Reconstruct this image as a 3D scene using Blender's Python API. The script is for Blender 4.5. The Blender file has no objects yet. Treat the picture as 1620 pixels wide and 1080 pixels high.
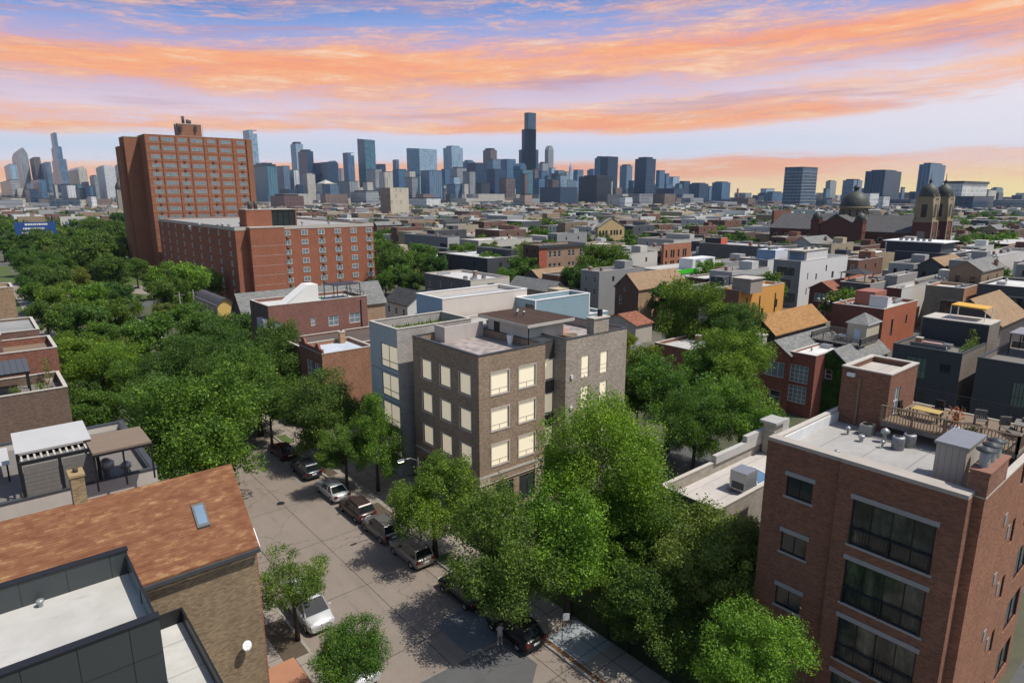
import bpy, math, random
import numpy as np
from mathutils import Vector
rad = math.radians
# ------------------------------------------------------------------ camera, sky, sun, exposure
F, PITCH, CAMZ, HEAD = 1020.0, rad(12.8), 32.0, rad(40.0)
SH, CH, SP, CP = math.sin(HEAD), math.cos(HEAD), math.sin(PITCH), math.cos(PITCH)
sc = bpy.context.scene
cd = bpy.data.cameras.new('camera'); cam = bpy.data.objects.new('camera', cd)
sc.collection.objects.link(cam); sc.camera = cam
cam.location = (0, 0, CAMZ); cam.rotation_euler = (math.pi/2-PITCH, 0, -HEAD)
cd.sensor_width = 36; cd.lens = 36*F/1620; cd.clip_end = 30000; cd.clip_start = .5
sc.view_settings.view_transform = 'Standard'; sc.view_settings.look = 'None'
sc.view_settings.exposure = 0.02; sc.view_settings.gamma = 1.0
SUN_EL, SUN_AZ = rad(60), math.atan2(.6, -.8)        # azimuth clockwise from +Y
sl = bpy.data.lights.new('sun', 'SUN'); sl.energy = 4.6; sl.angle = rad(.53); sl.color = (1, .95, .87)
so = bpy.data.objects.new('sun', sl); sc.collection.objects.link(so)
sd = Vector((math.sin(SUN_AZ)*math.cos(SUN_EL), math.cos(SUN_AZ)*math.cos(SUN_EL), math.sin(SUN_EL)))
so.rotation_euler = sd.to_track_quat('Z', 'Y').to_euler(); so.location = (60, -60, 120)

class NT:
    """tiny node-tree writer"""
    def __init__(s, t): s.t = t; t.nodes.clear()
    def n(s, typ, **k):
        nd = s.t.nodes.new(typ)
        for a, v in k.items(): setattr(nd, a, v)
        return nd
    def l(s, a, b): s.t.links.new(a, b)
    def put(s, sock, v):
        if hasattr(v, 'is_linked') or hasattr(v, 'links'): s.l(v, sock)
        else: sock.default_value = v
    def m(s, op, a, b=0.0, c=None, clamp=False):
        nd = s.n('ShaderNodeMath', operation=op, use_clamp=clamp)
        s.put(nd.inputs[0], a); s.put(nd.inputs[1], b)
        if c is not None: s.put(nd.inputs[2], c)
        return nd.outputs[0]
    def mix(s, f, a, b, mode='MIX'):
        nd = s.n('ShaderNodeMix', data_type='RGBA', blend_type=mode)
        s.put(nd.inputs[0], f); s.put(nd.inputs[6], a); s.put(nd.inputs[7], b)
        return nd.outputs[2]
    def comb(s, x, y, z=0.0):
        nd = s.n('ShaderNodeCombineXYZ')
        for i, v in enumerate((x, y, z)): s.put(nd.inputs[i], v)
        return nd.outputs[0]
    def noise(s, vec, scale, detail=3.0, rough=.55, out=0):
        nd = s.n('ShaderNodeTexNoise'); s.l(vec, nd.inputs['Vector'])
        nd.inputs['Scale'].default_value = scale; nd.inputs['Detail'].default_value = detail
        nd.inputs['Roughness'].default_value = rough
        return nd.outputs[out]
    def ss(s, v, a, b):
        nd = s.n('ShaderNodeMapRange', interpolation_type='SMOOTHSTEP')
        s.put(nd.inputs[0], v); nd.inputs[1].default_value = a; nd.inputs[2].default_value = b
        return nd.outputs[0]
    def ramp(s, v, els):
        nd = s.n('ShaderNodeValToRGB'); s.put(nd.inputs[0], v); r = nd.color_ramp
        while len(r.elements) > 1: r.elements.remove(r.elements[-1])
        r.elements[0].position = els[0][0]; r.elements[0].color = c4(els[0][1])
        for p, c in els[1:]:
            e = r.elements.new(p); e.color = c4(c)
        return nd.outputs[0]
def c4(c):
    if isinstance(c, (int, float)): return (c, c, c, 1)
    return (c[0], c[1], c[2], 1)
def s2l(r, g, b):
    f = lambda v: ((v/255+.055)/1.055)**2.4 if v > 10 else v/255/12.92
    return (f(r), f(g), f(b), 1)

w = bpy.data.worlds.new('World'); sc.world = w; w.use_nodes = True
def build_sky():
    T = NT(w.node_tree)
    out = T.n('ShaderNodeOutputWorld'); bg = T.n('ShaderNodeBackground'); T.l(bg.outputs[0], out.inputs[0])
    sky = T.n('ShaderNodeTexSky', sky_type='NISHITA', sun_disc=False)
    sky.sun_elevation = SUN_EL; sky.sun_rotation = SUN_AZ; sky.altitude = 200
    sky.air_density = 1.0; sky.dust_density = 1.5
    tc = T.n('ShaderNodeTexCoord'); sp = T.n('ShaderNodeSeparateXYZ'); T.l(tc.outputs['Generated'], sp.inputs[0])
    x, y, z = sp.outputs
    fw = T.m('ADD', T.m('MULTIPLY', x, SH), T.m('MULTIPLY', y, CH))
    rt = T.m('SUBTRACT', T.m('MULTIPLY', x, CH), T.m('MULTIPLY', y, SH))
    az = T.m('ARCTAN2', rt, fw); el = T.m('ARCSINE', z)
    # warped streak coordinate: bands climb a little towards the right, more so higher up
    tilt = T.m('MULTIPLY', az, T.m('MULTIPLY', el, .16))
    wv = T.comb(T.m('MULTIPLY', az, 1.7), T.m('MULTIPLY', el, 8.0), 0.3)
    wn = T.noise(wv, 1.3, 4.0, .5)
    e2 = T.m('ADD', T.m('SUBTRACT', el, tilt), T.m('MULTIPLY', T.m('SUBTRACT', wn, .5), .040))
    base = T.ramp(T.m('MULTIPLY', e2, 2.5), [
        (0.0, s2l(255, 222, 164)), (.045, s2l(255, 208, 162)), (.08, s2l(252, 206, 184)), (.115, s2l(232, 228, 238)),
        (.17, s2l(212, 224, 240)), (.225, s2l(226, 222, 238)), (.30, s2l(232, 212, 224)), (.40, s2l(206, 186, 214)), (.50, s2l(186, 176, 216)),
        (.59, s2l(140, 164, 222)), (.66, s2l(74, 142, 214)), (1.0, s2l(40, 112, 200))])
    right = T.ss(az, .15, .75)
    base = T.mix(T.m('MULTIPLY', T.m('MULTIPLY', right, .8), T.m('SUBTRACT', 1.0, T.ss(e2, .012, .05))), base, s2l(255, 234, 150))
    base = T.mix(T.m('MULTIPLY', right, T.m('MULTIPLY', T.ss(e2, .03, .06), T.m('SUBTRACT', 1.0, T.ss(e2, .12, .18)))), base, s2l(238, 232, 240))
    # orange decks built from streaks
    c1 = T.comb(T.m('MULTIPLY', az, 1.3), T.m('MULTIPLY', e2, 19.0), 7.9); n1 = T.noise(c1, 1.0, 6.0, .6)
    c2 = T.comb(T.m('MULTIPLY', az, 7.5), T.m('MULTIPLY', e2, 54.0), 9.7); n2 = T.noise(c2, 1.1, 10.0, .76)
    bias = T.ramp(T.m('MULTIPLY', T.m('SUBTRACT', e2, T.m('MULTIPLY', az, .010)), 2.5), [(0, .40), (.045, .60), (.095, .66), (.125, .48), (.165, .22), (.215, .36), (.25, .70), (.30, .62), (.35, .50), (.41, .63), (.47, .66), (.53, .54), (.60, .50), (.68, .38), (.78, .28)])
    sm = T.m('ADD', T.m('ADD', T.m('MULTIPLY', n1, .60), T.m('MULTIPLY', n2, .40)), T.m('MULTIPLY', T.m('SUBTRACT', bias, .5), .66))
    sm = T.m('SUBTRACT', sm, T.m('MULTIPLY', right, T.m('MULTIPLY', T.m('SUBTRACT', 1.0, T.ss(el, .10, .17)), .07)))
    k1 = T.ss(sm, .45, .63)
    orange = T.ramp(n2, [(.28, s2l(240, 158, 132)), (.42, s2l(255, 164, 112)), (.54, s2l(255, 182, 126)), (.66, s2l(255, 216, 184))])
    col = T.mix(T.m('MULTIPLY', k1, .95), base, orange)
    c3 = T.comb(T.m('MULTIPLY', az, 2.2), T.m('MULTIPLY', e2, 34.0), 2.9); n3 = T.noise(c3, 1.2, 8.0, .64)
    k3 = T.m('MULTIPLY', T.ss(n3, .50, .68), T.ss(el, .075, .13))
    col = T.mix(T.m('MULTIPLY', k3, .62), col, s2l(188, 154, 178))
    c4_ = T.comb(T.m('MULTIPLY', az, 11.0), T.m('MULTIPLY', e2, 60.0), 6.1)
    k4 = T.m('MULTIPLY', T.ss(T.noise(c4_, 1.4, 10.0, .78), .50, .64), T.ss(el, .13, .22))
    col = T.mix(T.m('MULTIPLY', k4, .55), col, s2l(255, 190, 160))
    skyb = T.mix(1.0, sky.outputs[0], (.115, .115, .115, 1), 'MULTIPLY')
    fin = T.mix(T.ss(el, .36, .62), col, skyb)
    fin = T.mix(T.ss(T.m('ABSOLUTE', az), 1.0, 1.7), fin, skyb)      # the glow stands over the city side only
    T.l(fin, bg.inputs[0]); bg.inputs[1].default_value = 1.0
build_sky()

# ------------------------------------------------------------------ where a thing of the photograph stands
def ray(px, py):
    a = (px-810)/F; b = (540-py)/F
    fy = CP + b*SP
    return (fy*SH + a*CH, fy*CH - a*SH, -SP + b*CP)
def at(px, py, z=0.0):
    d = ray(px, py); t = (z-CAMZ)/d[2]; return d[0]*t, d[1]*t
def onx(px, py, x):
    d = ray(px, py); t = x/d[0]; return d[1]*t, CAMZ+d[2]*t          # -> y, z
def ony(px, py, y):
    d = ray(px, py); t = y/d[1]; return d[0]*t, CAMZ+d[2]*t          # -> x, z
def atd(px, py, dist):
    d = ray(px, py); k = math.hypot(d[0], d[1]); t = dist/k; return d[0]*t, d[1]*t, CAMZ+d[2]*t
def solve_x(px, y, z):
    a = (px-810)/F; u = z-CAMZ
    return (y*SH + a*y*CH*CP - a*u*SP)/(CH - a*SH*CP)
def solve_y(px, x, z):
    a = (px-810)/F; u = z-CAMZ
    return (x*CH - a*x*SH*CP + a*u*SP)/(SH + a*CH*CP)
def proj(x, y, z):
    fw = x*SH+y*CH; r = x*CH-y*SH; u = z-CAMZ
    dz = fw*CP-u*SP; up = u*CP+fw*SP
    return 810+F*r/dz, 540-F*up/dz

# ------------------------------------------------------------------ materials
MATS = {}
def new_mat(name):
    m = bpy.data.materials.new(name); m.use_nodes = True
    T = NT(m.node_tree); out = T.n('ShaderNodeOutputMaterial'); b = T.n('ShaderNodeBsdfPrincipled')
    T.l(b.outputs[0], out.inputs[0]); return m, T, b, out
def pos(T):
    g = T.n('ShaderNodeNewGeometry'); s = T.n('ShaderNodeSeparateXYZ'); T.l(g.outputs['Position'], s.inputs[0])
    return g.outputs['Position'], s.outputs
def base_col(T, col):
    if col is None: return T.n('ShaderNodeObjectInfo').outputs['Color']
    return col if hasattr(col, 'links') else c4(col)
def plain(name, col=None, rough=.8, metal=0.0, var=.12, scale=1.5, streak=.0, spec=.3, bump=0.0):
    if name in MATS: return MATS[name]
    m, T, b, o = new_mat(name); P, xyz = pos(T); c = base_col(T, col)
    n = T.noise(P, scale, 5.0, .6)
    f = T.m('ADD', T.m('MULTIPLY', n, var*2), 1-var)
    if streak:
        v = T.comb(T.m('ADD', xyz[0], xyz[1]), T.m('MULTIPLY', xyz[2], .12), 0.0)
        f = T.m('MULTIPLY', f, T.m('SUBTRACT', 1.0+streak*.5, T.m('MULTIPLY', T.noise(v, 1.6, 4.0), streak)))
    T.l(T.mix(1.0, c, T.comb(f, f, f), 'MULTIPLY'), b.inputs['Base Color'])
    b.inputs['Roughness'].default_value = rough; b.inputs['Metallic'].default_value = metal
    b.inputs['Specular IOR Level'].default_value = spec
    if bump:
        bp = T.n('ShaderNodeBump'); bp.inputs[0].default_value = bump; bp.inputs[1].default_value = .05
        T.l(T.noise(P, scale*6, 4.0), bp.inputs['Height']); T.l(bp.outputs[0], b.inputs['Normal'])
    MATS[name] = m; return m
def brick(name, col=None, mortar=.10, bw=.24, bh=.085, var=.34, mcol=(.21, .175, .145)):
    if name in MATS: return MATS[name]
    m, T, b, o = new_mat(name); P, xyz = pos(T); c = base_col(T, col)
    v = T.comb(T.m('ADD', xyz[0], xyz[1]), xyz[2], 0.0)
    bt = T.n('ShaderNodeTexBrick'); T.l(v, bt.inputs['Vector'])
    for k, val in (('Scale', 1.0), ('Mortar Size', mortar*bh), ('Brick Width', bw), ('Row Height', bh), ('Bias', 0.0)): bt.inputs[k].default_value = val
    bt.inputs['Color1'].default_value = c4(1-var); bt.inputs['Color2'].default_value = c4(1+var*.6)
    bt.inputs['Mortar'].default_value = c4(1.0)
    n = T.noise(v, .35, 5.0, .6); n2 = T.noise(v, 5.0, 2.0)
    sk_ = T.noise(T.comb(T.m('ADD', xyz[0], xyz[1]), T.m('MULTIPLY', xyz[2], .10), 7.0), 1.3, 4.0, .6)
    f = T.m('ADD', T.m('MULTIPLY', n, .55), T.m('ADD', T.m('MULTIPLY', n2, .3), .57))
    f = T.m('MULTIPLY', f, T.m('SUBTRACT', 1.16, T.m('MULTIPLY', sk_, .34)))
    cc = T.mix(1.0, T.mix(1.0, c, bt.outputs[0], 'MULTIPLY'), T.comb(f, f, f), 'MULTIPLY')
    cc = T.mix(T.m('MULTIPLY', bt.outputs[1], .75), cc, c4(mcol))
    T.l(cc, b.inputs['Base Color']); b.inputs['Roughness'].default_value = .9; b.inputs['Specular IOR Level'].default_value = .2
    MATS[name] = m; return m
def siding(name, col=None, step=.2, var=.1, vertical=False, depth=.35, axis=None):
    if name in MATS: return MATS[name]
    m, T, b, o = new_mat(name); P, xyz = pos(T); c = base_col(T, col)
    u = T.m('ADD', xyz[0], xyz[1]) if vertical else xyz[2]
    if axis is not None: u = xyz[axis]
    fr = T.m('FRACT', T.m('DIVIDE', u, step))
    line = T.ss(fr, .0, .22)
    n = T.noise(P, .8, 5.0)
    f = T.m('MULTIPLY', T.m('ADD', T.m('MULTIPLY', line, depth), 1-depth), T.m('ADD', T.m('MULTIPLY', n, var*2), 1-var))
    T.l(T.mix(1.0, c, T.comb(f, f, f), 'MULTIPLY'), b.inputs['Base Color']); b.inputs['Roughness'].default_value = .6
    MATS[name] = m; return m
def panels(name, col, pw, ph, gap=.03, rough=.35):
    if name in MATS: return MATS[name]
    m, T, b, o = new_mat(name); P, xyz = pos(T)
    u = T.m('ADD', xyz[0], xyz[1])
    a = T.m('GREATER_THAN', T.m('FRACT', T.m('DIVIDE', u, pw)), gap/pw)
    d = T.m('GREATER_THAN', T.m('FRACT', T.m('DIVIDE', T.m('ADD', xyz[2], .9), ph)), gap/ph)
    n = T.noise(P, .5, 4.0)
    f = T.m('MULTIPLY', T.m('ADD', T.m('MULTIPLY', T.m('MULTIPLY', a, d), .8), .2), T.m('ADD', T.m('MULTIPLY', n, .3), .85))
    T.l(T.mix(1.0, base_col(T, col), T.comb(f, f, f), 'MULTIPLY'), b.inputs['Base Color']); b.inputs['Roughness'].default_value = rough
    MATS[name] = m; return m
def shingle(name, cols, row=.16, tab=.9):
    if name in MATS: return MATS[name]
    m, T, b, o = new_mat(name); P, xyz = pos(T)
    v = T.comb(T.m('ADD', xyz[0], T.m('MULTIPLY', xyz[1], .0)), T.m('MULTIPLY', xyz[2], 1.35), 0.0)
    v2 = T.comb(xyz[1], T.m('MULTIPLY', xyz[2], 1.35), 3.0)
    g = T.n('ShaderNodeNewGeometry'); sn = T.n('ShaderNodeSeparateXYZ'); T.l(g.outputs['True Normal'], sn.inputs[0])
    isx = T.m('GREATER_THAN', T.m('ABSOLUTE', sn.outputs[0]), T.m('ABSOLUTE', sn.outputs[1]))
    mx = T.n('ShaderNodeMix', data_type='VECTOR'); T.l(isx, mx.inputs[0]); T.l(v, mx.inputs[4]); T.l(v2, mx.inputs[5]); vec = mx.outputs[1]
    bt = T.n('ShaderNodeTexBrick'); T.l(vec, bt.inputs['Vector'])
    for k, val in (('Scale', 1.0), ('Mortar Size', .012), ('Brick Width', tab), ('Row Height', row), ('Bias', -.15)): bt.inputs[k].default_value = val
    bt.inputs['Color1'].default_value = c4(cols[0]); bt.inputs['Color2'].default_value = c4(cols[1]); bt.inputs['Mortar'].default_value = c4([q*.55 for q in cols[0]])
    n = T.noise(vec, .5, 4.0, .6); n2 = T.noise(vec, 9.0, 2.0)
    f = T.m('ADD', T.m('MULTIPLY', n, .45), T.m('ADD', T.m('MULTIPLY', n2, .35), .58))
    T.l(T.mix(1.0, bt.outputs[0], T.comb(f, f, f), 'MULTIPLY'), b.inputs['Base Color'])
    b.inputs['Roughness'].default_value = .95; b.inputs['Specular IOR Level'].default_value = .15
    MATS[name] = m; return m
def flatroof(name, col, seam=2.4, stain=.5):
    if name in MATS: return MATS[name]
    m, T, b, o = new_mat(name); P, xyz = pos(T); c = base_col(T, col)
    n = T.noise(P, .28, 6.0, .65); n2 = T.noise(P, 1.7, 5.0, .7); n3 = T.noise(T.comb(T.m('MULTIPLY', xyz[0], .3), xyz[1], 0.0), 2.2, 3.0)
    f = T.m('ADD', T.m('MULTIPLY', n, stain*1.5), T.m('ADD', T.m('MULTIPLY', n2, stain*.7), 1.0-stain*1.1))
    f = T.m('MULTIPLY', f, T.m('ADD', .92, T.m('MULTIPLY', n3, .16)))
    s1 = T.m('LESS_THAN', T.m('FRACT', T.m('DIVIDE', T.m('ADD', xyz[1], T.m('MULTIPLY', n2, .08)), seam)), .03)
    f = T.m('MULTIPLY', f, T.m('SUBTRACT', 1.0, T.m('MULTIPLY', s1, .34)))
    T.l(T.mix(1.0, c, T.comb(f, f, f), 'MULTIPLY'), b.inputs['Base Color']); b.inputs['Roughness'].default_value = .85
    MATS[name] = m; return m
def glass(name, col=(.02, .028, .03), rough=.06, var=.5):
    if name in MATS: return MATS[name]
    m, T, b, o = new_mat(name); P, xyz = pos(T)
    f = T.m('ADD', T.m('MULTIPLY', T.noise(P, 1.1, 3.0), var*2.4), 1-var)
    T.l(T.mix(1.0, c4(col), T.comb(f, f, f), 'MULTIPLY'), b.inputs['Base Color'])
    b.inputs['Roughness'].default_value = rough; b.inputs['Specular IOR Level'].default_value = .7
    MATS[name] = m; return m
def facade(name, w_, h_, tw, th, frame=1.9, metal=.0, rough=.35, band=.0):
    """curtain wall of a far tower: glass in the object's colour, paler or darker frame lines"""
    if name in MATS: return MATS[name]
    m, T, b, o = new_mat(name); P, xyz = pos(T)
    oi = T.n('ShaderNodeObjectInfo'); c = oi.outputs['Color']; rnd = oi.outputs['Random']
    u = T.m('ADD', T.m('ADD', xyz[0], xyz[1]), T.m('MULTIPLY', rnd, 37.0)); v = xyz[2]
    gu = T.m('LESS_THAN', T.m('FRACT', T.m('DIVIDE', u, w_)), tw) if tw else 0.0
    gv = T.m('LESS_THAN', T.m('FRACT', T.m('DIVIDE', v, h_)), th) if th else 0.0
    g = T.m('MAXIMUM', gu, gv)
    cell = T.n('ShaderNodeTexWhiteNoise'); T.l(T.comb(T.m('FLOOR', T.m('DIVIDE', u, w_)), T.m('FLOOR', T.m('DIVIDE', v, h_)), rnd), cell.inputs['Vector'])
    n = T.noise(T.comb(T.m('MULTIPLY', u, .6), T.m('MULTIPLY', v, .25), rnd), .03, 4.0)  # broad noise paints uneven reflections into the facade colour
    f = T.m('MULTIPLY', T.m('ADD', .72, T.m('MULTIPLY', cell.outputs[0], .45)), T.m('ADD', .6, T.m('MULTIPLY', n, .85)))
    gl = T.mix(1.0, c, T.comb(f, f, f), 'MULTIPLY')
    fr = T.mix(1.0, c, c4(frame), 'MULTIPLY')
    fr = T.mix(.22, fr, c4(.16 if frame > 1 else .02))
    T.l(T.mix(T.m('MULTIPLY', g, .85), gl, fr), b.inputs['Base Color'])
    b.inputs['Roughness'].default_value = rough; b.inputs['Specular IOR Level'].default_value = .5
    MATS[name] = m; return m
def leafmat(name, trans=.30):
    m, T, b, o = new_mat(name); P, xyz = pos(T)
    oi = T.n('ShaderNodeObjectInfo'); g = T.n('ShaderNodeNewGeometry')
    r = g.outputs['Random Per Island']; n = T.noise(P, .45, 3.0, .6)
    f = T.m('ADD', T.m('MULTIPLY', r, .62), T.m('ADD', T.m('MULTIPLY', n, 1.0), .22))
    c = T.mix(1.0, oi.outputs['Color'], T.comb(f, f, T.m('MULTIPLY', f, .85)), 'MULTIPLY')
    c = T.mix(T.ss(T.m('ADD', T.m('MULTIPLY', r, .5), T.m('MULTIPLY', n, .6)), .60, .88), c, T.mix(1.0, c, (1.75, 1.35, .7, 1), 'MULTIPLY'))
    T.l(c, b.inputs['Base Color']); b.inputs['Roughness'].default_value = .55; b.inputs['Specular IOR Level'].default_value = .28
    tr = T.n('ShaderNodeBsdfTranslucent'); T.l(T.mix(1.0, c, (1.35, 1.6, .5, 1), 'MULTIPLY'), tr.inputs[0])
    ms = T.n('ShaderNodeMixShader'); ms.inputs[0].default_value = trans
    T.l(b.outputs[0], ms.inputs[1]); T.l(tr.outputs[0], ms.inputs[2]); T.l(ms.outputs[0], o.inputs[0])
    MATS[name] = m; return m
def emis(name, col, st):
    if name in MATS: return MATS[name]
    m, T, b, o = new_mat(name); b.inputs['Base Color'].default_value = c4(col)
    b.inputs['Emission Color'].default_value = c4(col); b.inputs['Emission Strength'].default_value = st
    MATS[name] = m; return m
def M(name): return MATS[name]
brick('brick'); plain('stucco', None, .85, var=.10, streak=.18); plain('painted', None, .6, var=.05)
siding('clapboard'); siding('metal_cladding', None, .3, vertical=True); flatroof('membrane', None)
plain('stone', None, .85, var=.18, scale=.9, streak=.15, bump=.2)
brick('block', None, mortar=.06, bw=.6, bh=.3, var=.12, mcol=(.22, .22, .21))
glass('glass_dark'); 
def bay_glass():
    m, T, b, o = new_mat('glass_bay'); P, xyz = pos(T)
    u = T.m('ADD', xyz[0], xyz[1]); n = T.noise(T.comb(T.m('MULTIPLY', u, 1.1), T.m('MULTIPLY', xyz[2], .28), 0.0), 1.0, 3.0, .6); n2 = T.noise(P, 1.6, 5.0, .65)
    c = T.ramp(T.m('ADD', T.m('MULTIPLY', n, .65), T.m('MULTIPLY', n2, .35)), [(.38, (.008, .010, .011)), (.50, (.030, .038, .034)), (.58, (.075, .085, .065)), (.66, (.20, .17, .12))])  # curtain bands mixed with reflections painted into the pane colour
    T.l(c, b.inputs['Base Color']); b.inputs['Roughness'].default_value = .06; b.inputs['Specular IOR Level'].default_value = .6; MATS['glass_bay'] = m
bay_glass(); glass('glass_green', (.11, .16, .14), .1, .35); glass('glass_blue', (.09, .17, .26), .08, .2)
glass('glass_pale', (.16, .20, .22), .1, .4)
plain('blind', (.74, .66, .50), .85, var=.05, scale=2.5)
_b = [n for n in MATS['blind'].node_tree.nodes if n.type == 'BSDF_PRINCIPLED'][0]; _b.inputs['Emission Color'].default_value = (.95, .80, .56, 1); _b.inputs['Emission Strength'].default_value = .36   # glow added to keep the blinds bright on shaded walls
plain('white_paint', (.74, .74, .72), .5, var=.05); plain('black_paint', (.018, .019, .021), .4, var=.2)
plain('grey_metal', (.34, .35, .36), .4, .6, var=.15); plain('galvanised', (.36, .37, .37), .5, .55, var=.2, scale=6)
plain('coping_light', (.46, .42, .37), .8, var=.15); plain('coping_dark', (.055, .06, .065), .5, var=.2)
plain('timber', (.20, .145, .10), .8, var=.25, scale=5); plain('timber_grey', (.17, .155, .14), .85, var=.3, scale=5)
plain('bark', (.055, .043, .033), .95, var=.35, scale=6, bump=.4)
def blend_shingle():
    m, T, b, o = new_mat('shingle_brown'); P, xyz = pos(T)
    row = T.m('DIVIDE', xyz[2], .10); ri = T.m('FLOOR', row)
    off = T.n('ShaderNodeTexWhiteNoise'); T.l(T.comb(ri, 0.0, 0.0), off.inputs['Vector'])
    cx = T.m('FLOOR', T.m('DIVIDE', T.m('ADD', xyz[0], T.m('MULTIPLY', off.outputs[0], 3.0)), .33))
    tn = T.n('ShaderNodeTexWhiteNoise'); T.l(T.comb(cx, ri, 0.0), tn.inputs['Vector'])
    big = T.noise(T.comb(T.m('MULTIPLY', xyz[0], .75), T.m('MULTIPLY', xyz[2], 3.2), 0.0), 1.0, 3.0, .55); mid = T.noise(T.comb(T.m('MULTIPLY', xyz[0], 1.6), T.m('MULTIPLY', xyz[2], 9.0), 2.0), 1.0, 2.0)
    v = T.m('ADD', T.m('MULTIPLY', big, .62), T.m('ADD', T.m('MULTIPLY', mid, .34), T.m('MULTIPLY', tn.outputs[0], .13)))
    c = T.ramp(v, [(.36, (.145, .060, .034)), (.50, (.190, .084, .046)), (.60, (.225, .106, .056)), (.70, (.31, .18, .09)), (.80, (.34, .22, .115))])
    ln = T.ss(T.m('FRACT', row), .0, .30); f = T.m('ADD', T.m('MULTIPLY', ln, .30), .70)
    T.l(T.mix(1.0, c, T.comb(f, f, f), 'MULTIPLY'), b.inputs['Base Color']); b.inputs['Roughness'].default_value = .95; b.inputs['Specular IOR Level'].default_value = .1
    MATS['shingle_brown'] = m
blend_shingle()
shingle('slate', [(.10, .098, .10), (.14, .137, .135)], .3, .6); shingle('shingle_umber', [(.06, .038, .03), (.085, .055, .042)], .16, .6)
shingle('shingle_orange', [(.30, .16, .065), (.44, .25, .11)], .16, .6); shingle('shingle_tan', [(.27, .18, .11), (.36, .25, .16)], .16, .6)
shingle('shingle_grey', [(.17, .17, .165), (.27, .27, .26)], .16, .6); shingle('shingle_dark', [(.05, .052, .055), (.09, .09, .09)], .16, .6)
shingle('shingle_red', [(.22, .085, .055), (.33, .15, .095)], .16, .6)
plain('rubber', (.012, .012, .012), .8); plain('plastic_white', (.7, .7, .7), .4)
leafmat('leaves')
for nm, a in (('tower_grid', (9., 7., .16, .2, 1.7)), ('tower_bands', (30., 6.5, 0, .34, 1.6)), ('tower_stripes', (7., 30., .34, 0, 1.7)),
              ('tower_dark_grid', (8., 6., .2, .22, .45)), ('tower_glass', (14., 12., .07, .07, 1.5)), ('tower_masonry', (6., 6.5, .55, .42, 1.35))):
    facade(nm, *a)

# ------------------------------------------------------------------ mesh writing
class MB:
    def __init__(s): s.v = []; s.f = []; s.mi = []; s.mats = []; s.cur = 0; s.smooth = []
    def mat(s, m):
        m = MATS[m] if isinstance(m, str) else m
        if m not in s.mats: s.mats.append(m)
        s.cur = s.mats.index(m); return s
    def face(s, pts, smooth=False):
        n = len(s.v); s.v += [tuple(p) for p in pts]; s.f.append(tuple(range(n, n+len(pts)))); s.mi.append(s.cur); s.smooth.append(smooth); return s
    def box(s, x0, y0, z0, x1, y1, z1, bottom=True):
        n = len(s.v)
        s.v += [(x0,y0,z0),(x1,y0,z0),(x1,y1,z0),(x0,y1,z0),(x0,y0,z1),(x1,y0,z1),(x1,y1,z1),(x0,y1,z1)]
        fs = [(4,5,6,7),(0,1,5,4),(1,2,6,5),(2,3,7,6),(3,0,4,7)] + ([(3,2,1,0)] if bottom else [])
        for f in fs: s.f.append(tuple(n+i for i in f)); s.mi.append(s.cur); s.smooth.append(False)
        return s
    def ring(s, x0, y0, x1, y1, z0, z1, t):
        s.box(x0, y0, z0, x1, y0+t, z1); s.box(x0, y1-t, z0, x1, y1, z1)
        s.box(x0, y0+t, z0, x0+t, y1-t, z1); s.box(x1-t, y0+t, z0, x1, y1-t, z1); return s
    def tube(s, pts, rs, n=8, caps=True, smooth=True):
        pts = [Vector(p) for p in pts]
        if not hasattr(rs, '__len__'): rs = [rs]*len(pts)
        base = len(s.v)
        for i, p in enumerate(pts):
            d = (pts[min(i+1, len(pts)-1)]-pts[max(i-1, 0)]).normalized()
            a = d.cross(Vector((0, 0, 1)) if abs(d.z) < .95 else Vector((1, 0, 0))).normalized(); b = d.cross(a)
            for k in range(n):
                t = 2*math.pi*k/n; q = p+(a*math.cos(t)+b*math.sin(t))*rs[i]; s.v.append(tuple(q))
        for i in range(len(pts)-1):
            for k in range(n):
                k2 = (k+1) % n
                s.f.append((base+i*n+k, base+(i+1)*n+k, base+(i+1)*n+k2, base+i*n+k2)); s.mi.append(s.cur); s.smooth.append(smooth)
        if caps:
            s.f.append(tuple(base+k for k in range(n))); s.mi.append(s.cur); s.smooth.append(False)
            s.f.append(tuple(base+(len(pts)-1)*n+k for k in reversed(range(n)))); s.mi.append(s.cur); s.smooth.append(False)
        return s
    def lathe(s, prof, cx=0, cy=0, n=20, smooth=True):
        base = len(s.v)
        for r, z in prof:
            for k in range(n):
                t = 2*math.pi*k/n; s.v.append((cx+r*math.cos(t), cy+r*math.sin(t), z))
        for i in range(len(prof)-1):
            for k in range(n):
                k2 = (k+1) % n
                s.f.append((base+i*n+k, base+i*n+k2, base+(i+1)*n+k2, base+(i+1)*n+k)); s.mi.append(s.cur); s.smooth.append(smooth)
        return s
    def mesh(s, name):
        me = bpy.data.meshes.new(name); me.from_pydata(s.v, [], s.f)
        for m in s.mats: me.materials.append(m)
        me.polygons.foreach_set('material_index', s.mi); me.polygons.foreach_set('use_smooth', s.smooth)
        me.update(); return me
    def build(s, name, parent=None, color=None, loc=None):
        return link(name, s.mesh(name), parent, color, loc)
col = sc.collection
def link(name, data, parent=None, color=None, loc=None, rz=None):
    o = bpy.data.objects.new(name, data); col.objects.link(o)
    if parent is not None: o.parent = parent
    if color is not None: o.color = c4(color)
    if loc is not None: o.location = loc
    if rz is not None: o.rotation_euler = (0, 0, rz)
    return o
def thing(name, label, cat, loc=(0, 0, 0), rz=0, group=None, data=None, color=None):
    o = link(name, data, None, color, loc, rz); o['label'] = label; o['category'] = cat
    if group: o['group'] = group
    return o
def tag(o, label, cat, group=None):
    o['label'] = label; o['category'] = cat
    if group: o['group'] = group
    return o
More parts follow.
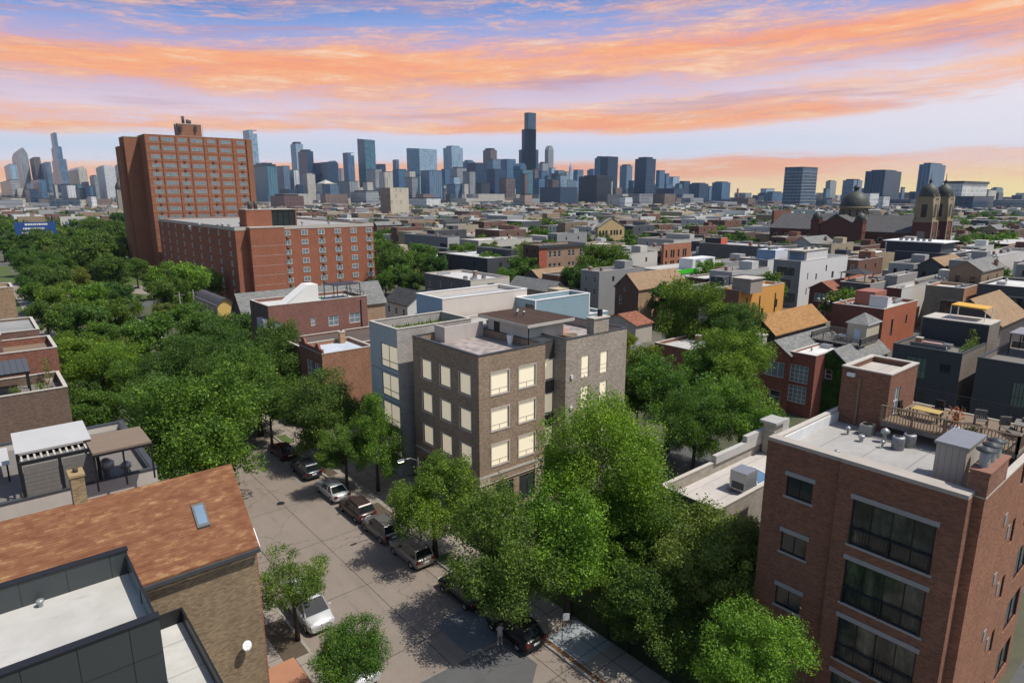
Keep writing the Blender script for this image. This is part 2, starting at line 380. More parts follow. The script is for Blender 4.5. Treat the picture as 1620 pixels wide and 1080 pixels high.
def struct(o): o['kind'] = 'structure'; return o
def dup(o, loc=None, rz=None, label=None, group=None, scale=None, colors=None):
    c = o.copy(); col.objects.link(c)
    if loc is not None: c.location = loc
    if rz is not None: c.rotation_euler = (0, 0, rz)
    if scale is not None: c.scale = scale
    if label: c['label'] = label
    if group: c['group'] = group
    for ch in o.children:
        d = ch.copy(); col.objects.link(d); d.parent = c
        if colors and ch.name.split('.')[0] in colors: d.color = c4(colors[ch.name.split('.')[0]])
        for g in ch.children:
            e = g.copy(); col.objects.link(e); e.parent = d
    return c

# ------------------------------------------------------------------ windows
# style: (frame material, bar width, vertical bars at, horizontal bars at, pane material, trim material or None)
STY = {
 'white': ('white_paint', .07, (), (.5,), 'glass_dark', None),
 'white2': ('white_paint', .07, (.5,), (.5,), 'glass_pale', None),
 'white3': ('white_paint', .07, (.33, .67), (), 'glass_pale', None),
 'grid': ('white_paint', .06, (.25, .5, .75), (.25, .5, .75), 'glass_pale', None),
 'dark': ('black_paint', .06, (.5,), (), 'glass_dark', None),
 'dark1': ('black_paint', .06, (), (), 'glass_dark', None),
 'darkgrid': ('black_paint', .06, (.25, .5, .75), (.4,), 'glass_green', None),
 'sill': ('black_paint', .05, (.5,), (), 'glass_dark', 'sill'),
 'bank': ('coping_light', .07, (.25, .5, .75), (), 'glass_pale', None),
 'pair': ('white_paint', .09, (.5,), (), 'glass_pale', None),
 'slit': ('black_paint', .05, (), (.5,), 'glass_dark', None),
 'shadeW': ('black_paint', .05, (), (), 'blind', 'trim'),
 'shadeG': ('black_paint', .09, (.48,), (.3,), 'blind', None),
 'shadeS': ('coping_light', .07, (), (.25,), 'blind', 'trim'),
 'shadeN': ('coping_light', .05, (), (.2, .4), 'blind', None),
 'balcony': ('black_paint', .08, (.25, .5, .75), (.36,), 'glass_bay', 'lintel'),
}
WC = {}
def win_meshes(w_, h_, sty):
    k = (round(w_, 2), round(h_, 2), sty)
    if k in WC: return WC[k]
    fm, t, vs, hs, pm, trim = STY[sty]
    f = MB().mat(fm); d = .07
    f.box(-w_/2, -d, 0, w_/2, 0, t); f.box(-w_/2, -d, h_-t, w_/2, 0, h_)
    f.box(-w_/2, -d, t, -w_/2+t, 0, h_-t); f.box(w_/2-t, -d, t, w_/2, 0, h_-t)
    for a in vs: f.box(-w_/2+a*w_-t*.4, -d*.8, t, -w_/2+a*w_+t*.4, 0, h_-t)
    for a in hs: f.box(-w_/2+t, -d*.7, a*h_-t*.4, w_/2-t, 0, a*h_+t*.4)
    if sty == 'shadeS': f.box(-t*.4, -d*.75, t, t*.4, 0, .25*h_)
    p = MB().mat(pm); p.box(-w_/2+t, -.02, t, w_/2-t, -.005, h_-t)
    tr = None
    if trim:
        tr = MB()
        if trim == 'trim':
            tr.mat('coping_light'); q = .13; y0, y1 = -.17, -.11
            tr.box(-w_/2-q, y0, -q, w_/2+q, y1, 0); tr.box(-w_/2-q, y0, h_, w_/2+q, y1, h_+q)
            tr.box(-w_/2-q, y0, 0, -w_/2, y1, h_); tr.box(w_/2, y0, 0, w_/2+q, y1, h_)
        else:
            tr.mat('stone'); tr.box(-w_/2-.12, -.19, -.14, w_/2+.12, -.05, 0)
            tr = (tr.mesh('sill'), MB().mat('stone').box(-w_/2-.12, -.17, h_, w_/2+.12, -.08, h_+.28).mesh('lintel'))
        if trim == 'trim': tr = (tr.mesh('surround'),)
    WC[k] = (f.mesh('frame'), p.mesh('pane'), tr); return WC[k]
def add_window(parent, x, y, z, w_, h_, sty, rz, name='window'):
    fm, pm, tm = win_meshes(w_, h_, sty)
    o = link(name, fm, parent, loc=(x, y, z), rz=rz); link('pane', pm, o)
    for q_ in tm or (): link(q_.name.split('.')[0], q_, o, (.30, .29, .28))
    return o
def wall_holes(mb, ax, p, a0, a1, z0, z1, holes, depth=.12):
    """a wall in the plane x=p (ax='W', facing -X) or y=p (ax='S', facing -Y) with real openings and reveals"""
    P = (lambda u, z, d=0: (p+d, u, z)) if ax == 'W' else (lambda u, z, d=0: (u, p+d, z))
    us = sorted({a0, a1} | {h[0] for h in holes} | {h[1] for h in holes}); zs = sorted({z0, z1} | {h[2] for h in holes} | {h[3] for h in holes})
    us = [u for u in us if a0 <= u <= a1]; zs = [z for z in zs if z0 <= z <= z1]
    def quad(a, b, c, d): mb.face([d, c, b, a] if ax == 'W' else [a, b, c, d])
    for i in range(len(us)-1):
        run = None
        for j in range(len(zs)-1):
            um, zm = (us[i]+us[i+1])/2, (zs[j]+zs[j+1])/2
            if any(h[0] < um < h[1] and h[2] < zm < h[3] for h in holes): continue
            quad(P(us[i], zs[j]), P(us[i+1], zs[j]), P(us[i+1], zs[j+1]), P(us[i], zs[j+1]))
    for h in holes:
        a, b, c, d = h[:4]; D = depth
        quad(P(a, c), P(a, c, D), P(a, d, D), P(a, d)); quad(P(b, c, D), P(b, c), P(b, d), P(b, d, D))
        quad(P(a, c, D), P(a, c), P(b, c), P(b, c, D)); quad(P(a, d), P(a, d, D), P(b, d, D), P(b, d))
def grid(L, h, cols, rows, w_, wh, z0, dz, sty, m0=None, m1=None, skip=()):
    m0 = L/cols/2 if m0 is None else m0; m1 = m0 if m1 is None else m1
    r = []
    for i in range(cols):
        u = m0 + (L-m0-m1)*(i/(cols-1) if cols > 1 else .5)
        for j in range(rows):
            if (i, j) in skip or z0+j*dz+wh > h-.4: continue
            r.append((u-w_/2, u+w_/2, z0+j*dz, z0+j*dz+wh, sty))
    return r
def auto_win(L, h, sty, w_=1.1, wh=1.5, pitch=3.2):
    rows = max(1, int((h-1.0)/3.2)); cols = max(1, int(L/pitch))
    return grid(L, h, cols, rows, min(w_, L*.6), wh, h-.9-wh-(rows-1)*3.2-.2, 3.2, sty)
FOOT = []          # footprints taken
BLD = {}
def blk(name, label, x0, y0, x1, y1, h, wall=('brick', (.2, .08, .05)), front=None, W=(), S=(), roof=('membrane', (.35, .34, .33)),
        parapet=.6, coping='coping_light', gable=None, ridge=2.5, cat='house', z0=0.0, over=.35, parent=None, acs=False, north=None):
    """one building: wall, front wall, roof, coping, windows. gable: None / 'x' / 'y' = direction the ridge runs"""
    cxm, cym = x0, y0; top = h
    root = parent or thing(name, label, cat, (x0, y0, z0)); X, Y = x1-x0, y1-y0; H_ = h-z0
    BLD[label] = (root, x0, y0, x1, y1, h)
    if not parent: FOOT.append((x0, y0, x1, y1))
    before = set(root.children) if parent else set()
    wm = MB().mat(wall[0]); W = [(a, b, c-z0, d-z0, s) for a, b, c, d, s in W]; S = [(a, b, c-z0, d-z0, s) for a, b, c, d, s in S]
    eave = H_
    fr = None
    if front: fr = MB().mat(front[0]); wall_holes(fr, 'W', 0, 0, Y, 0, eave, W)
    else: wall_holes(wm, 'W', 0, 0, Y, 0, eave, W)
    wall_holes(wm, 'S', 0, 0, X, 0, eave, S)
    wm.face([(X, 0, 0), (X, Y, 0), (X, Y, eave), (X, 0, eave)]); wm.face([(X, Y, 0), (0, Y, 0), (0, Y, eave), (X, Y, eave)])
    if gable is None:
        p = parapet; t = .25
        if p > 0:
            wm.face([(t, t, H_-p), (t, Y-t, H_-p), (t, Y-t, H_), (t, t, H_)]); wm.face([(X-t, Y-t, H_-p), (X-t, t, H_-p), (X-t, t, H_), (X-t, Y-t, H_)])
            wm.face([(X-t, t, H_-p), (t, t, H_-p), (t, t, H_), (X-t, t, H_)]); wm.face([(t, Y-t, H_-p), (X-t, Y-t, H_-p), (X-t, Y-t, H_), (t, Y-t, H_)])
            MB().mat(coping).ring(-.05, -.05, X+.05, Y+.05, H_, H_+.09, t+.1).build('coping', root)
            MB().mat(roof[0]).face([(t, t, H_-p), (X-t, t, H_-p), (X-t, Y-t, H_-p), (t, Y-t, H_-p)]).build('roof', root, roof[1])
        else:
            MB().mat(roof[0]).box(-over, -over, H_, X+over, Y+over, H_+.22).build('roof', root, roof[1])
    else:
        r = MB().mat(roof[0]); th = .16; o = over
        if gable == 'x':
            k = ridge/(Y/2); g = MB()
            (fr or wm).face([(0, Y, eave), (0, 0, eave), (0, Y/2, eave+ridge)]); wm.face([(X, 0, eave), (X, Y, eave), (X, Y/2, eave+ridge)])
            for sgn in (0, 1):
                ye = -o if sgn == 0 else Y+o; ze = eave-k*o
                a = [(-o, ye, ze), (X+o, ye, ze), (X+o, Y/2, eave+ridge), (-o, Y/2, eave+ridge)]
                _slab(r, a if sgn == 0 else a[::-1], th)
        else:
            k = ridge/(X/2)
            wm.face([(0, 0, eave), (X, 0, eave), (X/2, 0, eave+ridge)]); wm.face([(X, Y, eave), (0, Y, eave), (X/2, Y, eave+ridge)])
            for sgn in (0, 1):
                xe = -o if sgn == 0 else X+o; ze = eave-k*o
                a = [(xe, -o, ze), (X/2, -o, eave+ridge), (X/2, Y+o, eave+ridge), (xe, Y+o, ze)]
                _slab(r, a if sgn == 0 else a[::-1], th)
        r.build('roof', root, roof[1])
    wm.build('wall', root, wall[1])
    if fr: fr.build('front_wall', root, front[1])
    lst = [('W', h_) for h_ in W]+[('S', h_) for h_ in S]; n = 0; rest = MB()
    for ax, (a, b, c, d, sty) in lst:
        u = (a+b)/2; n += 1
        lx, ly, rz = (.12, u, -math.pi/2) if ax == 'W' else (u, .12, 0)
        if n <= 98:
            wo = add_window(root, lx, ly, c, b-a, d-c, sty, rz)
            if acs and (n*7) % 5 < 3:
                link('air_conditioner', acs, wo, loc=((b-a)*.22, 0, -.55))
        else:
            _merge_window(rest, b-a, d-c, sty, lx, ly, c, rz)
    if rest.f: ro = rest.build('window', root); ro['kind'] = 'stuff'
    if parent:
        for c in root.children:
            if c not in before: c.location = (c.location[0]+x0-parent.location[0], c.location[1]+y0-parent.location[1], c.location[2]+z0)
    return root
def Wpx(x0, y0, lst):
    """openings of a street-side wall (plane x0, corner y0) measured in the photograph"""
    r = []
    for l, t, rr, b, sty in lst:
        mx, my = (l+rr)/2, (t+b)/2
        ya, yb = onx(rr, my, x0)[0]-y0, onx(l, my, x0)[0]-y0; zb, zt = onx(mx, b, x0)[1], onx(mx, t, x0)[1]
        r.append((min(ya, yb), max(ya, yb), zb, zt, sty))
    return r
def Spx(y0, x0, lst):
    r = []
    for l, t, rr, b, sty in lst:
        mx, my = (l+rr)/2, (t+b)/2
        xa, xb = ony(l, my, y0)[0]-x0, ony(rr, my, y0)[0]-x0; zb, zt = ony(mx, b, y0)[1], ony(mx, t, y0)[1]
        r.append((xa, xb, zb, zt, sty))
    return r
def _slab(mb, a, th):
    """a roof slope as a thin slab"""
    b = [(p[0], p[1], p[2]+th) for p in a]; mb.face(b); mb.face(a[::-1])
    for i in range(4): j = (i+1) % 4; mb.face([a[i], a[j], b[j], b[i]])
def _merge_window(mb, w_, h_, sty, lx, ly, z, rz):
    for me in win_meshes(w_, h_, sty)[:2]:
        c, s = math.cos(rz), math.sin(rz); off = len(mb.v)
        mb.v += [(lx+v.co.x*c-v.co.y*s, ly+v.co.x*s+v.co.y*c, z+v.co.z) for v in me.vertices]
        mb.mat(me.materials[0])
        for p in me.polygons: mb.f.append(tuple(off+i for i in p.vertices)); mb.mi.append(mb.cur); mb.smooth.append(False)
def frac_px(cx, cy, lx, rx, h=None, X=None, D=None):
    """corner, left end and right end of a roofline in the photograph -> world rectangle and height"""
    if X is not None: y0, h = onx(cx, cy, X); x0 = X
    elif D is not None: x0, y0, h = atd(cx, cy, D)
    else: x0, y0 = at(cx, cy, h)
    y1 = solve_y(lx, x0, h); x1 = solve_x(rx, y0, h)
    return x0, y0, x1, y1, h
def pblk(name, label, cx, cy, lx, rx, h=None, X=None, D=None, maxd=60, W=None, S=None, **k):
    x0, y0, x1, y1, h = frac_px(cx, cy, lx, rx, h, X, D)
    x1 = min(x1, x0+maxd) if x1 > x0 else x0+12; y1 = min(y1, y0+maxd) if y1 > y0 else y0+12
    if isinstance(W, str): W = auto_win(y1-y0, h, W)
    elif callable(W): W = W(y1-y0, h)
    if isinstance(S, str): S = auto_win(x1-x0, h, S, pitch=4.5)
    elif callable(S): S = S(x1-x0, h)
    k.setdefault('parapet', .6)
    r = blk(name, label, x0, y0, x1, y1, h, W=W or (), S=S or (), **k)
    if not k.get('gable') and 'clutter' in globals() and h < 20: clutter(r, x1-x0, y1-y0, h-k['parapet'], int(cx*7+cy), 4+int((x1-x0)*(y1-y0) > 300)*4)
    return r

# ------------------------------------------------------------------ trees
def crown_mesh(name, seed, n, leaf, shape='round', puffs=55, flat=.85, gaps=.0):
    """leaves on small puffs, puffs on the skin of a few uneven lobes: gaps and shade between the lobes come by themselves"""
    rs = np.random.RandomState(seed); nl = 11 if n > 5000 else 7
    lobes = []
    for i in range(nl):
        a = 2*math.pi*(i*.618+rs.rand()*.12); zz = rs.uniform(-.62, .62); k = math.sqrt(max(0, 1-zz*zz)); d_ = rs.uniform(.38, .68)
        if shape == 'cone': d_ *= 1-.55*max(0, (zz+.1)/.8)
        lobes.append((math.cos(a)*k*d_, math.sin(a)*k*d_, zz*.95, rs.uniform(.30, .46)*(1-.25*gaps)))
    lobes.append((0, 0, .45, .42)); lobes.append((.05, -.05, -.1, .5))
    if shape == 'cone': lobes.append((0, 0, .8, .2)); lobes.append((.05, .03, .62, .3))
    pc = []; pr = []
    per = max(3, puffs*2//len(lobes))
    for lx, ly, lz, lr in lobes:
        for k in range(per):
            d = rs.normal(size=3); d /= np.linalg.norm(d); d[2] = d[2]*.95+.08
            pc.append(np.array([lx, ly, lz])+d*lr*rs.uniform(.45, 1.12)); pr.append(rs.uniform(.07, .22)*(1 if n > 5000 else 1.25))
    pc = np.array(pc); pr = np.array(pr); m_ = len(pc)
    wts = pr**2; wts /= wts.sum(); idx = rs.choice(m_, n, p=wts)
    d = rs.normal(size=(n, 3)); d /= np.linalg.norm(d, axis=1)[:, None]
    rr = rs.uniform(.1, 1.25, n)**.55
    ctr = pc[idx]+d*(pr[idx]*rr)[:, None]*np.array([1.12, 1.12, .95])
    # a few sprays reach out past the puffs
    q = rs.rand(n) < .10; ctr[q] *= (1+rs.rand(q.sum())*.13)[:, None]
    ctr[:, 2] *= flat
    nor = d*.55+rs.normal(size=(n, 3))*.85+np.array([0, 0, .35]); nor /= np.linalg.norm(nor, axis=1)[:, None]
    t = np.cross(nor, rs.normal(size=(n, 3))); t /= np.linalg.norm(t, axis=1)[:, None]; b = np.cross(nor, t)
    s = leaf*rs.uniform(.55, 1.35, n)[:, None]
    v = np.stack([ctr-t*s, ctr-b*s*.5+nor*s*.12, ctr+t*s, ctr+b*s*.5+nor*s*.12], 1).reshape(-1, 3)
    me = bpy.data.meshes.new(name); me.vertices.add(n*4); me.vertices.foreach_set('co', v.ravel().astype(np.float32))
    me.loops.add(n*4); me.loops.foreach_set('vertex_index', np.arange(n*4, dtype=np.int32))
    me.polygons.add(n); me.polygons.foreach_set('loop_start', np.arange(0, n*4, 4, dtype=np.int32)); me.polygons.foreach_set('loop_total', np.full(n, 4, dtype=np.int32))
    me.materials.append(MATS['leaves']); me.update(); me.validate(); return me
def trunk_mesh(name, seed, limbs=7, th=1.0):
    """unit tree: crown radius 1 centred at z=0, trunk coming up from z=-1.9"""
    r = random.Random(seed); mb = MB().mat('bark'); w0 = .058*th
    top = (r.uniform(-.06, .06), r.uniform(-.06, .06), -.55)
    mb.tube([(0, 0, -1.95), (0, 0, -1.5), (top[0]*.5, top[1]*.5, -1.0), top, (top[0]*1.5, top[1]*1.5, .25)], [w0*1.35, w0, w0*.85, w0*.7, w0*.2], 8)
    for i in range(limbs):
        a = 2*math.pi*(i+r.random()*.6)/limbs; z0 = r.uniform(-.95, -.3); L = r.uniform(.5, .85); up = r.uniform(.3, .8)
        p0 = Vector((0, 0, z0)); p1 = p0+Vector((math.cos(a)*L*.45, math.sin(a)*L*.45, up*.45)); p2 = p0+Vector((math.cos(a+.25)*L, math.sin(a+.25)*L, up))
        mb.tube([p0, p1, p2], [w0*.5, w0*.3, w0*.08], 5)
        for s in (-1, 1): mb.tube([p1, p1+Vector((math.cos(a+s*.9)*.3, math.sin(a+s*.9)*.3, .28))], [w0*.22, w0*.05], 4)
    return mb.mesh(name)
TK = [trunk_mesh('trunk', 50+i) for i in range(3)]
CR = {}
def crowns(kind):
    if kind in CR: return CR[kind]
    spec = {'near': (46000, .0215, 'round', 95, .95, 0), 'airy': (14000, .023, 'round', 46, .9, .6), 'big': (76000, .0165, 'round', 120, 1.15, 0), 'dense': (38000, .022, 'cone', 95, 1.1, 0),
            'mid': (16000, .037, 'round', 64, .9, 0), 'far': (4200, .07, 'round', 34, .85, 0), 'tiny': (750, .16, 'round', 20, .8, 0)}[kind]
    n, leaf, shape, puffs, flat, gaps = spec
    CR[kind] = [crown_mesh('crown', 11*i+sum(map(ord, kind)), n, leaf, shape, puffs, flat, gaps) for i in range(4 if kind != 'tiny' else 3)]
    return CR[kind]
tree_rng = random.Random(5); TREES = []
def tree(x, y, zc, r, kind='mid', color=(.06, .11, .025), label='', group=None, zscale=1.0, name='tree', trunk=True, rx=None, zb=0.0):
    cr = crowns(kind)[tree_rng.randrange(len(CR[kind]))]; rz = tree_rng.uniform(0, 6.28)
    o = thing(name, label, 'tree', (x, y, zb), 0, group)
    k = tree_rng.uniform(.85, 1.15); c = (color[0]*k*tree_rng.uniform(.88, 1.12), color[1]*k, color[2]*k*tree_rng.uniform(.8, 1.2))
    l = link('crown', cr, o, c, (0, 0, zc-zb), rz); l.scale = ((rx or r), r, r*zscale)
    if trunk:
        t = link('trunk', TK[tree_rng.randrange(3)], o, None, (0, 0, zc-zb), rz)
        t.scale = (r*.95, r*.95, max(.3, (zc-zb)/1.95)) if zc-zb > r*.9 else (r*.95, r*.95, max(.3, (zc-zb)/1.95))
    TREES.append((x, y, r)); return o
GREEN = {'lime': (.165, .262, .036), 'bright': (.118, .205, .030), 'mid': (.080, .148, .028), 'dark': (.064, .126, .028), 'olive': (.122, .165, .038), 'blue': (.035, .078, .032), 'yellow': (.16, .20, .03), 'red': (.20, .075, .03)}
def ptree(px, py, zc, rpx, label, kind='mid', g='mid', **k):
    x, y = at(px, py, zc); dz = (x*SH+y*CH)*CP-(zc-CAMZ)*SP; r = rpx/F*dz
    return tree(x, y, zc, r, kind, GREEN[g], label, **k)

# ------------------------------------------------------------------ the setting: ground, street, pavements, lawns
m, T, b, o = new_mat('ground'); P, xyz = pos(T)
n = T.noise(P, .02, 6.0, .7); n2 = T.noise(P, .35, 5.0, .65)
gcol = T.ramp(n, [(.35, (.05, .065, .028)), (.5, (.085, .08, .05)), (.62, (.13, .12, .10))])
T.l(T.mix(1.0, gcol, T.comb(T.m('ADD', n2, .5), T.m('ADD', n2, .5), T.m('ADD', n2, .5)), 'MULTIPLY'), b.inputs['Base Color']); b.inputs['Roughness'].default_value = .95; MATS['ground'] = m
def road_mat(name, c, slab=None, crack=.5):
    m, T, b, o = new_mat(name); P, xyz = pos(T)
    n = T.noise(P, .18, 6.0, .7); n2 = T.noise(P, 2.5, 5.0, .7); n3 = T.noise(P, 14.0, 3.0, .6)
    f = T.m('ADD', T.m('MULTIPLY', n, .55), T.m('ADD', T.m('MULTIPLY', n2, .22), T.m('ADD', T.m('MULTIPLY', n3, .12), .58)))
    v = T.n('ShaderNodeTexVoronoi', feature='DISTANCE_TO_EDGE'); wp = T.n('ShaderNodeVectorMath', operation='ADD'); T.l(P, wp.inputs[0])
    ws = T.n('ShaderNodeVectorMath', operation='SCALE'); T.l(T.noise(P, .6, 4.0, .6, 1), ws.inputs[0]); ws.inputs['Scale'].default_value = 2.2; T.l(ws.outputs[0], wp.inputs[1])
    T.l(wp.outputs[0], v.inputs['Vector']); v.inputs['Scale'].default_value = .13
    ck = T.m('LESS_THAN', v.outputs['Distance'], .0035)
    f = T.m('MULTIPLY', f, T.m('SUBTRACT', 1.0, T.m('MULTIPLY', ck, crack)))
    if slab:
        for i, s_ in ((0, slab[0]), (1, slab[1])):
            if s_:
                j = T.m('LESS_THAN', T.m('FRACT', T.m('DIVIDE', T.m('ADD', T.m('ADD', xyz[i], 3.2 if i == 0 and s_ > 3 else 0.0), T.m('MULTIPLY', n2, .10)), s_)), .075/s_)
                f = T.m('MULTIPLY', f, T.m('SUBTRACT', 1.0, T.m('MULTIPLY', j, .62)))
    st = T.ss(T.noise(T.comb(T.m('MULTIPLY', xyz[0], 1.4), T.m('MULTIPLY', xyz[1], .12), 5.0), 1.0, 4.0), .5, .8)
    f = T.m('MULTIPLY', f, T.m('SUBTRACT', 1.0, T.m('MULTIPLY', st, .22)))
    T.l(T.mix(1.0, c4(c), T.comb(f, f, f), 'MULTIPLY'), b.inputs['Base Color']); b.inputs['Roughness'].default_value = .9; MATS[name] = m
road_mat('street', (.205, .168, .138), (5.0, 9.0)); road_mat('asphalt', (.085, .085, .085)); road_mat('asphalt_patch', (.12, .125, .13), None, .1)
road_mat('pavement', (.25, .215, .18), (1.7, 1.7), .3); road_mat('pavement_new', (.25, .27, .285), (1.7, 1.7), .1)
plain('soil', (.085, .065, .045), .95, var=.4, scale=3); plain('grass', (.075, .105, .030), .95, var=.35, scale=1.2); plain('curb', (.27, .25, .22), .9, var=.25, scale=3)
plain('dead_leaves', (.13, .065, .032), .95, var=.7, scale=5)
def sheet(name, mat, x0, y0, x1, y1, z):
    return struct(MB().mat(mat).face([(x0, y0, z), (x1, y0, z), (x1, y1, z), (x0, y1, z)]).build(name))
sheet('ground', 'ground', -3500, -1500, 7500, 7500, 0)
sheet('street', 'street', 14.8, -40, 28.1, 420, .012)
for nm, m_, x0, x1, z in (('pavement', 'pavement', 28.3, 32.0, .13), ('pavement', 'pavement', 9.6, 14.6, .13)):
    struct(MB().mat(m_).box(x0, -40, -.2, x1, 300, z).build(nm))
struct(MB().mat('curb').box(28.1, -40, -.2, 28.3, 300, .15).build('curb')); struct(MB().mat('curb').box(14.6, -40, -.2, 14.8, 300, .15).build('curb'))
for k, y in enumerate(range(38, 150, 13)):
    struct(MB().mat('soil' if k % 3 else 'grass').box(28.4, y+3, .1, 29.6, y+6.5, .16).build('verge')); struct(MB().mat('soil').box(12.9, y+2, .1, 14.58, y+7, .17).build('verge'))
sheet('pavement_slab', 'pavement_new', 28.4, 26.6, 31.9, 30.2, .136)
struct(MB().mat('dead_leaves').box(28.32, 20, .1, 28.65, 31, .145).build('leaf_litter'))
struct(MB().mat('asphalt_patch').face([(*at(742, 1036), .018), (*at(800, 1008), .018), (*at(775, 930), .018), (*at(690, 990), .018)]).build('road_patch'))
struct(MB().mat('asphalt').face([(*at(655, 1085), .018), (*at(742, 1040), .018), (*at(800, 1012), .018), (*at(850, 1050), .018), (*at(830, 1130), .018)]).build('road_patch'))
struct(MB().mat('grass').box(32.0, 31.0, -.2, 35.8, 47, .06).build('garden')); struct(MB().mat('grass').box(32.0, 8, -.2, 36, 30.9, .06).build('garden'))
struct(MB().mat('pavement').box(32.0, 48, -.2, 36, 100, .10).build('forecourt')); struct(MB().mat('soil').box(4, 25, -.2, 9.6, 200, .05).build('garden'))
sheet('alley', 'asphalt', 44.5, -10, 70, 7.0, .012); sheet('alley', 'asphalt', 62.5, 7.2, 68, 400, .02)
for i in range(1, 9): sheet('side_street', 'asphalt', 14.8+118*i, -200, 24+118*i, 1500, .02)
for j in range(3): sheet('cross_street', 'asphalt', -400, 212+170*j, 1400, 222+170*j, .03)
sheet('lawn', 'grass', 27, 225, 140, 420, .05); sheet('lawn', 'grass', -60, 225, 13, 378, .05)
struct(MB().mat('pavement').face([(*at(305, 453), .08), (*at(355, 480), .08), (*at(300, 470), .08), (*at(170, 462), .08), (*at(200, 452), .08)]).build('path'))

# ------------------------------------------------------------------ small things that stand on roofs
def rail_mesh(name, pts, h, mat, post=.09, nb=.14, bal=.02, z=0.0, cable=False, top=.04):
    mb = MB().mat(mat)
    for (ax, ay), (bx, by) in zip(pts[:-1], pts[1:]):
        L = math.hypot(bx-ax, by-ay); n = max(1, int(L/1.8))
        for i in range(n+1):
            x, y = ax+(bx-ax)*i/n, ay+(by-ay)*i/n; mb.box(x-post/2, y-post/2, z, x+post/2, y+post/2, z+h)
        mb.tube([(ax, ay, z+h), (bx, by, z+h)], top, 4, smooth=False); mb.tube([(ax, ay, z+.1), (bx, by, z+.1)], top*.7, 4, smooth=False)
        if cable:
            for q in range(1, 5): mb.tube([(ax, ay, z+h*q/5), (bx, by, z+h*q/5)], .012, 4, smooth=False)
        else:
            for i in range(int(L/nb)):
                t = (i+.5)/int(L/nb); x, y = ax+(bx-ax)*t, ay+(by-ay)*t; mb.box(x-bal, y-bal, z+.1, x+bal, y+bal, z+h)
    return mb.mesh(name)
def proto_ac():
    c = MB().mat('grey_metal').box(-.42, -.42, .06, .42, .42, .8); c.mat('coping_dark')
    for k in range(7): c.box(-.43, -.43, .14+k*.09, .43, .43, .165+k*.09)
    f = MB().mat('black_paint').lathe([(.33, .81), (.33, .835), (.12, .83), (.0, .83)], n=16)
    return c.mesh('casing'), f.mesh('fan')
def proto_round_ac():
    c = MB().mat('galvanised').lathe([(.40, .0), (.42, .05), (.42, .95), (.36, 1.0), (.0, 1.0)], n=24); c.mat('coping_dark')
    for k in range(9): c.lathe([(.425, .08+k*.095), (.435, .10+k*.095), (.425, .12+k*.095)], n=24)
    f = MB().mat('black_paint').lathe([(.27, 1.005), (.27, 1.03), (.08, 1.03), (.0, 1.03)], n=16)
    return c.mesh('casing'), f.mesh('fan')
ACM, RACM = proto_ac(), proto_round_ac()
VENTM = MB().mat('galvanised').lathe([(.09, 0), (.09, .45), (.2, .46), (.2, .62), (.05, .74), (0, .74)], n=14).mesh('vent_pipe')
TURBM = MB().mat('galvanised').lathe([(.14, 0), (.13, .22), (.22, .30), (.22, .46), (.17, .50), (.0, .52)], n=16, smooth=False).mesh('turbine_vent')
CHM = MB().mat('brick').box(-.35, -.35, 0, .35, .35, 1.5).mat('coping_light').box(-.42, -.42, 1.5, .42, .42, 1.62).mat('soil').tube([(0, 0, 1.6), (0, 0, 1.85)], .13, 8).mesh('chimney')
def ac(x, y, z, label, rnd=False, s=1.0):
    o = thing('air_conditioner', label, 'air conditioner', (x, y, z), 0, 'air conditioners standing on the flat roofs'); a, f = RACM if rnd else ACM
    link('casing', a, o); link('fan', f, o); o.scale = (s, s, s); return o
def vent(x, y, z, label, turb=False, s=1.0):
    o = thing('roof_vent', label, 'roof vent', (x, y, z), 0, 'metal vents on the flat roofs', TURBM if turb else VENTM); o.scale = (s, s, s); return o
def chimney(parent, x, y, z, colr=(.25, .12, .08), s=1.0):
    o = link('chimney', CHM, parent, colr, (x-parent.location[0], y-parent.location[1], z-parent.location[2])); o.scale = (s, s, s); return o
def part_box(parent, name, mat, x0, y0, z0, x1, y1, z1, color=None):
    p = parent.location; return MB().mat(mat).box(x0-p[0], y0-p[1], z0-p[2], x1-p[0], y1-p[1], z1-p[2]).build(name, parent, color)

def posts(t, mat, boxes, name='post'):
    for b_ in boxes: MB().mat(mat).box(*b_).build(name, t)
HATCHM = MB().mat('grey_metal').box(-.5, -.6, 0, .5, .6, .45).mesh('roof_hatch'); DUCTM = MB().mat('galvanised').box(-1.6, -.2, .15, 1.6, .2, .5).box(-1.5, -.1, 0, -1.35, .1, .15).box(1.35, -.1, 0, 1.5, .1, .15).mesh('duct')
STACKM = MB().mat('brick').box(-.35, -.35, 0, .35, .35, 1.1).mat('coping_light').box(-.4, -.4, 1.1, .4, .4, 1.2).mesh('chimney')
def clutter(root, w_, l_, z, seed, n=4):
    q = random.Random(seed)
    for i in range(n):
        k = q.randrange(5); me, nm = ((VENTM, 'vent_pipe'), (HATCHM, 'roof_hatch'), (DUCTM, 'duct'), (TURBM, 'turbine_vent'), (STACKM, 'chimney'))[k]
        if min(w_, l_) < 5 and k == 2: k = 0
        o = link(nm, me, root, (.25, .13, .09), (q.uniform(1.2, max(1.3, w_-1.2)), q.uniform(1.2, max(1.3, l_-1.2)), z)); s = q.uniform(.9, 1.5); o.scale = (s, s, s)
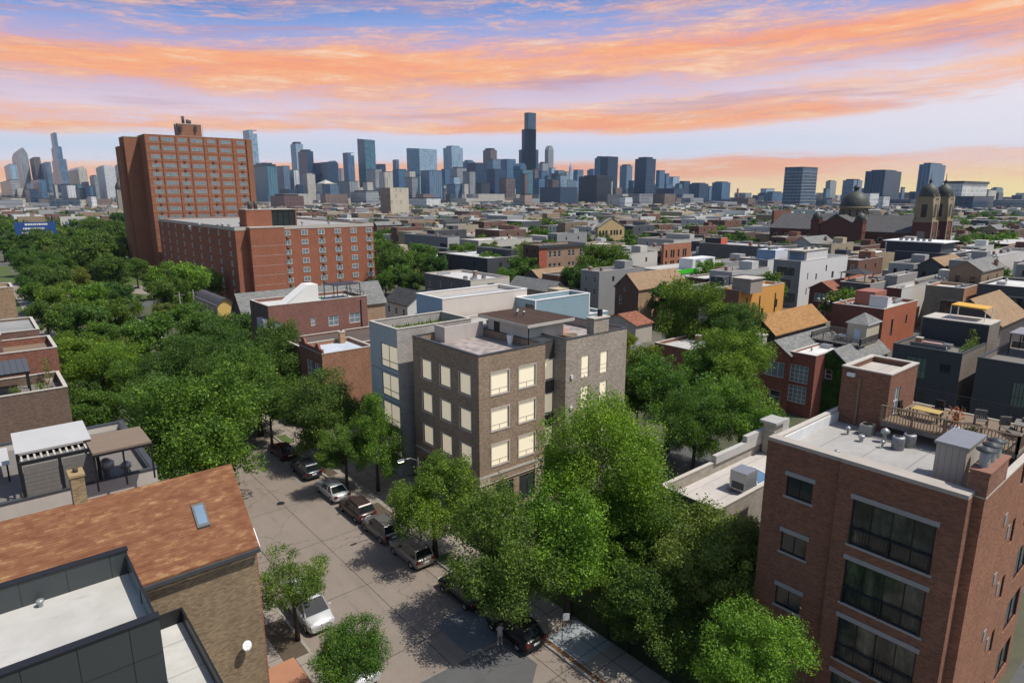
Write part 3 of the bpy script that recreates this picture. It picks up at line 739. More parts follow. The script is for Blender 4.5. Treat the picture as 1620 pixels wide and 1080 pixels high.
# ------------------------------------------------------------------ the brown corner block (centre of the picture)
TAUPE = (.335, .24, .165); WARM = (.40, .335, .275)
m, T, b, o = new_mat('pavers'); P, xyz = pos(T)
ck = T.n('ShaderNodeTexWhiteNoise'); T.l(T.comb(T.m('FLOOR', T.m('DIVIDE', xyz[0], .6)), T.m('FLOOR', T.m('DIVIDE', xyz[1], .6)), 0.0), ck.inputs['Vector'])
T.l(T.ramp(ck.outputs[0], [(0, (.20, .17, .16)), (.4, (.30, .26, .24)), (.75, (.38, .33, .31)), (1, (.25, .19, .17))]), b.inputs['Base Color']); b.inputs['Roughness'].default_value = .85; MATS['pavers'] = m
def brown_block():
    W = []; S = []
    for cy in (50.17, 53.66, 57.2):
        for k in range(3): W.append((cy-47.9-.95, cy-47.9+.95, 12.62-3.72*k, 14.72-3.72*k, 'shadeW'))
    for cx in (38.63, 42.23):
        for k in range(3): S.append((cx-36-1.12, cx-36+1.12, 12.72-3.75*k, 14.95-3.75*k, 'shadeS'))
    for cy in (50.6, 54.0, 57.6): W.append((cy-47.9-1.1, cy-47.9+1.1, .5, 3.2, 'dark'))
    for cx in (39.2, 42.4): S.append((cx-36-1.2, cx-36+1.2, .3, 3.1, 'dark'))
    r = blk('apartment_building', 'four storey brown brick corner block with cream blinds and roof terrace', 36, 47.9, 44.75, 59.9, 16.9, ('brick', TAUPE), W=W, S=S,
            roof=('pavers', None), parapet=.75, coping='coping_dark', cat='building')
    blk('', 'x1', 44.75, 48.35, 46.5, 59.9, 16.8, ('metal_cladding', (.085, .07, .062)), S=[(.05, 1.65, 12.75-3.75*k, 14.9-3.75*k, 'shadeW') for k in range(3)], parent=r, parapet=0, roof=('coping_dark', None), over=0)
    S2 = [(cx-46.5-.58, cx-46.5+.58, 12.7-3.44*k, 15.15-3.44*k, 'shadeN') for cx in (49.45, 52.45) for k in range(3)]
    blk('', 'x2', 46.5, 46.6, 56.2, 60.2, 17.25, ('brick', WARM), S=S2, parent=r, coping='coping_dark', parapet=.95, roof=('pavers', None))
    MB().mat('coping_light').box(-.06, -.06, 4.15, 8.75, .0, 4.4).box(-.06, 0, 4.15, 0, 12, 4.4).box(-.12, -.12, 3.45, 8.75, -.061, 3.5).build('stone_course', r)
    MB().mat('stone').box(-.03, -.03, 0, 1.3, 0, 4.15).box(7.4, -.03, 0, 8.75, 0, 4.15).build('stone_base', r, (.42, .34, .25))
    part_box(r, 'chimney', 'brick', 50.6, 46.56, 17.2, 53.0, 47.6, 18.9, WARM); part_box(r, 'chimney_cap', 'coping_light', 50.5, 46.46, 18.9, 53.1, 47.7, 19.05)
    part_box(r, 'flue', 'black_paint', 51.9, 46.9, 19.05, 52.3, 47.3, 19.8)
    # stair house on the roof
    p = r.location
    pr = MB().mat('stucco').box(44.6-p[0], 50.4-p[1], 16.1, 49.8-p[0], 57.4-p[1], 18.45).build('stair_house', r, (.50, .46, .41))
    MB().mat('shingle_umber').box(43.8-p[0], 49.6-p[1], 18.45, 50.6-p[0], 58.2-p[1], 18.75).build('roof', pr)
    MB().mat('coping_light').box(43.72-p[0], 49.52-p[1], 18.38, 50.68-p[0], 49.6-p[1], 18.7).box(43.72-p[0], 49.6-p[1], 18.38, 43.8-p[0], 58.2-p[1], 18.7).build('fascia', pr)
    MB().mat('black_paint').box(44.55-p[0], 55.3-p[1], 16.15, 44.6-p[0], 56.3-p[1], 18.2).build('door', pr)
    MB().mat('black_paint').tube([(44.5-p[0], 50.3-p[1], 18.3), (44.5-p[0], 50.3-p[1], 16.2)], .06, 6).build('downpipe', pr)
    part_box(r, 'terrace_screen', 'stucco', 38.7, 57.6, 16.15, 44.0, 57.85, 17.9, (.45, .40, .37))
    part_box(r, 'terrace_screen', 'stucco', 38.7, 57.9, 16.15, 38.95, 59.6, 17.9, (.45, .40, .37))
    b_ = MB().mat('metal_cladding').box(20.2, 4.5, 12.2, 22.1, 9.5, 13.5).box(20.2, 4.5, 8.6, 22.1, 9.5, 9.9).build('balcony', r, (.16, .125, .105))
    MB().mat('timber').box(21.9, 4.6, 0, 22.05, 4.75, 12.2).build('balcony_post', r)
    for k in range(2): MB().mat('plastic_white').box(11.2, -1.45, 12.9-3.5*k, 11.5, -1.3, 13.3-3.5*k).build('wall_lamp', r)
    return r
brown = brown_block()
for i, (dx, dy, l) in enumerate(((46.2, 54.2, 'white capped vent pipe on the brown stair house roof, front one'), (46.9, 54.9, 'white capped vent pipe on the brown stair house roof, middle one'), (46.6, 53.5, 'white capped vent pipe on the brown stair house roof, nearest the edge'))): vent(dx, dy, 18.75, l, s=.9)
t = thing('planter', 'tall white tapered planter on the terrace of the brown block', 'planter', (43.6, 52.3, 16.15)); MB().mat('plastic_white').lathe([(.22, 0), (.38, 1.1), (.36, 1.12), (.33, 1.0), (0, .98)], n=18).build('pot', t); MB().mat('soil').lathe([(.33, 1.0), (0, 1.01)], n=18).build('soil', t)
t = thing('garden_chair', 'round wicker lounge chair on the roof terrace of the brown block', 'chair', (49.3, 48.9, 16.3)); MB().mat('timber').lathe([(.5, .1), (.8, .35), (.85, .8), (.7, .8), (.5, .45), (0, .4)], n=18).build('basket', t); MB().mat('coping_light').lathe([(.55, .45), (.4, .55), (0, .56)], n=14).build('cushion', t)
t = thing('terrace_sofa', 'pinkish cushioned sofa on the roof terrace behind the brown chimney', 'sofa', (50.2, 50.4, 16.3)); MB().mat('stucco').box(-.9, -.4, .15, .9, .45, .5).build('seat', t, (.5, .33, .28)); MB().mat('stucco').box(-.9, .45, .15, .9, .65, 1.0).build('backrest', t, (.55, .38, .33))
# ------------------------------------------------------------------ grey concrete neighbour, long pale house, blue clapboard house
def grey_house():
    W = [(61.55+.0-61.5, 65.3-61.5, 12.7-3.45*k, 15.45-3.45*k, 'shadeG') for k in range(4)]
    r = blk('apartment_building', 'grey concrete panel house with large black framed cream windows', 35, 61.5, 45.2, 67.9, 17.5, ('block', (.40, .36, .33)), front=('stucco', (.43, .46, .47)), W=W, parapet=1.0, cat='building', coping='coping_light', roof=('grass', None))
    for z in (12.2, 8.75, 5.3): part_box(r, 'joint', 'coping_dark', 34.985, 61.5, z, 35, 67.9, z+.05)
    blk('', 'x3', 45.2, 61.52, 56.4, 67.5, 16.4, ('clapboard', (.50, .44, .39)), parent=r, parapet=.4)
    return r
grey_house()
for i in range(14):
    x, y = 36+random.Random(i).random()*8, 62.3+random.Random(i+50).random()*4.6
r0 = random.Random(3); gm = MB().mat('grass')
for i in range(260):
    x, y = 36+r0.random()*8.5, 62.4+r0.random()*4.6; h = r0.uniform(.2, .8); a = r0.uniform(0, 6.28)
    gm.face([(x, y, 16.5), (x+.15*math.cos(a), y+.15*math.sin(a), 16.5), (x+.2*math.cos(a+.4), y+.1, 16.5+h)])
g_ = gm.build('roof_grass'); g_['kind'] = 'stuff'; g_['label'] = 'dry weeds and grasses growing on the grey house roof'; g_['category'] = 'grass'
r = blk('house', 'long low house wall in pale cream clapboard beside the blue house', 45.6, 68.2, 60, 74.5, 19.0, ('clapboard', (.60, .53, .47)), front=('painted', (.32, .42, .52)), parapet=.5, cat='house', coping='white_paint')
bl = blk('house', 'pale blue clapboard house with white edged flat roof behind the brown block', 57.9, 64.1, 68.6, 68.15, 18.0, ('clapboard', (.25, .35, .40)), W=[(.3, 2.0, 14.6, 17.4, 'dark1')], parapet=.6, coping='white_paint')
blk('', 'x4', 68.6, 64.1, 72.6, 68.1, 14.9, ('clapboard', (.25, .35, .40)), parent=bl, parapet=.4, coping='white_paint')
MB().mat('white_paint').box(-.04, -.04, 0, .14, 0, 18).box(10.5, -.04, 14.9, 10.7, 0, 18).build('corner_board', bl)
# ------------------------------------------------------------------ red brick condominium in the right foreground
CB = (.215, .088, .052)
def condo():
    W = []
    for k in range(4):
        if k < 4: W.append((1.12, 5.25, 12.72-3.72*k, 15.45-3.72*k, 'balcony'))
    r = blk('apartment_building', 'red brick condominium with wide black glazed bays and grey flat roof', 36, 7.94, 37.0, 14.1, 17.35, ('brick', CB), W=W, parapet=0, roof=('stone', (.38, .34, .30)), over=.0, cat='building')
    blk('', 'x5', 36.25, 14.1, 37.0, 18.57, 17.25, ('brick', CB), W=[(1.45, 3.05, 14.1-3.72*k, 15.4-3.72*k, 'sill') for k in range(4)], parent=r, parapet=0, roof=('stone', (.38, .34, .30)), over=0)
    Sw = [(44.3-37, 44.95-37, 12.0-3.72*k, 13.6-3.72*k, 'slit') for k in (-1, 0, 1, 2, 3)]+[(47.3-37, 50.4-37, 12.0-3.72*k, 14.2-3.72*k, 'dark') for k in (0, 1, 2, 3)]
    blk('', 'x6', 37.0, 7.5, 51.2, 18.57, 17.25, ('brick', (.29, .125, .07)), S=Sw, parent=r, parapet=.75, roof=('membrane', (.335, .322, .305)), coping='coping_light')
    p = r.location; L = lambda mb, n, c=None, par=r: mb.build(n, par, c)
    part_box(r, 'brick_pier', 'brick', 36.96, 7.46, 17.2, 40.4, 8.3, 18.55, (.26, .12, .08)); part_box(r, 'pier_cap', 'stone', 36.9, 7.4, 18.55, 40.45, 8.36, 18.66, (.24, .12, .085))
    # inner face of the far parapet: white membrane
    part_box(r, 'parapet_lining', 'membrane', 37.3, 18.18, 16.5, 45.4, 18.3, 17.2, (.62, .62, .62))
    for k, z in enumerate((12.72, 9.0, 5.28, 1.56)):
        me = rail_mesh('rail', [(0, 0), (0, 4.0)], 1.0, 'black_paint', nb=.16, bal=.012); link('balcony_rail', me, r, None, (-.05, 1.18, z))
    for z in (14.0, 10.3, 6.6, 2.9):
        part_box(r, 'wall_vent', 'galvanised', 42.0, 7.46, z, 42.5, 7.5, z+.7); part_box(r, 'wall_vent', 'galvanised', 43.2, 7.46, z-1.2, 43.6, 7.5, z-.4)
    # stair tower
    blk('', 'x7', 45.2, 15.2, 50.0, 18.3, 20.45, ('brick', CB), S=[(1.0, 1.95, 17.4, 19.4, 'white2')], parent=r, z0=16.5, parapet=.35, roof=('membrane', (.42, .38, .34)), coping='coping_light')
    part_box(r, 'wall_lamp', 'plastic_white', 45.0, 17.4, 19.9, 45.2, 17.9, 20.15); part_box(r, 'downpipe', 'timber', 45.08, 17.0, 16.6, 45.19, 17.12, 19.9)
    # metal clad chimney housing
    ch = part_box(r, 'flue_housing', 'metal_cladding', 38.5, 8.9, 16.5, 41.4, 10.3, 19.0, (.42, .37, .32)); part_box(r, 'flue_housing_roof', 'grey_metal', 38.4, 8.8, 19.0, 41.5, 10.4, 19.15)
    for x in (37.75, 38.75, 39.65):
        c_ = MB().mat('galvanised').lathe([(.24, 18.6), (.24, 19.35), (.2, 19.4), (.2, 19.5)], x-36, .0, 16); c_.mat('coping_dark').lathe([(.44, 19.5), (.44, 19.57), (0, 19.7)], x-36, .0, 16); c_.build('chimney_pot', r)
    return r
cnd = condo()
# timber roof deck of the condominium with its furniture
dk = thing('roof_deck', 'timber roof deck with baluster railing on the red brick condominium', 'deck', (44.4, 7.9, 16.5))
d = MB().mat('timber')
for k in range(36): d.box(.05, .1+k*.2, 1.0, 6.0, .1+k*.2+.185, 1.04)
d.build('deck_floor', dk)
MB().mat('timber_grey').box(0, 0, .72, .06, 7.3, 1.0).box(0, 0, .72, 6, .06, 1.0).box(1.5, 1, 0, 1.65, 1.15, .98).box(1.5, 6, 0, 1.65, 6.15, .98).build('deck_frame', dk)
for nm, pts in (('railing', [(0, 7.3), (0, 0)]), ('railing', [(0, 0), (6.0, 0)])): link(nm, rail_mesh(nm, pts, 1.1, 'timber', post=.13, nb=.17, bal=.022, top=.055), dk, None, (.03, .03, 1.0))
link('cable_railing', rail_mesh('cable_railing', [(0, 7.3), (0, 0)], 1.15, 'black_paint', post=.05, cable=True, top=.025), dk, None, (6.0, 0, 1.0))
def bench_chair(name, label, x, y, z, rz, cat, w_=.65, long=False, g=None, mat='timber_grey'):
    t = thing(name, label, cat, (x, y, z), rz, g)
    s_ = MB().mat(mat); L = 1.6 if long else .55
    for k in range(int(L/.11)): s_.box(-w_/2, k*.11, .36, w_/2, k*.11+.085, .39)
    s_.build('seat', t); bk = MB().mat(mat)
    for k in range(6): bk.box(-w_/2+k*w_/6, L-.02, .4, -w_/2+k*w_/6+w_/9, L+.05+.1, .95)
    bk.box(-w_/2, L, .9, w_/2, L+.1, .97).build('backrest', t)
    for sx in (-1, 1):
        for yy in (.03, L-.05): MB().mat(mat).box(sx*w_/2-.03, yy, 0, sx*w_/2+.03, yy+.06, .36 if not (not long and 1) else .6).build('leg', t)
    return t
G1 = 'chairs on the timber roof deck'
bench_chair('deck_chair', 'slatted grey armchair beside the lounger on the timber roof deck', 48.0, 10.6, 17.55, -1.2, 'chair', g=G1)
bench_chair('sun_lounger', 'grey slatted sun lounger at the near end of the timber roof deck', 46.9, 8.4, 17.55, -.9, 'sun lounger', .6, True)
bench_chair('deck_chair', 'slatted grey chair beside the low grey table on the roof deck', 49.2, 8.2, 17.55, 1.2, 'chair', g=G1)
bench_chair('dining_chair', 'dark chair drawn up to the yellow table, nearer the railing', 46.4, 12.2, 17.55, 3.14, 'chair', .5, g=G1, mat='black_paint')
bench_chair('dining_chair', 'dark chair drawn up to the yellow table, nearer the stair tower', 46.6, 14.3, 17.55, 0, 'chair', .5, g=G1, mat='black_paint')
bench_chair('dining_chair', 'dark chair at the far side of the yellow table', 48.2, 13.2, 17.55, -1.57, 'chair', .5, g=G1, mat='black_paint')
def table(label, x, y, z, w_, l_, topm, topc, rz=0, h=.74):
    t = thing('garden_table', label, 'table', (x, y, z), rz); MB().mat(topm).box(-w_/2, -l_/2, h-.05, w_/2, l_/2, h).build('tabletop', t, topc)
    for sx in (-1, 1):
        for sy in (-1, 1): MB().mat('black_paint').box(sx*(w_/2-.1)-.03, sy*(l_/2-.1)-.03, 0, sx*(w_/2-.1)+.03, sy*(l_/2-.1)+.03, h-.05).build('leg', t)
    return t
table('yellow topped dining table on the timber roof deck', 46.7, 13.3, 17.55, .95, 1.6, 'painted', (.42, .30, .10))
table('grey slatted low table near the deck chairs', 48.4, 8.5, 17.55, 1.5, 1.0, 'timber_grey', None, .1)
def pot_plant(label, x, y, z, r_, h, pc, leafc, name='potted_plant', n=120):
    t = thing(name, label, 'plant', (x, y, z)); MB().mat('painted').lathe([(r_*.7, 0), (r_, r_*1.7), (r_*.85, r_*1.7), (0, r_*1.5)], n=14).build('pot', t, pc)
    q = random.Random(int(x*31+y*17)); mb = MB().mat('leaves')
    for i in range(n):
        a = q.uniform(0, 6.28); e = q.random(); d_ = q.uniform(.1, 1)*r_*1.5; c_ = Vector((math.cos(a)*d_, math.sin(a)*d_, r_*1.6+e*h)); s_ = .07+.05*q.random()
        u = Vector((q.uniform(-1, 1), q.uniform(-1, 1), q.uniform(-1, 1))).normalized()*s_; v = u.cross(Vector((q.uniform(-1, 1), q.uniform(-1, 1), 1))).normalized()*s_*.6
        mb.face([c_-u, c_-v, c_+u, c_+v])
    mb.build('foliage', t, leafc); return t
pot_plant('tall rust coloured potted plant in a pale pot on the deck', 45.1, 11.3, 17.55, .32, 1.3, (.4, .4, .4), (.28, .09, .04)); pot_plant('small green plant in a blue pot on the timber deck', 45.2, 10.4, 17.55, .22, .3, (.03, .06, .25), (.05, .09, .03))
ac(44.0, 15.8, 16.5, 'square grey air conditioner beside the brick stair tower', s=.9); ac(42.8, 13.5, 16.5, 'round ribbed air conditioner nearest the middle of the condominium roof', True, .85); ac(43.8, 13.2, 16.5, 'round ribbed air conditioner close against the timber deck', True, .85)
vent(43.4, 14.5, 16.5, 'tall pale pipe vent between the air conditioners on the condominium', s=1.3); vent(38.9, 15.5, 16.5, 'squat turbine vent near the far left edge of the condominium roof', True, .7); vent(38.9, 10.9, 16.5, 'squat turbine vent next to the metal flue housing', True, .7)
vent(42.4, 15.5, 16.5, 'small turbine vent left of the square air conditioner', True, .9); vent(43.0, 16.6, 16.5, 'low pipe vent near the white parapet of the condominium', False, .8); vent(42.3, 14.2, 16.5, 'thin pipe vent left of the round air conditioners', False, .7)
# low grey building behind it, with chimney and skylight
lo = blk('building', 'low stone walled building with stepped grey parapet between trees and condominium', 41.0, 24.4, 61.5, 29.9, 8.6, ('block', (.34, .30, .25)), front=('stone', (.15, .15, .14)), parapet=1.0, roof=('membrane', (.46, .42, .39)), cat='building')
part_box(lo, 'chimney', 'block', 56.3, 28.3, 7.5, 57.9, 29.4, onx(1222, 660, 57)[1]-.4, (.36, .33, .27)); part_box(lo, 'chimney_cap', 'stone', 56.0, 28.0, onx(1222, 660, 57)[1]-.4, 58.2, 29.7, onx(1222, 660, 57)[1]-.15, (.36, .35, .33))
part_box(lo, 'parapet_step', 'stucco', 48.5, 29.45, 8.55, 61.5, 29.9, 9.3, (.42, .40, .37)); part_box(lo, 'parapet_step', 'stucco', 53.5, 29.44, 9.3, 61.5, 29.91, 9.9, (.40, .38, .36))
t = thing('rooftop_unit', 'grey box ventilation unit on the low stone building roof', 'ventilation unit', (46.6, 25.4, 7.6)); MB().mat('grey_metal').box(0, 0, .2, 1.7, 1.5, 1.9).build('casing', t); MB().mat('coping_dark').box(-.02, .2, .4, 0, 1.3, 1.0).build('grille', t)
t = thing('skylight', 'white ribbed glass pyramid skylight on the low stone building', 'skylight', (48.8, 25.6, 7.6)); s_ = MB().mat('glass_blue')
for a, b_ in (((0, 0), (2.4, 0)), ((2.4, 0), (2.4, 2.4)), ((2.4, 2.4), (0, 2.4)), ((0, 2.4), (0, 0))): s_.face([(*a, .3), (*b_, .3), (1.2, 1.2, 1.2)])
s_.build('glazing', t); f_ = MB().mat('white_paint').ring(-.06, -.06, 2.46, 2.46, 0, .3, .12)
for a in ((0, 0), (2.4, 0), (2.4, 2.4), (0, 2.4)): f_.tube([(*a, .32), (1.2, 1.2, 1.22)], .05, 4, smooth=False)
f_.build('frame', t)
# ------------------------------------------------------------------ brown shingle gable house, left foreground
GY0, GYR, GE, GR = 34.35, 37.93, 13.0, 16.4
def gable_house():
    r = thing('brick_house', 'brick house with long rust brown shingle roof and one skylight', 'house', (-22, GY0, 0)); L = 32.0; D = 2*(GYR-GY0); FOOT.append((-22, GY0, 10, GY0+D))
    MB().mat('brick').box(0, 0, 0, L, D, GE).face([(L, 0, GE), (L, D, GE), (L, D/2, GR)]).face([(0, D, GE), (0, 0, GE), (0, D/2, GR)]).build('wall', r, (.27, .195, .115))
    rf = MB().mat('shingle_brown'); k = (GR-GE)/(D/2)
    _slab(rf, [(-.3, -.25, GE-.25*k), (L+.15, -.25, GE-.25*k), (L+.15, D/2, GR), (-.3, D/2, GR)], .12); _slab(rf, [(L+.15, D+.25, GE-.25*k), (-.3, D+.25, GE-.25*k), (-.3, D/2, GR), (L+.15, D/2, GR)], .12)
    rf.build('roof', r)
    MB().mat('coping_dark').box(-.3, -.42, GE-.42, L+.15, -.27, GE-.22).build('gutter', r); MB().mat('white_paint').tube([(L+.17, -.3, GE-.2), (L+.17, .6, GE+.6)], .05, 4).build('verge_board', r)
    MB().mat('brick').box(L, .0, 0, L+.08, .5, GE-.3).build('corner_bricks', r, (.33, .12, .07))
    # skylight flush on the slope
    ys = onx(311, 842, 7.8)[0]
    x0, x1 = 29.45, 30.1; ya, yb = 1.15, 2.15; f = lambda y: GE+k*y+.125
    sk = MB().mat('coping_dark'); _slab(sk, [(x0, ya, f(ya)), (x1, ya, f(ya)), (x1, yb, f(yb)), (x0, yb, f(yb))], .12); so_ = sk.build('skylight', r)
    g = MB().mat('glass_blue'); _slab(g, [(x0+.09, ya+.1, f(ya+.1)+.121), (x1-.09, ya+.1, f(ya+.1)+.121), (x1-.09, yb-.1, f(yb-.1)+.121), (x0+.09, yb-.1, f(yb-.1)+.121)], .02); g.build('pane', so_)
    c = MB().mat('brick').box(24.35, D/2-.1, GR-.5, 24.95, D/2+.9, GR+1.5); c.mat('stone').box(24.3, D/2-.15, GR+1.5, 25.0, D/2+.95, GR+1.62).mat('soil').tube([(24.65, D/2+.4, GR+1.6), (24.65, D/2+.4, GR+1.9)], .12, 8)
    c.build('chimney', r, (.33, .23, .12))
    return r
gable_house()
t = thing('satellite_dish', 'small grey satellite dish fixed to the brick side wall of the rust roofed house', 'satellite dish', (8.9, GY0-.02, 7.0)); t.scale = (.8, .8, .8)
MB().mat('plastic_white').lathe([(.0, .0), (.2, .03), (.34, .10), (.35, .12), (.2, .06), (0, .03)], n=20).build('dish', t).rotation_euler = (1.1, 0, .3)
t.children[0].location = (0, -.45, .2); MB().mat('grey_metal').tube([(0, 0, 0), (0, -.25, .05), (0, -.43, .2)], .03, 6).tube([(0, -.43, .2), (.1, -.85, .3)], .015, 5).build('bracket', t)
MB().mat('stucco').box(31.9, -1.5, 2.7, 34.4, 2.4, 2.9).build('porch_roof', bpy.data.objects['brick_house'], (.36, .17, .10)); MB().mat('brick').box(31.9, -1.3, 0, 34.2, 2.2, 2.69).build('porch', bpy.data.objects['brick_house'], (.3, .12, .07))
# ------------------------------------------------------------------ dark metal panelled house with white roof
m, T, b, o = new_mat('roof_white'); P, xyz = pos(T)
n = T.noise(P, .5, 6.0, .65); sm_ = T.ss(T.noise(T.comb(T.m('MULTIPLY', xyz[0], .35), T.m('MULTIPLY', xyz[1], 1.6), 1.0), 1.1, 5.0, .6), .60, .78); sp_ = T.m('GREATER_THAN', T.noise(P, 9.0, 2.0), .74)
c_ = T.ramp(n, [(.3, (.40, .385, .35)), (.7, (.50, .49, .46))]); c_ = T.mix(T.m('MULTIPLY', sm_, .55), c_, (.22, .19, .13, 1)); c_ = T.mix(T.m('MULTIPLY', sp_, .4), c_, (.2, .17, .12, 1))
T.l(c_, b.inputs['Base Color']); b.inputs['Roughness'].default_value = .7; MATS['roof_white'] = m
panels('dark_panels', (.045, .052, .055), 1.75, 2.9)
def panel_house():
    X1, Y0, Y1, H = 3.85, 27.0, 34.0, 15.2
    r = thing('house', 'dark metal panelled house with sunken white roof in the bottom left', 'house', (-20, Y0, 0)); D = Y1-Y0; L = 23.85; FOOT.append((-20, Y0, X1, Y1))
    MB().mat('dark_panels').box(0, 0, 0, L, D, H-1.25, False).box(0, 0, H-1.25, L-2.1, .35, H).box(0, D-.35, H-1.25, L, D, H).box(0, .35, H-1.25, .35, D-.35, H).box(L-2.1, 0, H-1.25, L, .35, H).build('wall', r)
    MB().mat('black_paint').box(-.03, -.05, H, L+.05, .4, H+.07).box(-.03, D-.4, H, L+.05, D+.05, H+.07).build('coping', r)
    m_ = MB().mat('roof_white').box(.35, .35, H-1.24, L-.05, D-.35, H-1.2); m_.build('roof', r)
    MB().mat('glass_green').box(L-.08, .5, H-1.2, L-.04, D-.5, H-.25).build('glass_balustrade', r)
    MB().mat('black_paint').box(L-.12, .4, H-.25, L, D-.4, H-.19).box(L-.1, .4, H-1.2, L, .46, H-.2).box(L-.1, D-.46, H-1.2, L, D-.4, H-.2).box(L-.1, D/2, H-1.2, L, D/2+.05, H-.2).build('handrail', r)
    # lower front terrace towards the street
    MB().mat('dark_panels').box(L, -1.6, 0, L+1.9, D-1.2, 10.9).build('front_bay', r); MB().mat('membrane').box(L+.1, -1.5, 10.9, L+1.8, D-1.3, 10.95).build('bay_roof', r, (.48, .47, .44))
    MB().mat('black_paint').ring(L, -1.6, L+1.9, D-1.2, 10.9, 11.7, .1).build('bay_parapet', r)
    vent(X1-3.6, Y1-.8, H-1.2, 'small white dome vent on the sunken white roof', True, .7)
    return r
panel_house()
# ------------------------------------------------------------------ cream house with pergola terrace behind the rust roof
cr_ = blk('house', 'cream rendered house with corrugated canopies on its roof terrace', -14, 46, 7.6, 58.0, 14.2, ('stucco', (.50, .45, .40)), parapet=.5, coping='coping_dark', roof=('timber_grey', None))
siding('corrugated', (.46, .46, .45), .28, axis=1, depth=.35); siding('seam_metal', (.07, .075, .085), .55, axis=0, depth=.5)
t = thing('canopy', 'white corrugated canopy above the dark pergola', 'canopy', (-5.6, 48.6, 14.1))
_z = 2.5; a0, a1 = at(19, 730, 16.6), at(141, 703, 16.6); b0 = at(15, 701, 16.6)
sh = MB().mat('corrugated'); Lx = a1[0]-a0[0]; t.location = (a0[0]+.2, a0[1]+.75, 14.25); _slab(sh, [(0, 0, _z), (Lx, 0, _z), (Lx, 3.6, _z+.25), (0, 3.6, _z+.25)], .05); sh.build('sheet', t)
posts(t, 'black_paint', [(x-.06, y-.06, 0, x+.06, y+.06, _z) for x in (.1, Lx-.1) for y in (.1, 3.4)])
t = thing('pergola', 'dark slatted pergola with timber privacy screens on the cream house', 'pergola', (.55, 46.1, 13.7)); PL = 3.9
f_ = MB().mat('black_paint')
for x in (0, PL/2, PL): f_.box(x-.09, 0, 0, x+.09, .18, 2.6)
f_.box(-.1, 0, 2.6, PL+.1, .18, 2.8).box(-.1, 1.3, 2.6, PL+.1, 1.42, 2.8).build('frame', t)
sl_ = MB().mat('coping_light')
for k in range(12): sl_.box(k*PL/12+.1, .18, 2.72, k*PL/12+.2, 1.3, 2.84)
sl_.build('rafters', t)
for k in range(2):
    s_ = MB().mat('timber_grey')
    for q in range(9): s_.box(k*PL/2+.12, .05, .15+q*.26, (k+1)*PL/2-.12, .1, .15+q*.26+.24)
    s_.build('screen', t)
t = thing('canopy', 'flat brown canopy on slim posts at the street end of the cream house', 'canopy', (0, 0, 0)); c0, c1 = at(146, 718, 16.6), at(241, 700, 16.6); t.location = (c0[0], c0[1], 14.1)
Lx = c1[0]-c0[0]; MB().mat('stucco').box(0, 0, 2.4, Lx, 3.6, 2.52).build('sheet', t, (.20, .15, .11)); po = MB().mat('black_paint').ring(-.05, -.05, Lx+.05, 3.65, 2.26, 2.4, .12)
for x in (.05, Lx*.5, Lx-.05): po.box(x-.05, .02, 0, x+.05, .12, 2.26)
po.build('frame', t)
gx = at(0, 735, 14.6)
t = thing('canopy', 'smaller pale corrugated canopy at the left edge of the cream house', 'canopy', (gx[0]-5.5, gx[1]-1.2, 13.7)); sh = MB().mat('corrugated'); _slab(sh, [(0, 0, 1.2), (6.0, 0, 1.2), (6.0, 3.0, 1.4), (0, 3.0, 1.4)], .05); sh.build('sheet', t); posts(t, 'black_paint', [(.1, .1, 0, .2, .2, 1.2), (5.8, .1, 0, 5.9, .2, 1.2)])
vent(4.9, 46.8, 13.7, 'tall galvanised flue beside the brown canopy, left one', s=2.3); vent(6.0, 46.9, 13.7, 'short galvanised flue with wide cap under the brown canopy', s=1.6); vent(3.9, 46.6, 13.7, 'small square hooded vent next to the brick chimney', True, 1.3)
# ------------------------------------------------------------------ left row of houses beyond
b4 = blk('brick_house', 'dark brown brick house with black seamed metal pergola roof on its terrace', -18, 80, 6.0, 88, 12.3, ('brick', (.165, .105, .075)), parapet=1.0, roof=('timber_grey', None), coping='coping_light')
t = thing('pergola', 'terrace pergola with black standing seam metal roof, plants around it', 'pergola', (-12, 82.3, 11.3)); sh = MB().mat('seam_metal'); _slab(sh, [(0, 0, 2.7), (15.2, 0, 2.7), (15.2, 4.0, 3.3), (0, 4.0, 3.3)], .08); sh.build('roof', t)
MB().mat('black_paint').box(0, .05, 2.5, 15.2, .2, 2.7).build('beam', t)
posts(t, 'black_paint', [(x-.08, .1, 0, x+.08, .26, 2.5) for x in (.2, 5, 10, 15)]+[(x-.08, 3.7, 0, x+.08, 3.86, 3.2) for x in (.2, 5, 10, 15)])
for i, (x, y, l) in enumerate(((-.5, 81.2, 'white flowering potted plants at the left of the dark pergola'), (1.6, 81.1, 'green potted bush in the middle of the pergola terrace'), (3.9, 81.2, 'leafy potted bush near the corner of the pergola terrace'), (4.9, 86.6, 'tall shrub behind the dark pergola on the brick terrace'))): pot_plant(l, x, y, 11.3, .4, .9 if i < 3 else 2.4, (.3, .25, .2), GREEN['olive'], n=200)
bench_chair('deck_chair', 'light blue grey folding chair at the corner of the brick terrace', 5.0, 81.4, 11.3, .5, 'chair', .6)
b5 = blk('brick_house', 'red brick house with pale stone bay and stepped roof terraces', -16, 90.5, 6.4, 99, 14.6, ('brick', (.24, .085, .055)), parapet=.8, roof=('timber', None), coping='coping_light')
blk('', 'x8', -18, 91.5, 1.5, 98.5, 16.6, ('brick', (.20, .10, .07)), parent=b5, z0=13.9, parapet=.6, roof=('membrane', (.35, .31, .28)))
b6 = blk('brick_house', 'brick house with wide grey flat roof among the left row', -18, 101, 5.6, 112, 15.2, ('brick', (.19, .10, .075)), parapet=.25, roof=('membrane', (.26, .26, .25)), coping='coping_light')
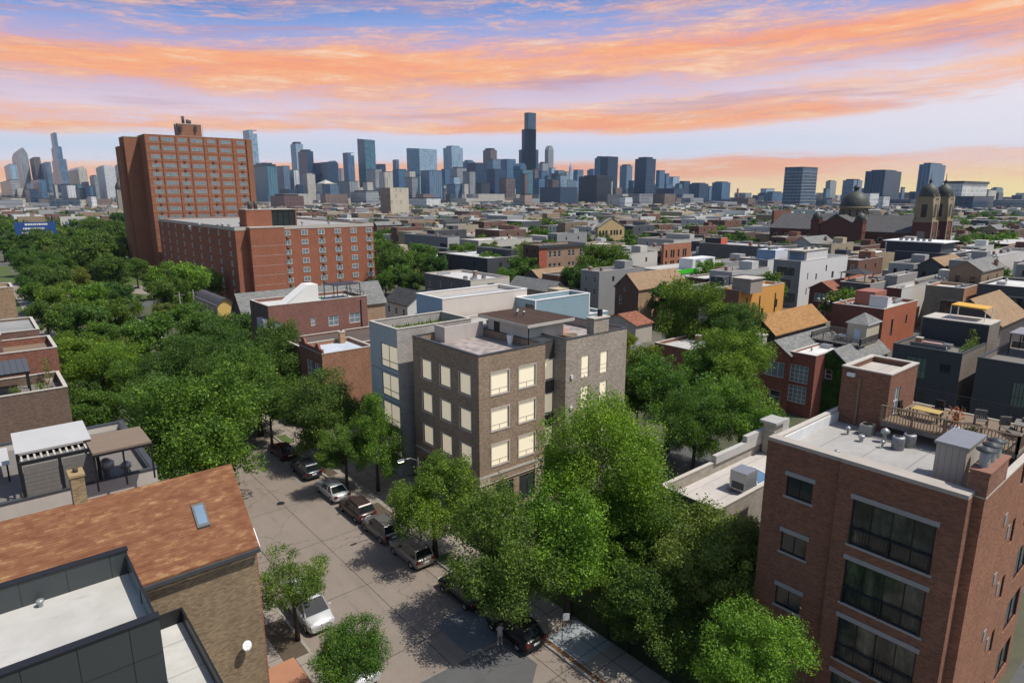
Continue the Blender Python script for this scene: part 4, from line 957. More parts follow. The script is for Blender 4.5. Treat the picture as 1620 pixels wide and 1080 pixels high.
b7 = blk('house', 'grey sided house with tan brick end wall at the left edge', -16, 126, 1.6, 133, 18.8, ('block', (.17, .18, .18)), parapet=.5, S=[(15.0, 15.8, 13.0, 16.5, 'dark')], roof=('membrane', (.4, .4, .38)))
blk('', 'x9', 1.6, 126.2, 4.6, 133, 18.0, ('brick', (.36, .24, .14)), parent=b7, parapet=.5)
blk('brick_house', 'tan and red roofed house farthest up the left row', -14, 140, 3.0, 149, 18.4, ('brick', (.28, .18, .12)), gable='x', ridge=2.2, roof=('shingle_red', None))
for i, (x, y, z, l) in enumerate(((-1.6, 93.5, 16.0, 'grey air conditioner on the red brick house, left one'), (-.2, 94.2, 16.0, 'grey air conditioner on the red brick house, middle one'), (.9, 93.2, 16.0, 'grey air conditioner on the red brick house, right one'),
        (-.8, 103.5, 15.0, 'dark air conditioner on the wide grey roof, left of the pair'), (.9, 104.1, 15.0, 'dark air conditioner on the wide grey roof, right of the pair'))): ac(x, y, z, l)
# ------------------------------------------------------------------ right side of the street beyond the grey house
def brick_flat():
    r = blk('brick_house', 'two storey orange brick house with pale roof and scrolled parapet', 34.8, 81.6, 42.6, 89.4, 10.9, ('brick', (.36, .175, .10)), front=('brick', (.26, .09, .06)), W=[(1.0, 2.6, 7.0, 9.3, 'white2'), (3.2, 5.2, 7.0, 9.3, 'white2'), (1.0, 2.6, 3.2, 5.4, 'white2'), (3.2, 5.2, 3.2, 5.4, 'white2')],
            roof=('membrane', (.46, .50, .56)), parapet=.5, coping='coping_light')
    s = MB().mat('brick')
    pts = [(0, 10.9), (7.8, 10.9), (7.8, 11.5), (7.0, 11.5), (6.6, 12.1), (6.0, 12.2), (5.5, 11.5), (2.3, 11.5), (1.8, 12.2), (1.2, 12.1), (.8, 11.5), (0, 11.5)]
    f = [(0, y, z) for y, z in pts]; g = [(.3, y, z) for y, z in pts]; s.face(f[::-1]); s.face(g)
    for i in range(len(pts)): j = (i+1) % len(pts); s.face([f[i], f[j], g[j], g[i]])
    s.build('scrolled_parapet', r, (.26, .09, .06)); return r
cflat = brick_flat(); chimney(cflat, 41.0, 88.5, 10.4, (.45, .28, .15), 1.1)
blk('house', 'low dark shingled roof strip behind the orange brick house', 36.5, 90.5, 54, 101, 9.5, ('brick', (.2, .1, .07)), parapet=.3, roof=('membrane', (.09, .07, .06)))
D_ = blk('brick_house', 'red brown brick house with roof terrace, white stair cover and black pergola', 35.2, 102.2, 52.5, 110.7, 14.75, ('brick', (.24, .10, .08)), front=('brick', (.12, .085, .075)), parapet=.5,
    S=Spx(102.2, 35.2, [(429, 510, 446, 526, 'white2'), (492, 502, 499, 515, 'white2'), (520, 499, 536, 515, 'white2'), (553, 495, 570, 510, 'white2')]), W=[(1.0, 4.5, 9.5, 12.2, 'dark'), (1.0, 4.5, 5.5, 8.2, 'dark')], roof=('membrane', (.5, .5, .48)))
part_box(D_, 'bay', 'painted', 34.4, 102.4, 0, 35.2, 105.5, 12.6, (.42, .43, .45)); part_box(D_, 'downpipe', 'black_paint', 51.2, 102.08, 2, 51.35, 102.19, 14.2)
sb = MB().mat('painted'); sb.face([(38.2-35.2, 1.2, 14.3), (38.2-35.2, 4.2, 14.3), (42.6-35.2, 4.2, 17.4), (42.6-35.2, 1.2, 17.4)]); sb.face([(3, 1.2, 14.2), (7.4, 1.2, 17.4), (9.0, 1.2, 17.4), (9.0, 1.2, 14.2)]); sb.face([(3, 4.2, 14.2), (9, 4.2, 14.2), (9, 4.2, 17.4), (7.4, 4.2, 17.4)][::-1]); sb.face([(7.4, 1.2, 17.4), (7.4, 4.2, 17.4), (9, 4.2, 17.4), (9, 1.2, 17.4)][::-1]); sb.face([(9, 1.2, 14.2), (9, 4.2, 14.2), (9, 4.2, 17.4), (9, 1.2, 17.4)])
sb.build('stair_cover', D_, (.74, .72, .68))
link('railing', rail_mesh('railing', [(0, 0), (7.8, 0), (7.8, 7)], 1.0, 'black_paint', post=.06, cable=True, top=.03), D_, None, (9.2, .5, 14.5))
t = thing('pergola', 'open black framed pergola on the red brown brick house', 'pergola', (47.0, 103.5, 14.3)); po = MB().mat('black_paint').box(0, 0, 2.5, 5.0, 4.0, 2.62)
for x in (.05, 2.5, 4.95):
    for y in (.05, 3.95): po.box(x-.06, y-.06, 0, x+.06, y+.06, 2.5)
po.build('frame', t)
table('bright green garden table on the red brown house terrace', 44.6, 104.2, 14.3, .9, 1.6, 'painted', (.03, .25, .10), 1.57)
bench_chair('deck_chair', 'white garden chair beside the green terrace table', 43.4, 104.0, 14.3, 1.57, 'chair', .6, mat='white_paint', g='garden chairs beside the green table'); bench_chair('deck_chair', 'white garden chair at the far side of the green terrace table', 44.6, 105.6, 14.3, 0, 'chair', .6, mat='white_paint', g='garden chairs beside the green table')

# ------------------------------------------------------------------ brick tower block and slab block
ACB = MB().mat('timber').box(-.4, -.35, 0, .4, .02, .5).mesh('air_conditioner')
RED = (.34, .108, .055)
def tower_blocks():
    # slab block: corner roof pixel (372,358), street side to 250, sunny side to 590
    x0, y0, x1, y1, h = frac_px(371, 360, 250, 590, D=196)
    X, Y = x1-x0, y1-y0
    dz = 2.75; S = []; nr = 8
    bl = solve_x(444, y0, h)-x0
    for k in range(nr):
        for c in range(6):
            u = bl+1.6+(X-bl-3.2)*c/5; S.append((u-1.0, u+1.0, h-2.75-dz*k, h-1.3-dz*k, 'pair'))
    W = [(Y*(c+.5)/9-.9, Y*(c+.5)/9+.9, h-2.75-dz*k, h-1.3-dz*k, 'pair') for k in range(nr) for c in range(9)]
    r = blk('apartment_block', 'wide red brick slab block of eight storeys with rows of white windows', x0, y0, x1, y1, h, ('brick', RED), W=W, S=S[:0], parapet=.3, coping='coping_light', roof=('membrane', (.30, .29, .28)), cat='apartment block')
    # sunny side: blank projecting bay on the left, windows on the right, set back a little
    p = r.location
    b_ = MB().mat('brick').box(3.2, -2.6, 0, bl, -.01, h-.25).build('blank_bay', r, RED)
    MB().mat('coping_light').box(3.1, -2.7, h-.25, bl+.1, -.01, h+.1).build('coping', r)
    st = MB().mat('coping_light')
    for k in range(1, nr): st.box(3.4, -2.64, h-2.5-dz*k, bl-.6, -2.6, h-2.42-dz*k)
    st.build('stone_line', r)
    for n_, (a, b, c, d, sty) in enumerate(S):
        w_ = add_window(r, (a+b)/2, -.05, c, b-a, d-c, sty, 0)
        if (n_ % 6) in (0, 2, 3, 5): link('air_conditioner', ACB, w_, (.2, .14, .1), (.25, -.05, -.75))
    MB().mat('coping_light').box(-.1, -.1, h-.9, X+.1, -.01, h-.02).box(-.1, -.01, h-.9, -.01, Y, h-.02).build('cornice', r)
    # rooftop rooms
    q = solve_x(400, y0+3, h)
    ph = MB().mat('brick').box(q-x0-1.6, 3, h-.3, q-x0+5.6, 9, h+4.6).mat('coping_light').box(q-x0-1.7, 2.9, h+4.6, q-x0+13, 9.1, h+4.8).mat('glass_dark').box(q-x0+5.6, 3.2, h-.3, q-x0+12.6, 9, h+4.6)
    ph.mat('black_paint')
    for k in range(5): ph.box(q-x0+5.6+k*1.7, 3.1, h-.3, q-x0+5.75+k*1.7, 3.19, h+4.6)
    ph.mat('brick').box(q-x0+12.6, 3, h-.3, q-x0+13, 9, h+4.6)
    ph.build('lift_house', r, RED)
    for k in range(2): MB().mat('coping_dark').tube([(q-x0+.2+k*1.7, 5, h+4.7), (q-x0+.2+k*1.7, 5, h+7)], .55, 10).build('chimney', r)
    slab_root = r
    # tower behind it: corner (228,212), sunny side to (397,222)
    x0, y0, x1, y1, h = frac_px(228, 212, 205, 397, D=290)
    X = x1-x0; Y = 17; S = []; dz = 3.25
    cols = [(.075, 2), (.20, 3), (.33, 2), (.46, 3), (.60, 2), (.735, 3), (.885, 2)]
    for k in range(15):
        for f, n_ in cols: w_ = 1.15*n_+.8; S.append((X*f-w_/2, X*f+w_/2, h-2.35-dz*k, h-.9-dz*k, 'bank'))
    r = blk('apartment_block', 'tall red brick tower block with white window bands and rooftop stacks', x0, y0, x1, y0+Y, h, ('brick', (.33, .112, .058)), parapet=.3, coping='coping_light', roof=('membrane', (.3, .3, .3)), cat='apartment block')
    for n_, (a, b, c, d, sty) in enumerate(S[:98]):
        w_ = add_window(r, (a+b)/2, -.05, c, b-a, d-c, sty, 0)
        if n_ % 7 in (0, 2, 4, 6) and n_ > 13: link('air_conditioner', ACB, w_, (.2, .14, .1), (.2, -.05, -.8))
    rest = MB()
    for (a, b, c, d, sty) in S[98:]: _merge_window(rest, b-a, d-c, sty, (a+b)/2, -.05, c, 0)
    o = rest.build('window', r); o['kind'] = 'stuff'
    pl = MB().mat('brick')
    for f in (.135, .27, .395, .53, .665, .81): pl.box(X*f-.15, -.25, 0, X*f+.15, -.01, h-.1)
    pl.box(X*.945, -.5, 0, X, -.01, h).build('brick_rib', r, (.30, .115, .055))
    bn = MB().mat('brick')
    for k in range(16): bn.box(0, -.08, h-3.2-dz*k, X*.945, -.012, h-2.5-dz*k)
    bn.build('spandrel_band', r, (.36, .15, .085))
    MB().mat('brick').box(-5.2, 10.5, 0, -.01, Y+3, h-.6).build('side_wing', r, (.30, .115, .06)); MB().mat('brick').box(-6.8, 12.6, 0, -5.21, Y+3, h-4).build('side_wing', r, (.30, .115, .06))
    MB().mat('coping_light').box(-5.3, 10.4, h-.6, -.01, Y+3.1, h-.35).build('coping', r)
    q = solve_x(282, y0+5, h)-x0
    ph = MB().mat('brick').box(q, 4, h-.3, q+8.6, 10, h+4.8).mat('coping_light').box(q-.1, 3.9, h+4.8, q+8.7, 10.1, h+5.1).mat('coping_dark').box(q-.9, 3.6, h+.8, q-.3, 5, h+3.6).box(q+.4, 3.3, h+2.2, q+1.3, 3.9, h+4.2).box(q+6, 3.3, h+2.4, q+6.8, 3.9, h+4.4)
    ph.build('lift_house', r, (.30, .12, .065))
    for k, hh in ((2.6, 8.0), (4.2, 6.8), (5.0, 6.6)): MB().mat('coping_dark').tube([(q+k, 6, h+4.9), (q+k, 6, h+hh)], .55, 10).build('chimney', r)
    for k in (-.6, 1.0, 9.3): MB().mat('grey_metal').tube([(q+k, 5, h), (q+k, 5, h+6.2)], .07, 5).build('antenna', r)
    for i, px in enumerate((300, 316, 345, 352, 362, 380, 455, 478, 520, 555)):
        xx = solve_x(px, slab_root.location[1]+5+(i % 3)*2, BLD['wide red brick slab block of eight storeys with rows of white windows'][5])
        vent(xx, slab_root.location[1]+5+(i % 3)*2, BLD['wide red brick slab block of eight storeys with rows of white windows'][5]-.3, '%s roof vent from the left along the red brick slab block roof' % ORD[i], i % 2 == 0, 1.9)
ORD = 'first second third fourth fifth sixth seventh eighth ninth tenth eleventh twelfth thirteenth fourteenth fifteenth sixteenth seventeenth eighteenth nineteenth twentieth'.split()
def ordn(i): return ORD[i] if i < 20 else str(i+1)+('th' if 10 < (i+1) % 100 < 20 else {1: 'st', 2: 'nd', 3: 'rd'}.get((i+1) % 10, 'th'))
tower_blocks()
# ------------------------------------------------------------------ the domed church on the right
def church():
    D = 335
    # near corner of the west tower pair: right edge of the dark side around x=1456
    xt, yt, _ = atd(1470, 380, D); cb = (.14, .042, .030); st = (.30, .24, .15); sl_ = (.15, .155, .155)
    r = thing('church', 'dark red brick church with green copper dome and twin domed towers', 'church', (xt, yt, 0)); L = 74; Wd = 26; FOOT.append((xt-2, yt-2, xt+Wd+4, yt+L+4))
    yc = 38
    nave = MB().mat('brick').box(1, 6, 0, Wd-1, L, 15.5)
    nave.face([(1, 6, 15.5), (Wd-1, 6, 15.5), (Wd/2, 6, 22.5)]).face([(Wd-1, L, 15.5), (1, L, 15.5), (Wd/2, L, 22.5)]); nave.build('nave', r, cb)
    rf = MB().mat('slate'); _slab(rf, [(Wd/2, 5.6, 22.5), (Wd/2, L+.4, 22.5), (.5, L+.4, 15.2), (.5, 5.6, 15.2)], .3); _slab(rf, [(Wd-.5, 5.6, 15.2), (Wd-.5, L+.4, 15.2), (Wd/2, L+.4, 22.5), (Wd/2, 5.6, 22.5)], .3); rf.build('roof', r)
    for k in range(12):
        y = 9+k*5.6
        if abs(y-yc) < 13: continue
        w_ = MB().mat('stone').lathe([(1.25, 0), (1.25, .12), (.8, .16), (.8, 0)], n=16).mat('glass_dark').lathe([(.8, .1), (0, .1)], n=16).build('round_window', r, st, (.95, y, 12)); w_.rotation_euler = (0, -math.pi/2, 0)
        MB().mat('brick').box(.2, y+1.9, 0, .99, y+2.8, 14).build('buttress', r, cb)
    for (tx, ty) in ((0, 0), (Wd-7, 0)):
        t_ = MB().mat('brick').box(tx, ty, 0, tx+7.4, ty+7.4, 21).build('tower', r, cb)
        b2 = MB().mat('stone').box(tx-.15, ty-.15, 20.4, tx+7.55, ty+7.55, 21.2).box(tx+.5, ty+.5, 21.2, tx+6.9, ty+6.9, 31).box(tx+.2, ty+.2, 30.4, tx+7.2, ty+7.2, 31.2)
        for cx_, cy_ in ((tx+.6, ty+.6), (tx+6.8, ty+.6), (tx+.6, ty+6.8), (tx+6.8, ty+6.8)): b2.tube([(cx_, cy_, 21.2), (cx_, cy_, 30.6)], .55, 8); b2.tube([(cx_, cy_, 30.6), (cx_, cy_, 32.4)], [.4, .05], 8)
        b2.box(tx-.2, ty-.25, 0, tx+.7, ty-.151, 20.4).box(tx+6.7, ty-.25, 0, tx+7.6, ty-.151, 20.4); b2.build('belfry', t_, st)
        lv = MB().mat('glass_dark').box(tx+2.6, ty+.4, 22.4, tx+4.8, ty+.49, 28).box(tx+.4, ty+2.6, 22.4, tx+.49, ty+4.8, 28).box(tx+3, ty-.1, 8, tx+4.4, ty-.02, 16)
        for ax in (0, 1): pass
        lv.build('louvre', t_); w_ = MB().mat('stone').box(-.12, -1.5, -1.5, 0, 1.5, 1.5).build('stone_panel', t_, (.30, .24, .2), (tx, ty+3.7, 15))
        dm = MB().mat('copper').lathe([(3.7, 31.2), (3.75, 32.2), (3.4, 34), (2.6, 35.4), (1.4, 36.3), (.6, 36.7), (.55, 37.6), (.75, 37.9), (.3, 38.4), (.12, 39.2), (.1, 41.2), (0, 41.3)], tx+3.7, ty+3.7, 16).build('cupola', t_)
    # crossing dome
    yc = 38; cx_ = Wd/2
    MB().mat('brick').box(-3.5, yc-10, 0, Wd+3.5, yc+10, 17.5).face([(-3.5, yc+10, 17.5), (-3.5, yc-10, 17.5), (-3.5, yc, 22.5)]).build('transept', r, cb)
    rf = MB().mat('slate'); _slab(rf, [(-3.9, yc-10.4, 17.3), (Wd+3.9, yc-10.4, 17.3), (Wd+3.9, yc, 22.5), (-3.9, yc, 22.5)], .3); _slab(rf, [(Wd+3.9, yc+10.4, 17.3), (-3.9, yc+10.4, 17.3), (-3.9, yc, 22.5), (Wd+3.9, yc, 22.5)], .3); rf.build('roof', r)
    MB().mat('white_paint').tube([(-3.6, yc-2.8, 4), (-3.6, yc-2.8, 9), (-3.6, yc-1.4, 11), (-3.6, yc, 11.6), (-3.6, yc+1.4, 11), (-3.6, yc+2.8, 9), (-3.6, yc+2.8, 4)], .14, 5).box(-3.7, yc-.9, 4, -3.55, yc-.8, 11.4).box(-3.7, yc+.8, 4, -3.55, yc+.9, 11.4).box(-3.7, yc-2.8, 8, -3.55, yc+2.8, 8.15).build('great_window', r)
    MB().mat('glass_dark').box(-3.54, yc-2.8, 4, -3.5, yc+2.8, 11).build('pane', r)
    dr = MB().mat('brick').lathe([(8.2, 17), (8.2, 21.4), (7.0, 21.6)], cx_, yc, 16).mat('stone').lathe([(6.3, 21.5), (6.3, 25.6), (6.9, 25.7), (6.9, 26.4), (6.2, 26.5)], cx_, yc, 24).build('drum', r, (.24, .19, .12))
    for k in range(12):
        a = 2*math.pi*k/12+.1; ux, uy = math.cos(a), math.sin(a); MB().mat('glass_dark').tube([(cx_+ux*6.1, yc+uy*6.1, 22.2), (cx_+ux*6.1, yc+uy*6.1, 24.9)], .6, 6).build('drum_window', dr)
    MB().mat('copper').lathe([(6.6, 26.5), (6.4, 28), (5.7, 30), (4.5, 31.8), (3.0, 33.0), (1.5, 33.6), (1.1, 33.8), (1.1, 34.8), (1.4, 35.0), (1.4, 35.6), (.7, 36.3), (.25, 36.8), (.2, 37.6), (.1, 39.2), (0, 39.3)], cx_, yc, 32).build('dome', r)
    for (tx, ty) in ((-4, yc-11.5), (-4, yc+8.5), (Wd+1, yc-11.5), (Wd+1, yc+8.5)):
        t_ = MB().mat('brick').box(tx, ty, 0, tx+4, ty+4, 20.5).mat('stone').box(tx-.15, ty-.15, 15, tx+4.15, ty+4.15, 15.5).box(tx-.15, ty-.15, 19.5, tx+4.15, ty+4.15, 20.2).build('turret', r, cb)
        MB().mat('copper').lathe([(2.3, 20.5), (2.4, 21.2), (2.0, 22.6), (1.2, 23.6), (.3, 24.0), (0, 24.4)], tx+2, ty+2, 12).build('cupola', t_)
    MB().mat('brick').box(4, L, 0, Wd-4, L+1.2, 24).build('gable_wall', r, (.20, .07, .05))
m, T, b, o = new_mat('copper'); P, xyz = pos(T)
f = T.noise(P, .9, 5.0, .6); T.l(T.ramp(f, [(.3, (.022, .024, .022)), (.5, (.045, .052, .042)), (.7, (.085, .078, .05))]), b.inputs['Base Color']); b.inputs['Roughness'].default_value = .6; MATS['copper'] = m
church()
# ------------------------------------------------------------------ mid-distance houses, measured one by one from the photograph
br = lambda c: ('brick', c); cl = lambda c: ('clapboard', c); su = lambda c: ('stucco', c); bk_ = lambda c: ('block', c)
mem = lambda c: ('membrane', (c, c*.97, c*.93))
def rows(cols, nr, w_, wh, sty, top=1.2, dz=3.2): return lambda L, h: grid(L, h+5, cols, nr, w_, wh, h-top-wh-dz*(nr-1), dz, sty)
pblk('brick_house', 'red brick gabled house with grey shingle roof and chimney by the tall tree', 1249.6, 561.5, 1201, 1345, h=9, wall=br((.24, .065, .04)), gable='x', ridge=1.7, roof=('shingle_grey', None), maxd=16, W=lambda L, h: [(.7, 3.6, 5.3, 7.6, 'white3'), (.9, 2.6, 1.2, 3.2, 'white')])
pblk('brick_house', 'red brick flat fronted house with large white paned bay windows', 1291.3, 563.7, 1251, 1365, h=9.4, wall=br((.24, .06, .04)), maxd=17, parapet=.25, roof=mem(.6), W=lambda L, h: [(.9, 3.6, 5.0, 7.6, 'grid'), (.9, 3.6, 1.9, 4.5, 'grid')])
IV = pblk('brick_house', 'brick gabled house with its front covered in dark green ivy', 1343, 578, 1293, 1405, h=8.2, wall=br((.24, .07, .045)), gable='x', ridge=1.9, roof=('shingle_grey', None), maxd=20, W=lambda L, h: [(2.2, 3.2, 5.6, 7.0, 'white'), (3.4, 4.4, 5.6, 7.0, 'white')])
def ivy(root, Y, H, R):
    q = np.random.RandomState(4); n = 9000; y = q.rand(n)*Y; zmax = H+R*(1-np.abs(y-Y/2)/(Y/2)); z = q.rand(n)*zmax
    keep = ~((np.abs(y-3.3) < 1.25) & (z > 5.5) & (z < 7.1)); y, z = y[keep], z[keep]; n = len(y)
    c = np.stack([-.05-q.rand(n)*.22, y, z], 1); u = q.normal(size=(n, 3))*np.array([.03, .09, .09]); v = q.normal(size=(n, 3))*np.array([.05, .09, .09])
    V = np.stack([c-u, c-v, c+u, c+v], 1).reshape(-1, 3); me = bpy.data.meshes.new('ivy'); me.from_pydata(V.tolist(), [], np.arange(4*n).reshape(-1, 4).tolist()); me.materials.append(MATS['leaves'])
    return link('ivy', me, root, (.045, .10, .02))
_r, _x0, _y0, _x1, _y1, _h = BLD['brick gabled house with its front covered in dark green ivy']; ivy(IV, _y1-_y0, _h, 1.9)
chimney(BLD['red brick gabled house with grey shingle roof and chimney by the tall tree'][0], BLD['red brick gabled house with grey shingle roof and chimney by the tall tree'][1]+1, BLD['red brick gabled house with grey shingle roof and chimney by the tall tree'][4]+.3, 8.6, (.5, .45, .38), 1.6)
# raised deck with hipped roof hut
x0, y0 = at(1361.5, 537, 11.0); X1_, Y1_ = solve_x(1384, y0, 11.0), solve_y(1284.5, x0, 11.0)
t = thing('roof_deck', 'raised weathered timber deck standing on posts behind the ivy house', 'deck', (x0, y0, 8.6)); dx_, dy_ = 6.5, Y1_-y0
d = MB().mat('timber_grey').box(0, 0, 1.2, dx_, dy_, 1.4)
for a in (.1, dx_-.2):
    for b_ in (.1, dy_/3, dy_*2/3, dy_-.2): d.box(a, b_, 0, a+.12, b_+.12, 1.2)
d.build('deck_floor', t); link('railing', rail_mesh('railing', [(0, dy_), (0, 0), (dx_, 0), (dx_, dy_), (0, dy_)], 1.05, 'timber_grey', post=.12, nb=.22, bal=.03), t, None, (0, 0, 1.4))
table('pale blue table in the middle of the raised timber deck', x0+3, y0+dy_*.45, 10.0, 1.1, 2.0, 'painted', (.35, .45, .48))
for i, (a, b_, l) in enumerate(((1.6, .3, 'nearest the ivy house'), (3.4, .7, 'at the back'), (1.5, .62, 'by the left railing'))): bench_chair('deck_chair', 'small pale chair on the raised timber deck, '+l, x0+a, y0+dy_*b_, 10.0, i*1.3, 'chair', .6, g='chairs on the raised timber deck', mat='coping_light')
t = thing('stair_hut', 'beige stair hut with grey hipped roof rising from the raised deck', 'hut'); hx, hy = at(1374, 514, 13.0); hX, hY = solve_x(1396, hy, 13.0)-hx, solve_y(1338, hx, 13.0)-hy; t.location = (hx, hy, 8.6)
MB().mat('clapboard').box(.25, .25, 0, hX-.25, hY-.25, 4.4).build('wall', t, (.50, .44, .33)); MB().mat('painted').box(.2, hY*.35, 1.4, .24, hY*.6, 3.5).build('door', t, (.5, .6, .68))
MB().mat('shingle_grey').face([(0, 0, 4.4), (hX, 0, 4.4), (hX/2, hY/2, 5.8)]).face([(hX, 0, 4.4), (hX, hY, 4.4), (hX/2, hY/2, 5.8)]).face([(hX, hY, 4.4), (0, hY, 4.4), (hX/2, hY/2, 5.8)]).face([(0, hY, 4.4), (0, 0, 4.4), (hX/2, hY/2, 5.8)]).build('roof', t)
MB().mat('white_paint').box(-.02, -.02, 4.28, hX+.02, hY+.02, 4.39).build('fascia', t)
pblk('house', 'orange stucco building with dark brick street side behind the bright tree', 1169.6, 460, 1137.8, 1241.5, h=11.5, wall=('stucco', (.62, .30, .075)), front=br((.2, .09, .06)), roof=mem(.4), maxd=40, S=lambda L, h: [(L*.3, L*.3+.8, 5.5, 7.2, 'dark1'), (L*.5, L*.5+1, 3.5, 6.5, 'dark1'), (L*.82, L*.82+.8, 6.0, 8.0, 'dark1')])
O_ = BLD['orange stucco building with dark brick street side behind the bright tree']
for k, f in enumerate((.17, .45, .8)): MB().mat('black_paint').tube([(f*(O_[3]-O_[1]), -.1, 2), (f*(O_[3]-O_[1]), -.1, 9.6)], .13, 6).build('flue', O_[0])
part_box(O_[0], 'stair_house', 'stucco', O_[1]+1, O_[4]-7, 10.9, O_[1]+6, O_[4]-2.5, 14.0, (.30, .26, .22)); part_box(O_[0], 'stair_house_roof', 'coping_light', O_[1]+.7, O_[4]-7.3, 14.0, O_[1]+6.4, O_[4]-2.2, 14.2)
t = thing('pergola', 'dark metal roof frame on the orange building', 'pergola', (O_[1]+8, O_[2]+2.5, 10.9)); MB().mat('black_paint').box(0, 0, 2.4, 6, 5, 2.55).box(0, 0, 0, .15, .15, 2.4).box(5.85, 0, 0, 6, .15, 2.4).box(0, 4.85, 0, .15, 5, 2.4).box(5.85, 4.85, 0, 6, 5, 2.4).build('frame', t)
pblk('house', 'dark house under a large golden orange shingle gable roof', 1226, 529, 1172, 1307, h=6.5, wall=('siding', None) if 0 else cl((.06, .045, .045)), gable='x', ridge=3.0, roof=('shingle_orange', None), maxd=30, W=lambda L, h: [(L*.5-.5, L*.5+.5, 4.2, 5.6, 'white')])
pblk('house', 'dark red house with cream quoins and red shingle gable roof', 1318, 459, 1281, 1400, h=8, wall=br((.13, .035, .03)), gable='x', ridge=1.8, roof=('shingle_red', None), maxd=30, W=lambda L, h: [(1.2, 4.6, 4.6, 6.8, 'white3'), (1.4, 2.8, 1.2, 3.2, 'white')])
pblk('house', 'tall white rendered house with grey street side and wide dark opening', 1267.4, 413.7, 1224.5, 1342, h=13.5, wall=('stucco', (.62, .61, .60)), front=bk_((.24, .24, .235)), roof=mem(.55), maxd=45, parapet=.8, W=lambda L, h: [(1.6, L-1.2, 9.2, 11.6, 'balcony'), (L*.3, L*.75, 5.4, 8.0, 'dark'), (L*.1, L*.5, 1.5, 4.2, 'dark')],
     S=lambda L, h: [(L*.15, L*.15+.5, 8, 10, 'slit'), (L*.32, L*.32+.8, 7.5, 9.3, 'dark1'), (L*.52, L*.52+.8, 9.6, 11.4, 'dark1'), (L*.66, L*.66+1.4, 7.2, 9.2, 'dark1'), (L*.15, L*.15+.5, 3.5, 5.5, 'slit')])
H_ = BLD['tall white rendered house with grey street side and wide dark opening']
x_, y_, X_ = H_[1], H_[2], H_[3]-H_[1]
part_box(H_[0], 'penthouse', 'stucco', x_+X_*.12, y_+.3, 12.8, x_+X_*.55, y_+6, 16.2, (.6, .59, .58)); part_box(H_[0], 'penthouse_window', 'glass_blue', x_+X_*.12-.05, y_+.9, 13.4, x_+X_*.12, y_+5.4, 15.8); part_box(H_[0], 'penthouse_roof', 'coping_light', x_+X_*.05, y_+.1, 16.2, x_+X_*.56, y_+6.2, 16.4)
for i in range(5): ac(x_+X_*(.2+.07*i), y_+2+(i % 2), 16.4, '%s air conditioner in the row on the white penthouse roof' % ORD[i])
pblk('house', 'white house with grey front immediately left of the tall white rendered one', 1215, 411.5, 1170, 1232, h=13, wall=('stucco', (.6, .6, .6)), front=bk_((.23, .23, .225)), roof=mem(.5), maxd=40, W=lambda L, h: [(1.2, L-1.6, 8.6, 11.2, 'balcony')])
Q_ = BLD['white house with grey front immediately left of the tall white rendered one']; part_box(Q_[0], 'penthouse', 'stucco', Q_[1]+5, Q_[2]+.5, 12.4, Q_[1]+14, Q_[2]+6.5, 15.6, (.55, .58, .62)); part_box(Q_[0], 'penthouse_front', 'clapboard', Q_[1]+4.9, Q_[2]+.5, 12.4, Q_[1]+5, Q_[2]+6.5, 15.6, (.12, .2, .33))
for i in range(4): ac(Q_[1]+6+1.4*i, Q_[2]+3, 15.6, '%s air conditioner on the blue fronted penthouse' % ORD[i])
pblk('house', 'sand coloured brick house with dark recessed front and white crow step', 1372.6, 402, 1337, 1420, h=12.2, wall=br((.42, .34, .22)), front=bk_((.12, .12, .12)), roof=mem(.6), maxd=45, W=lambda L, h: [(L*.1, L*.3, 7, 9.5, 'dark'), (L*.5, L*.9, 5, 10.8, 'dark')])
pblk('house', 'large dark navy rendered building with white trimmed penthouse in front of the church', 1508, 402, 1416, 1560, h=14, wall=('stucco', (.055, .06, .075)), roof=mem(.5), maxd=40, W=lambda L, h: [(L*.30, L*.30+2.4, 8.2, 10.8, 'darkgrid'), (L*.30, L*.30+2.4, 4.0, 6.6, 'darkgrid'), (L*.68, L*.68+2, 9.0, 11.0, 'darkgrid')])
N_ = BLD['large dark navy rendered building with white trimmed penthouse in front of the church']; part_box(N_[0], 'penthouse', 'stucco', N_[1]+1.5, N_[2]+4, 13.4, N_[1]+14, N_[2]+20, 17.0, (.05, .055, .07)); part_box(N_[0], 'penthouse_roof', 'white_paint', N_[1]+.6, N_[2]+3, 17.0, N_[1]+15, N_[2]+21, 17.3)
for i in range(6): ac(N_[1]+3.5, N_[2]+8+1.7*i, 17.3, '%s air conditioner along the white penthouse roof before the church' % ORD[i])
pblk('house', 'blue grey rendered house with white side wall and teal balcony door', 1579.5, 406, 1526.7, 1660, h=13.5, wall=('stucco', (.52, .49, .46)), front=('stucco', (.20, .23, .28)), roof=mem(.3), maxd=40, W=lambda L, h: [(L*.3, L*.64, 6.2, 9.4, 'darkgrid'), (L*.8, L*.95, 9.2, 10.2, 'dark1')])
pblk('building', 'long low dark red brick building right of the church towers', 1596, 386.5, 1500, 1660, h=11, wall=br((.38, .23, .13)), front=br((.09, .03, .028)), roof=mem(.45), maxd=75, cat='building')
pblk('house', 'wide dark grey brick house with large paned windows at the right edge', 1690, 461, 1547.5, 1720, h=12, wall=bk_((.075, .075, .08)), roof=mem(.55), maxd=40, W=lambda L, h: [(L*.42, L*.78, 6.8, 9.6, 'balcony'), (L*.30, L*.345, 6.8, 9.8, 'slit'), (L*.12, L*.24, 6.8, 9.8, 'dark')])
pblk('house', 'olive brick house with black framed glazing and orange brick side', 1526, 456.5, 1465, 1546.7, h=11, wall=br((.42, .20, .10)), front=br((.20, .18, .14)), roof=mem(.5), maxd=20, W=lambda L, h: [(L*.12, L*.55, 3.0, 7.8, 'balcony')])
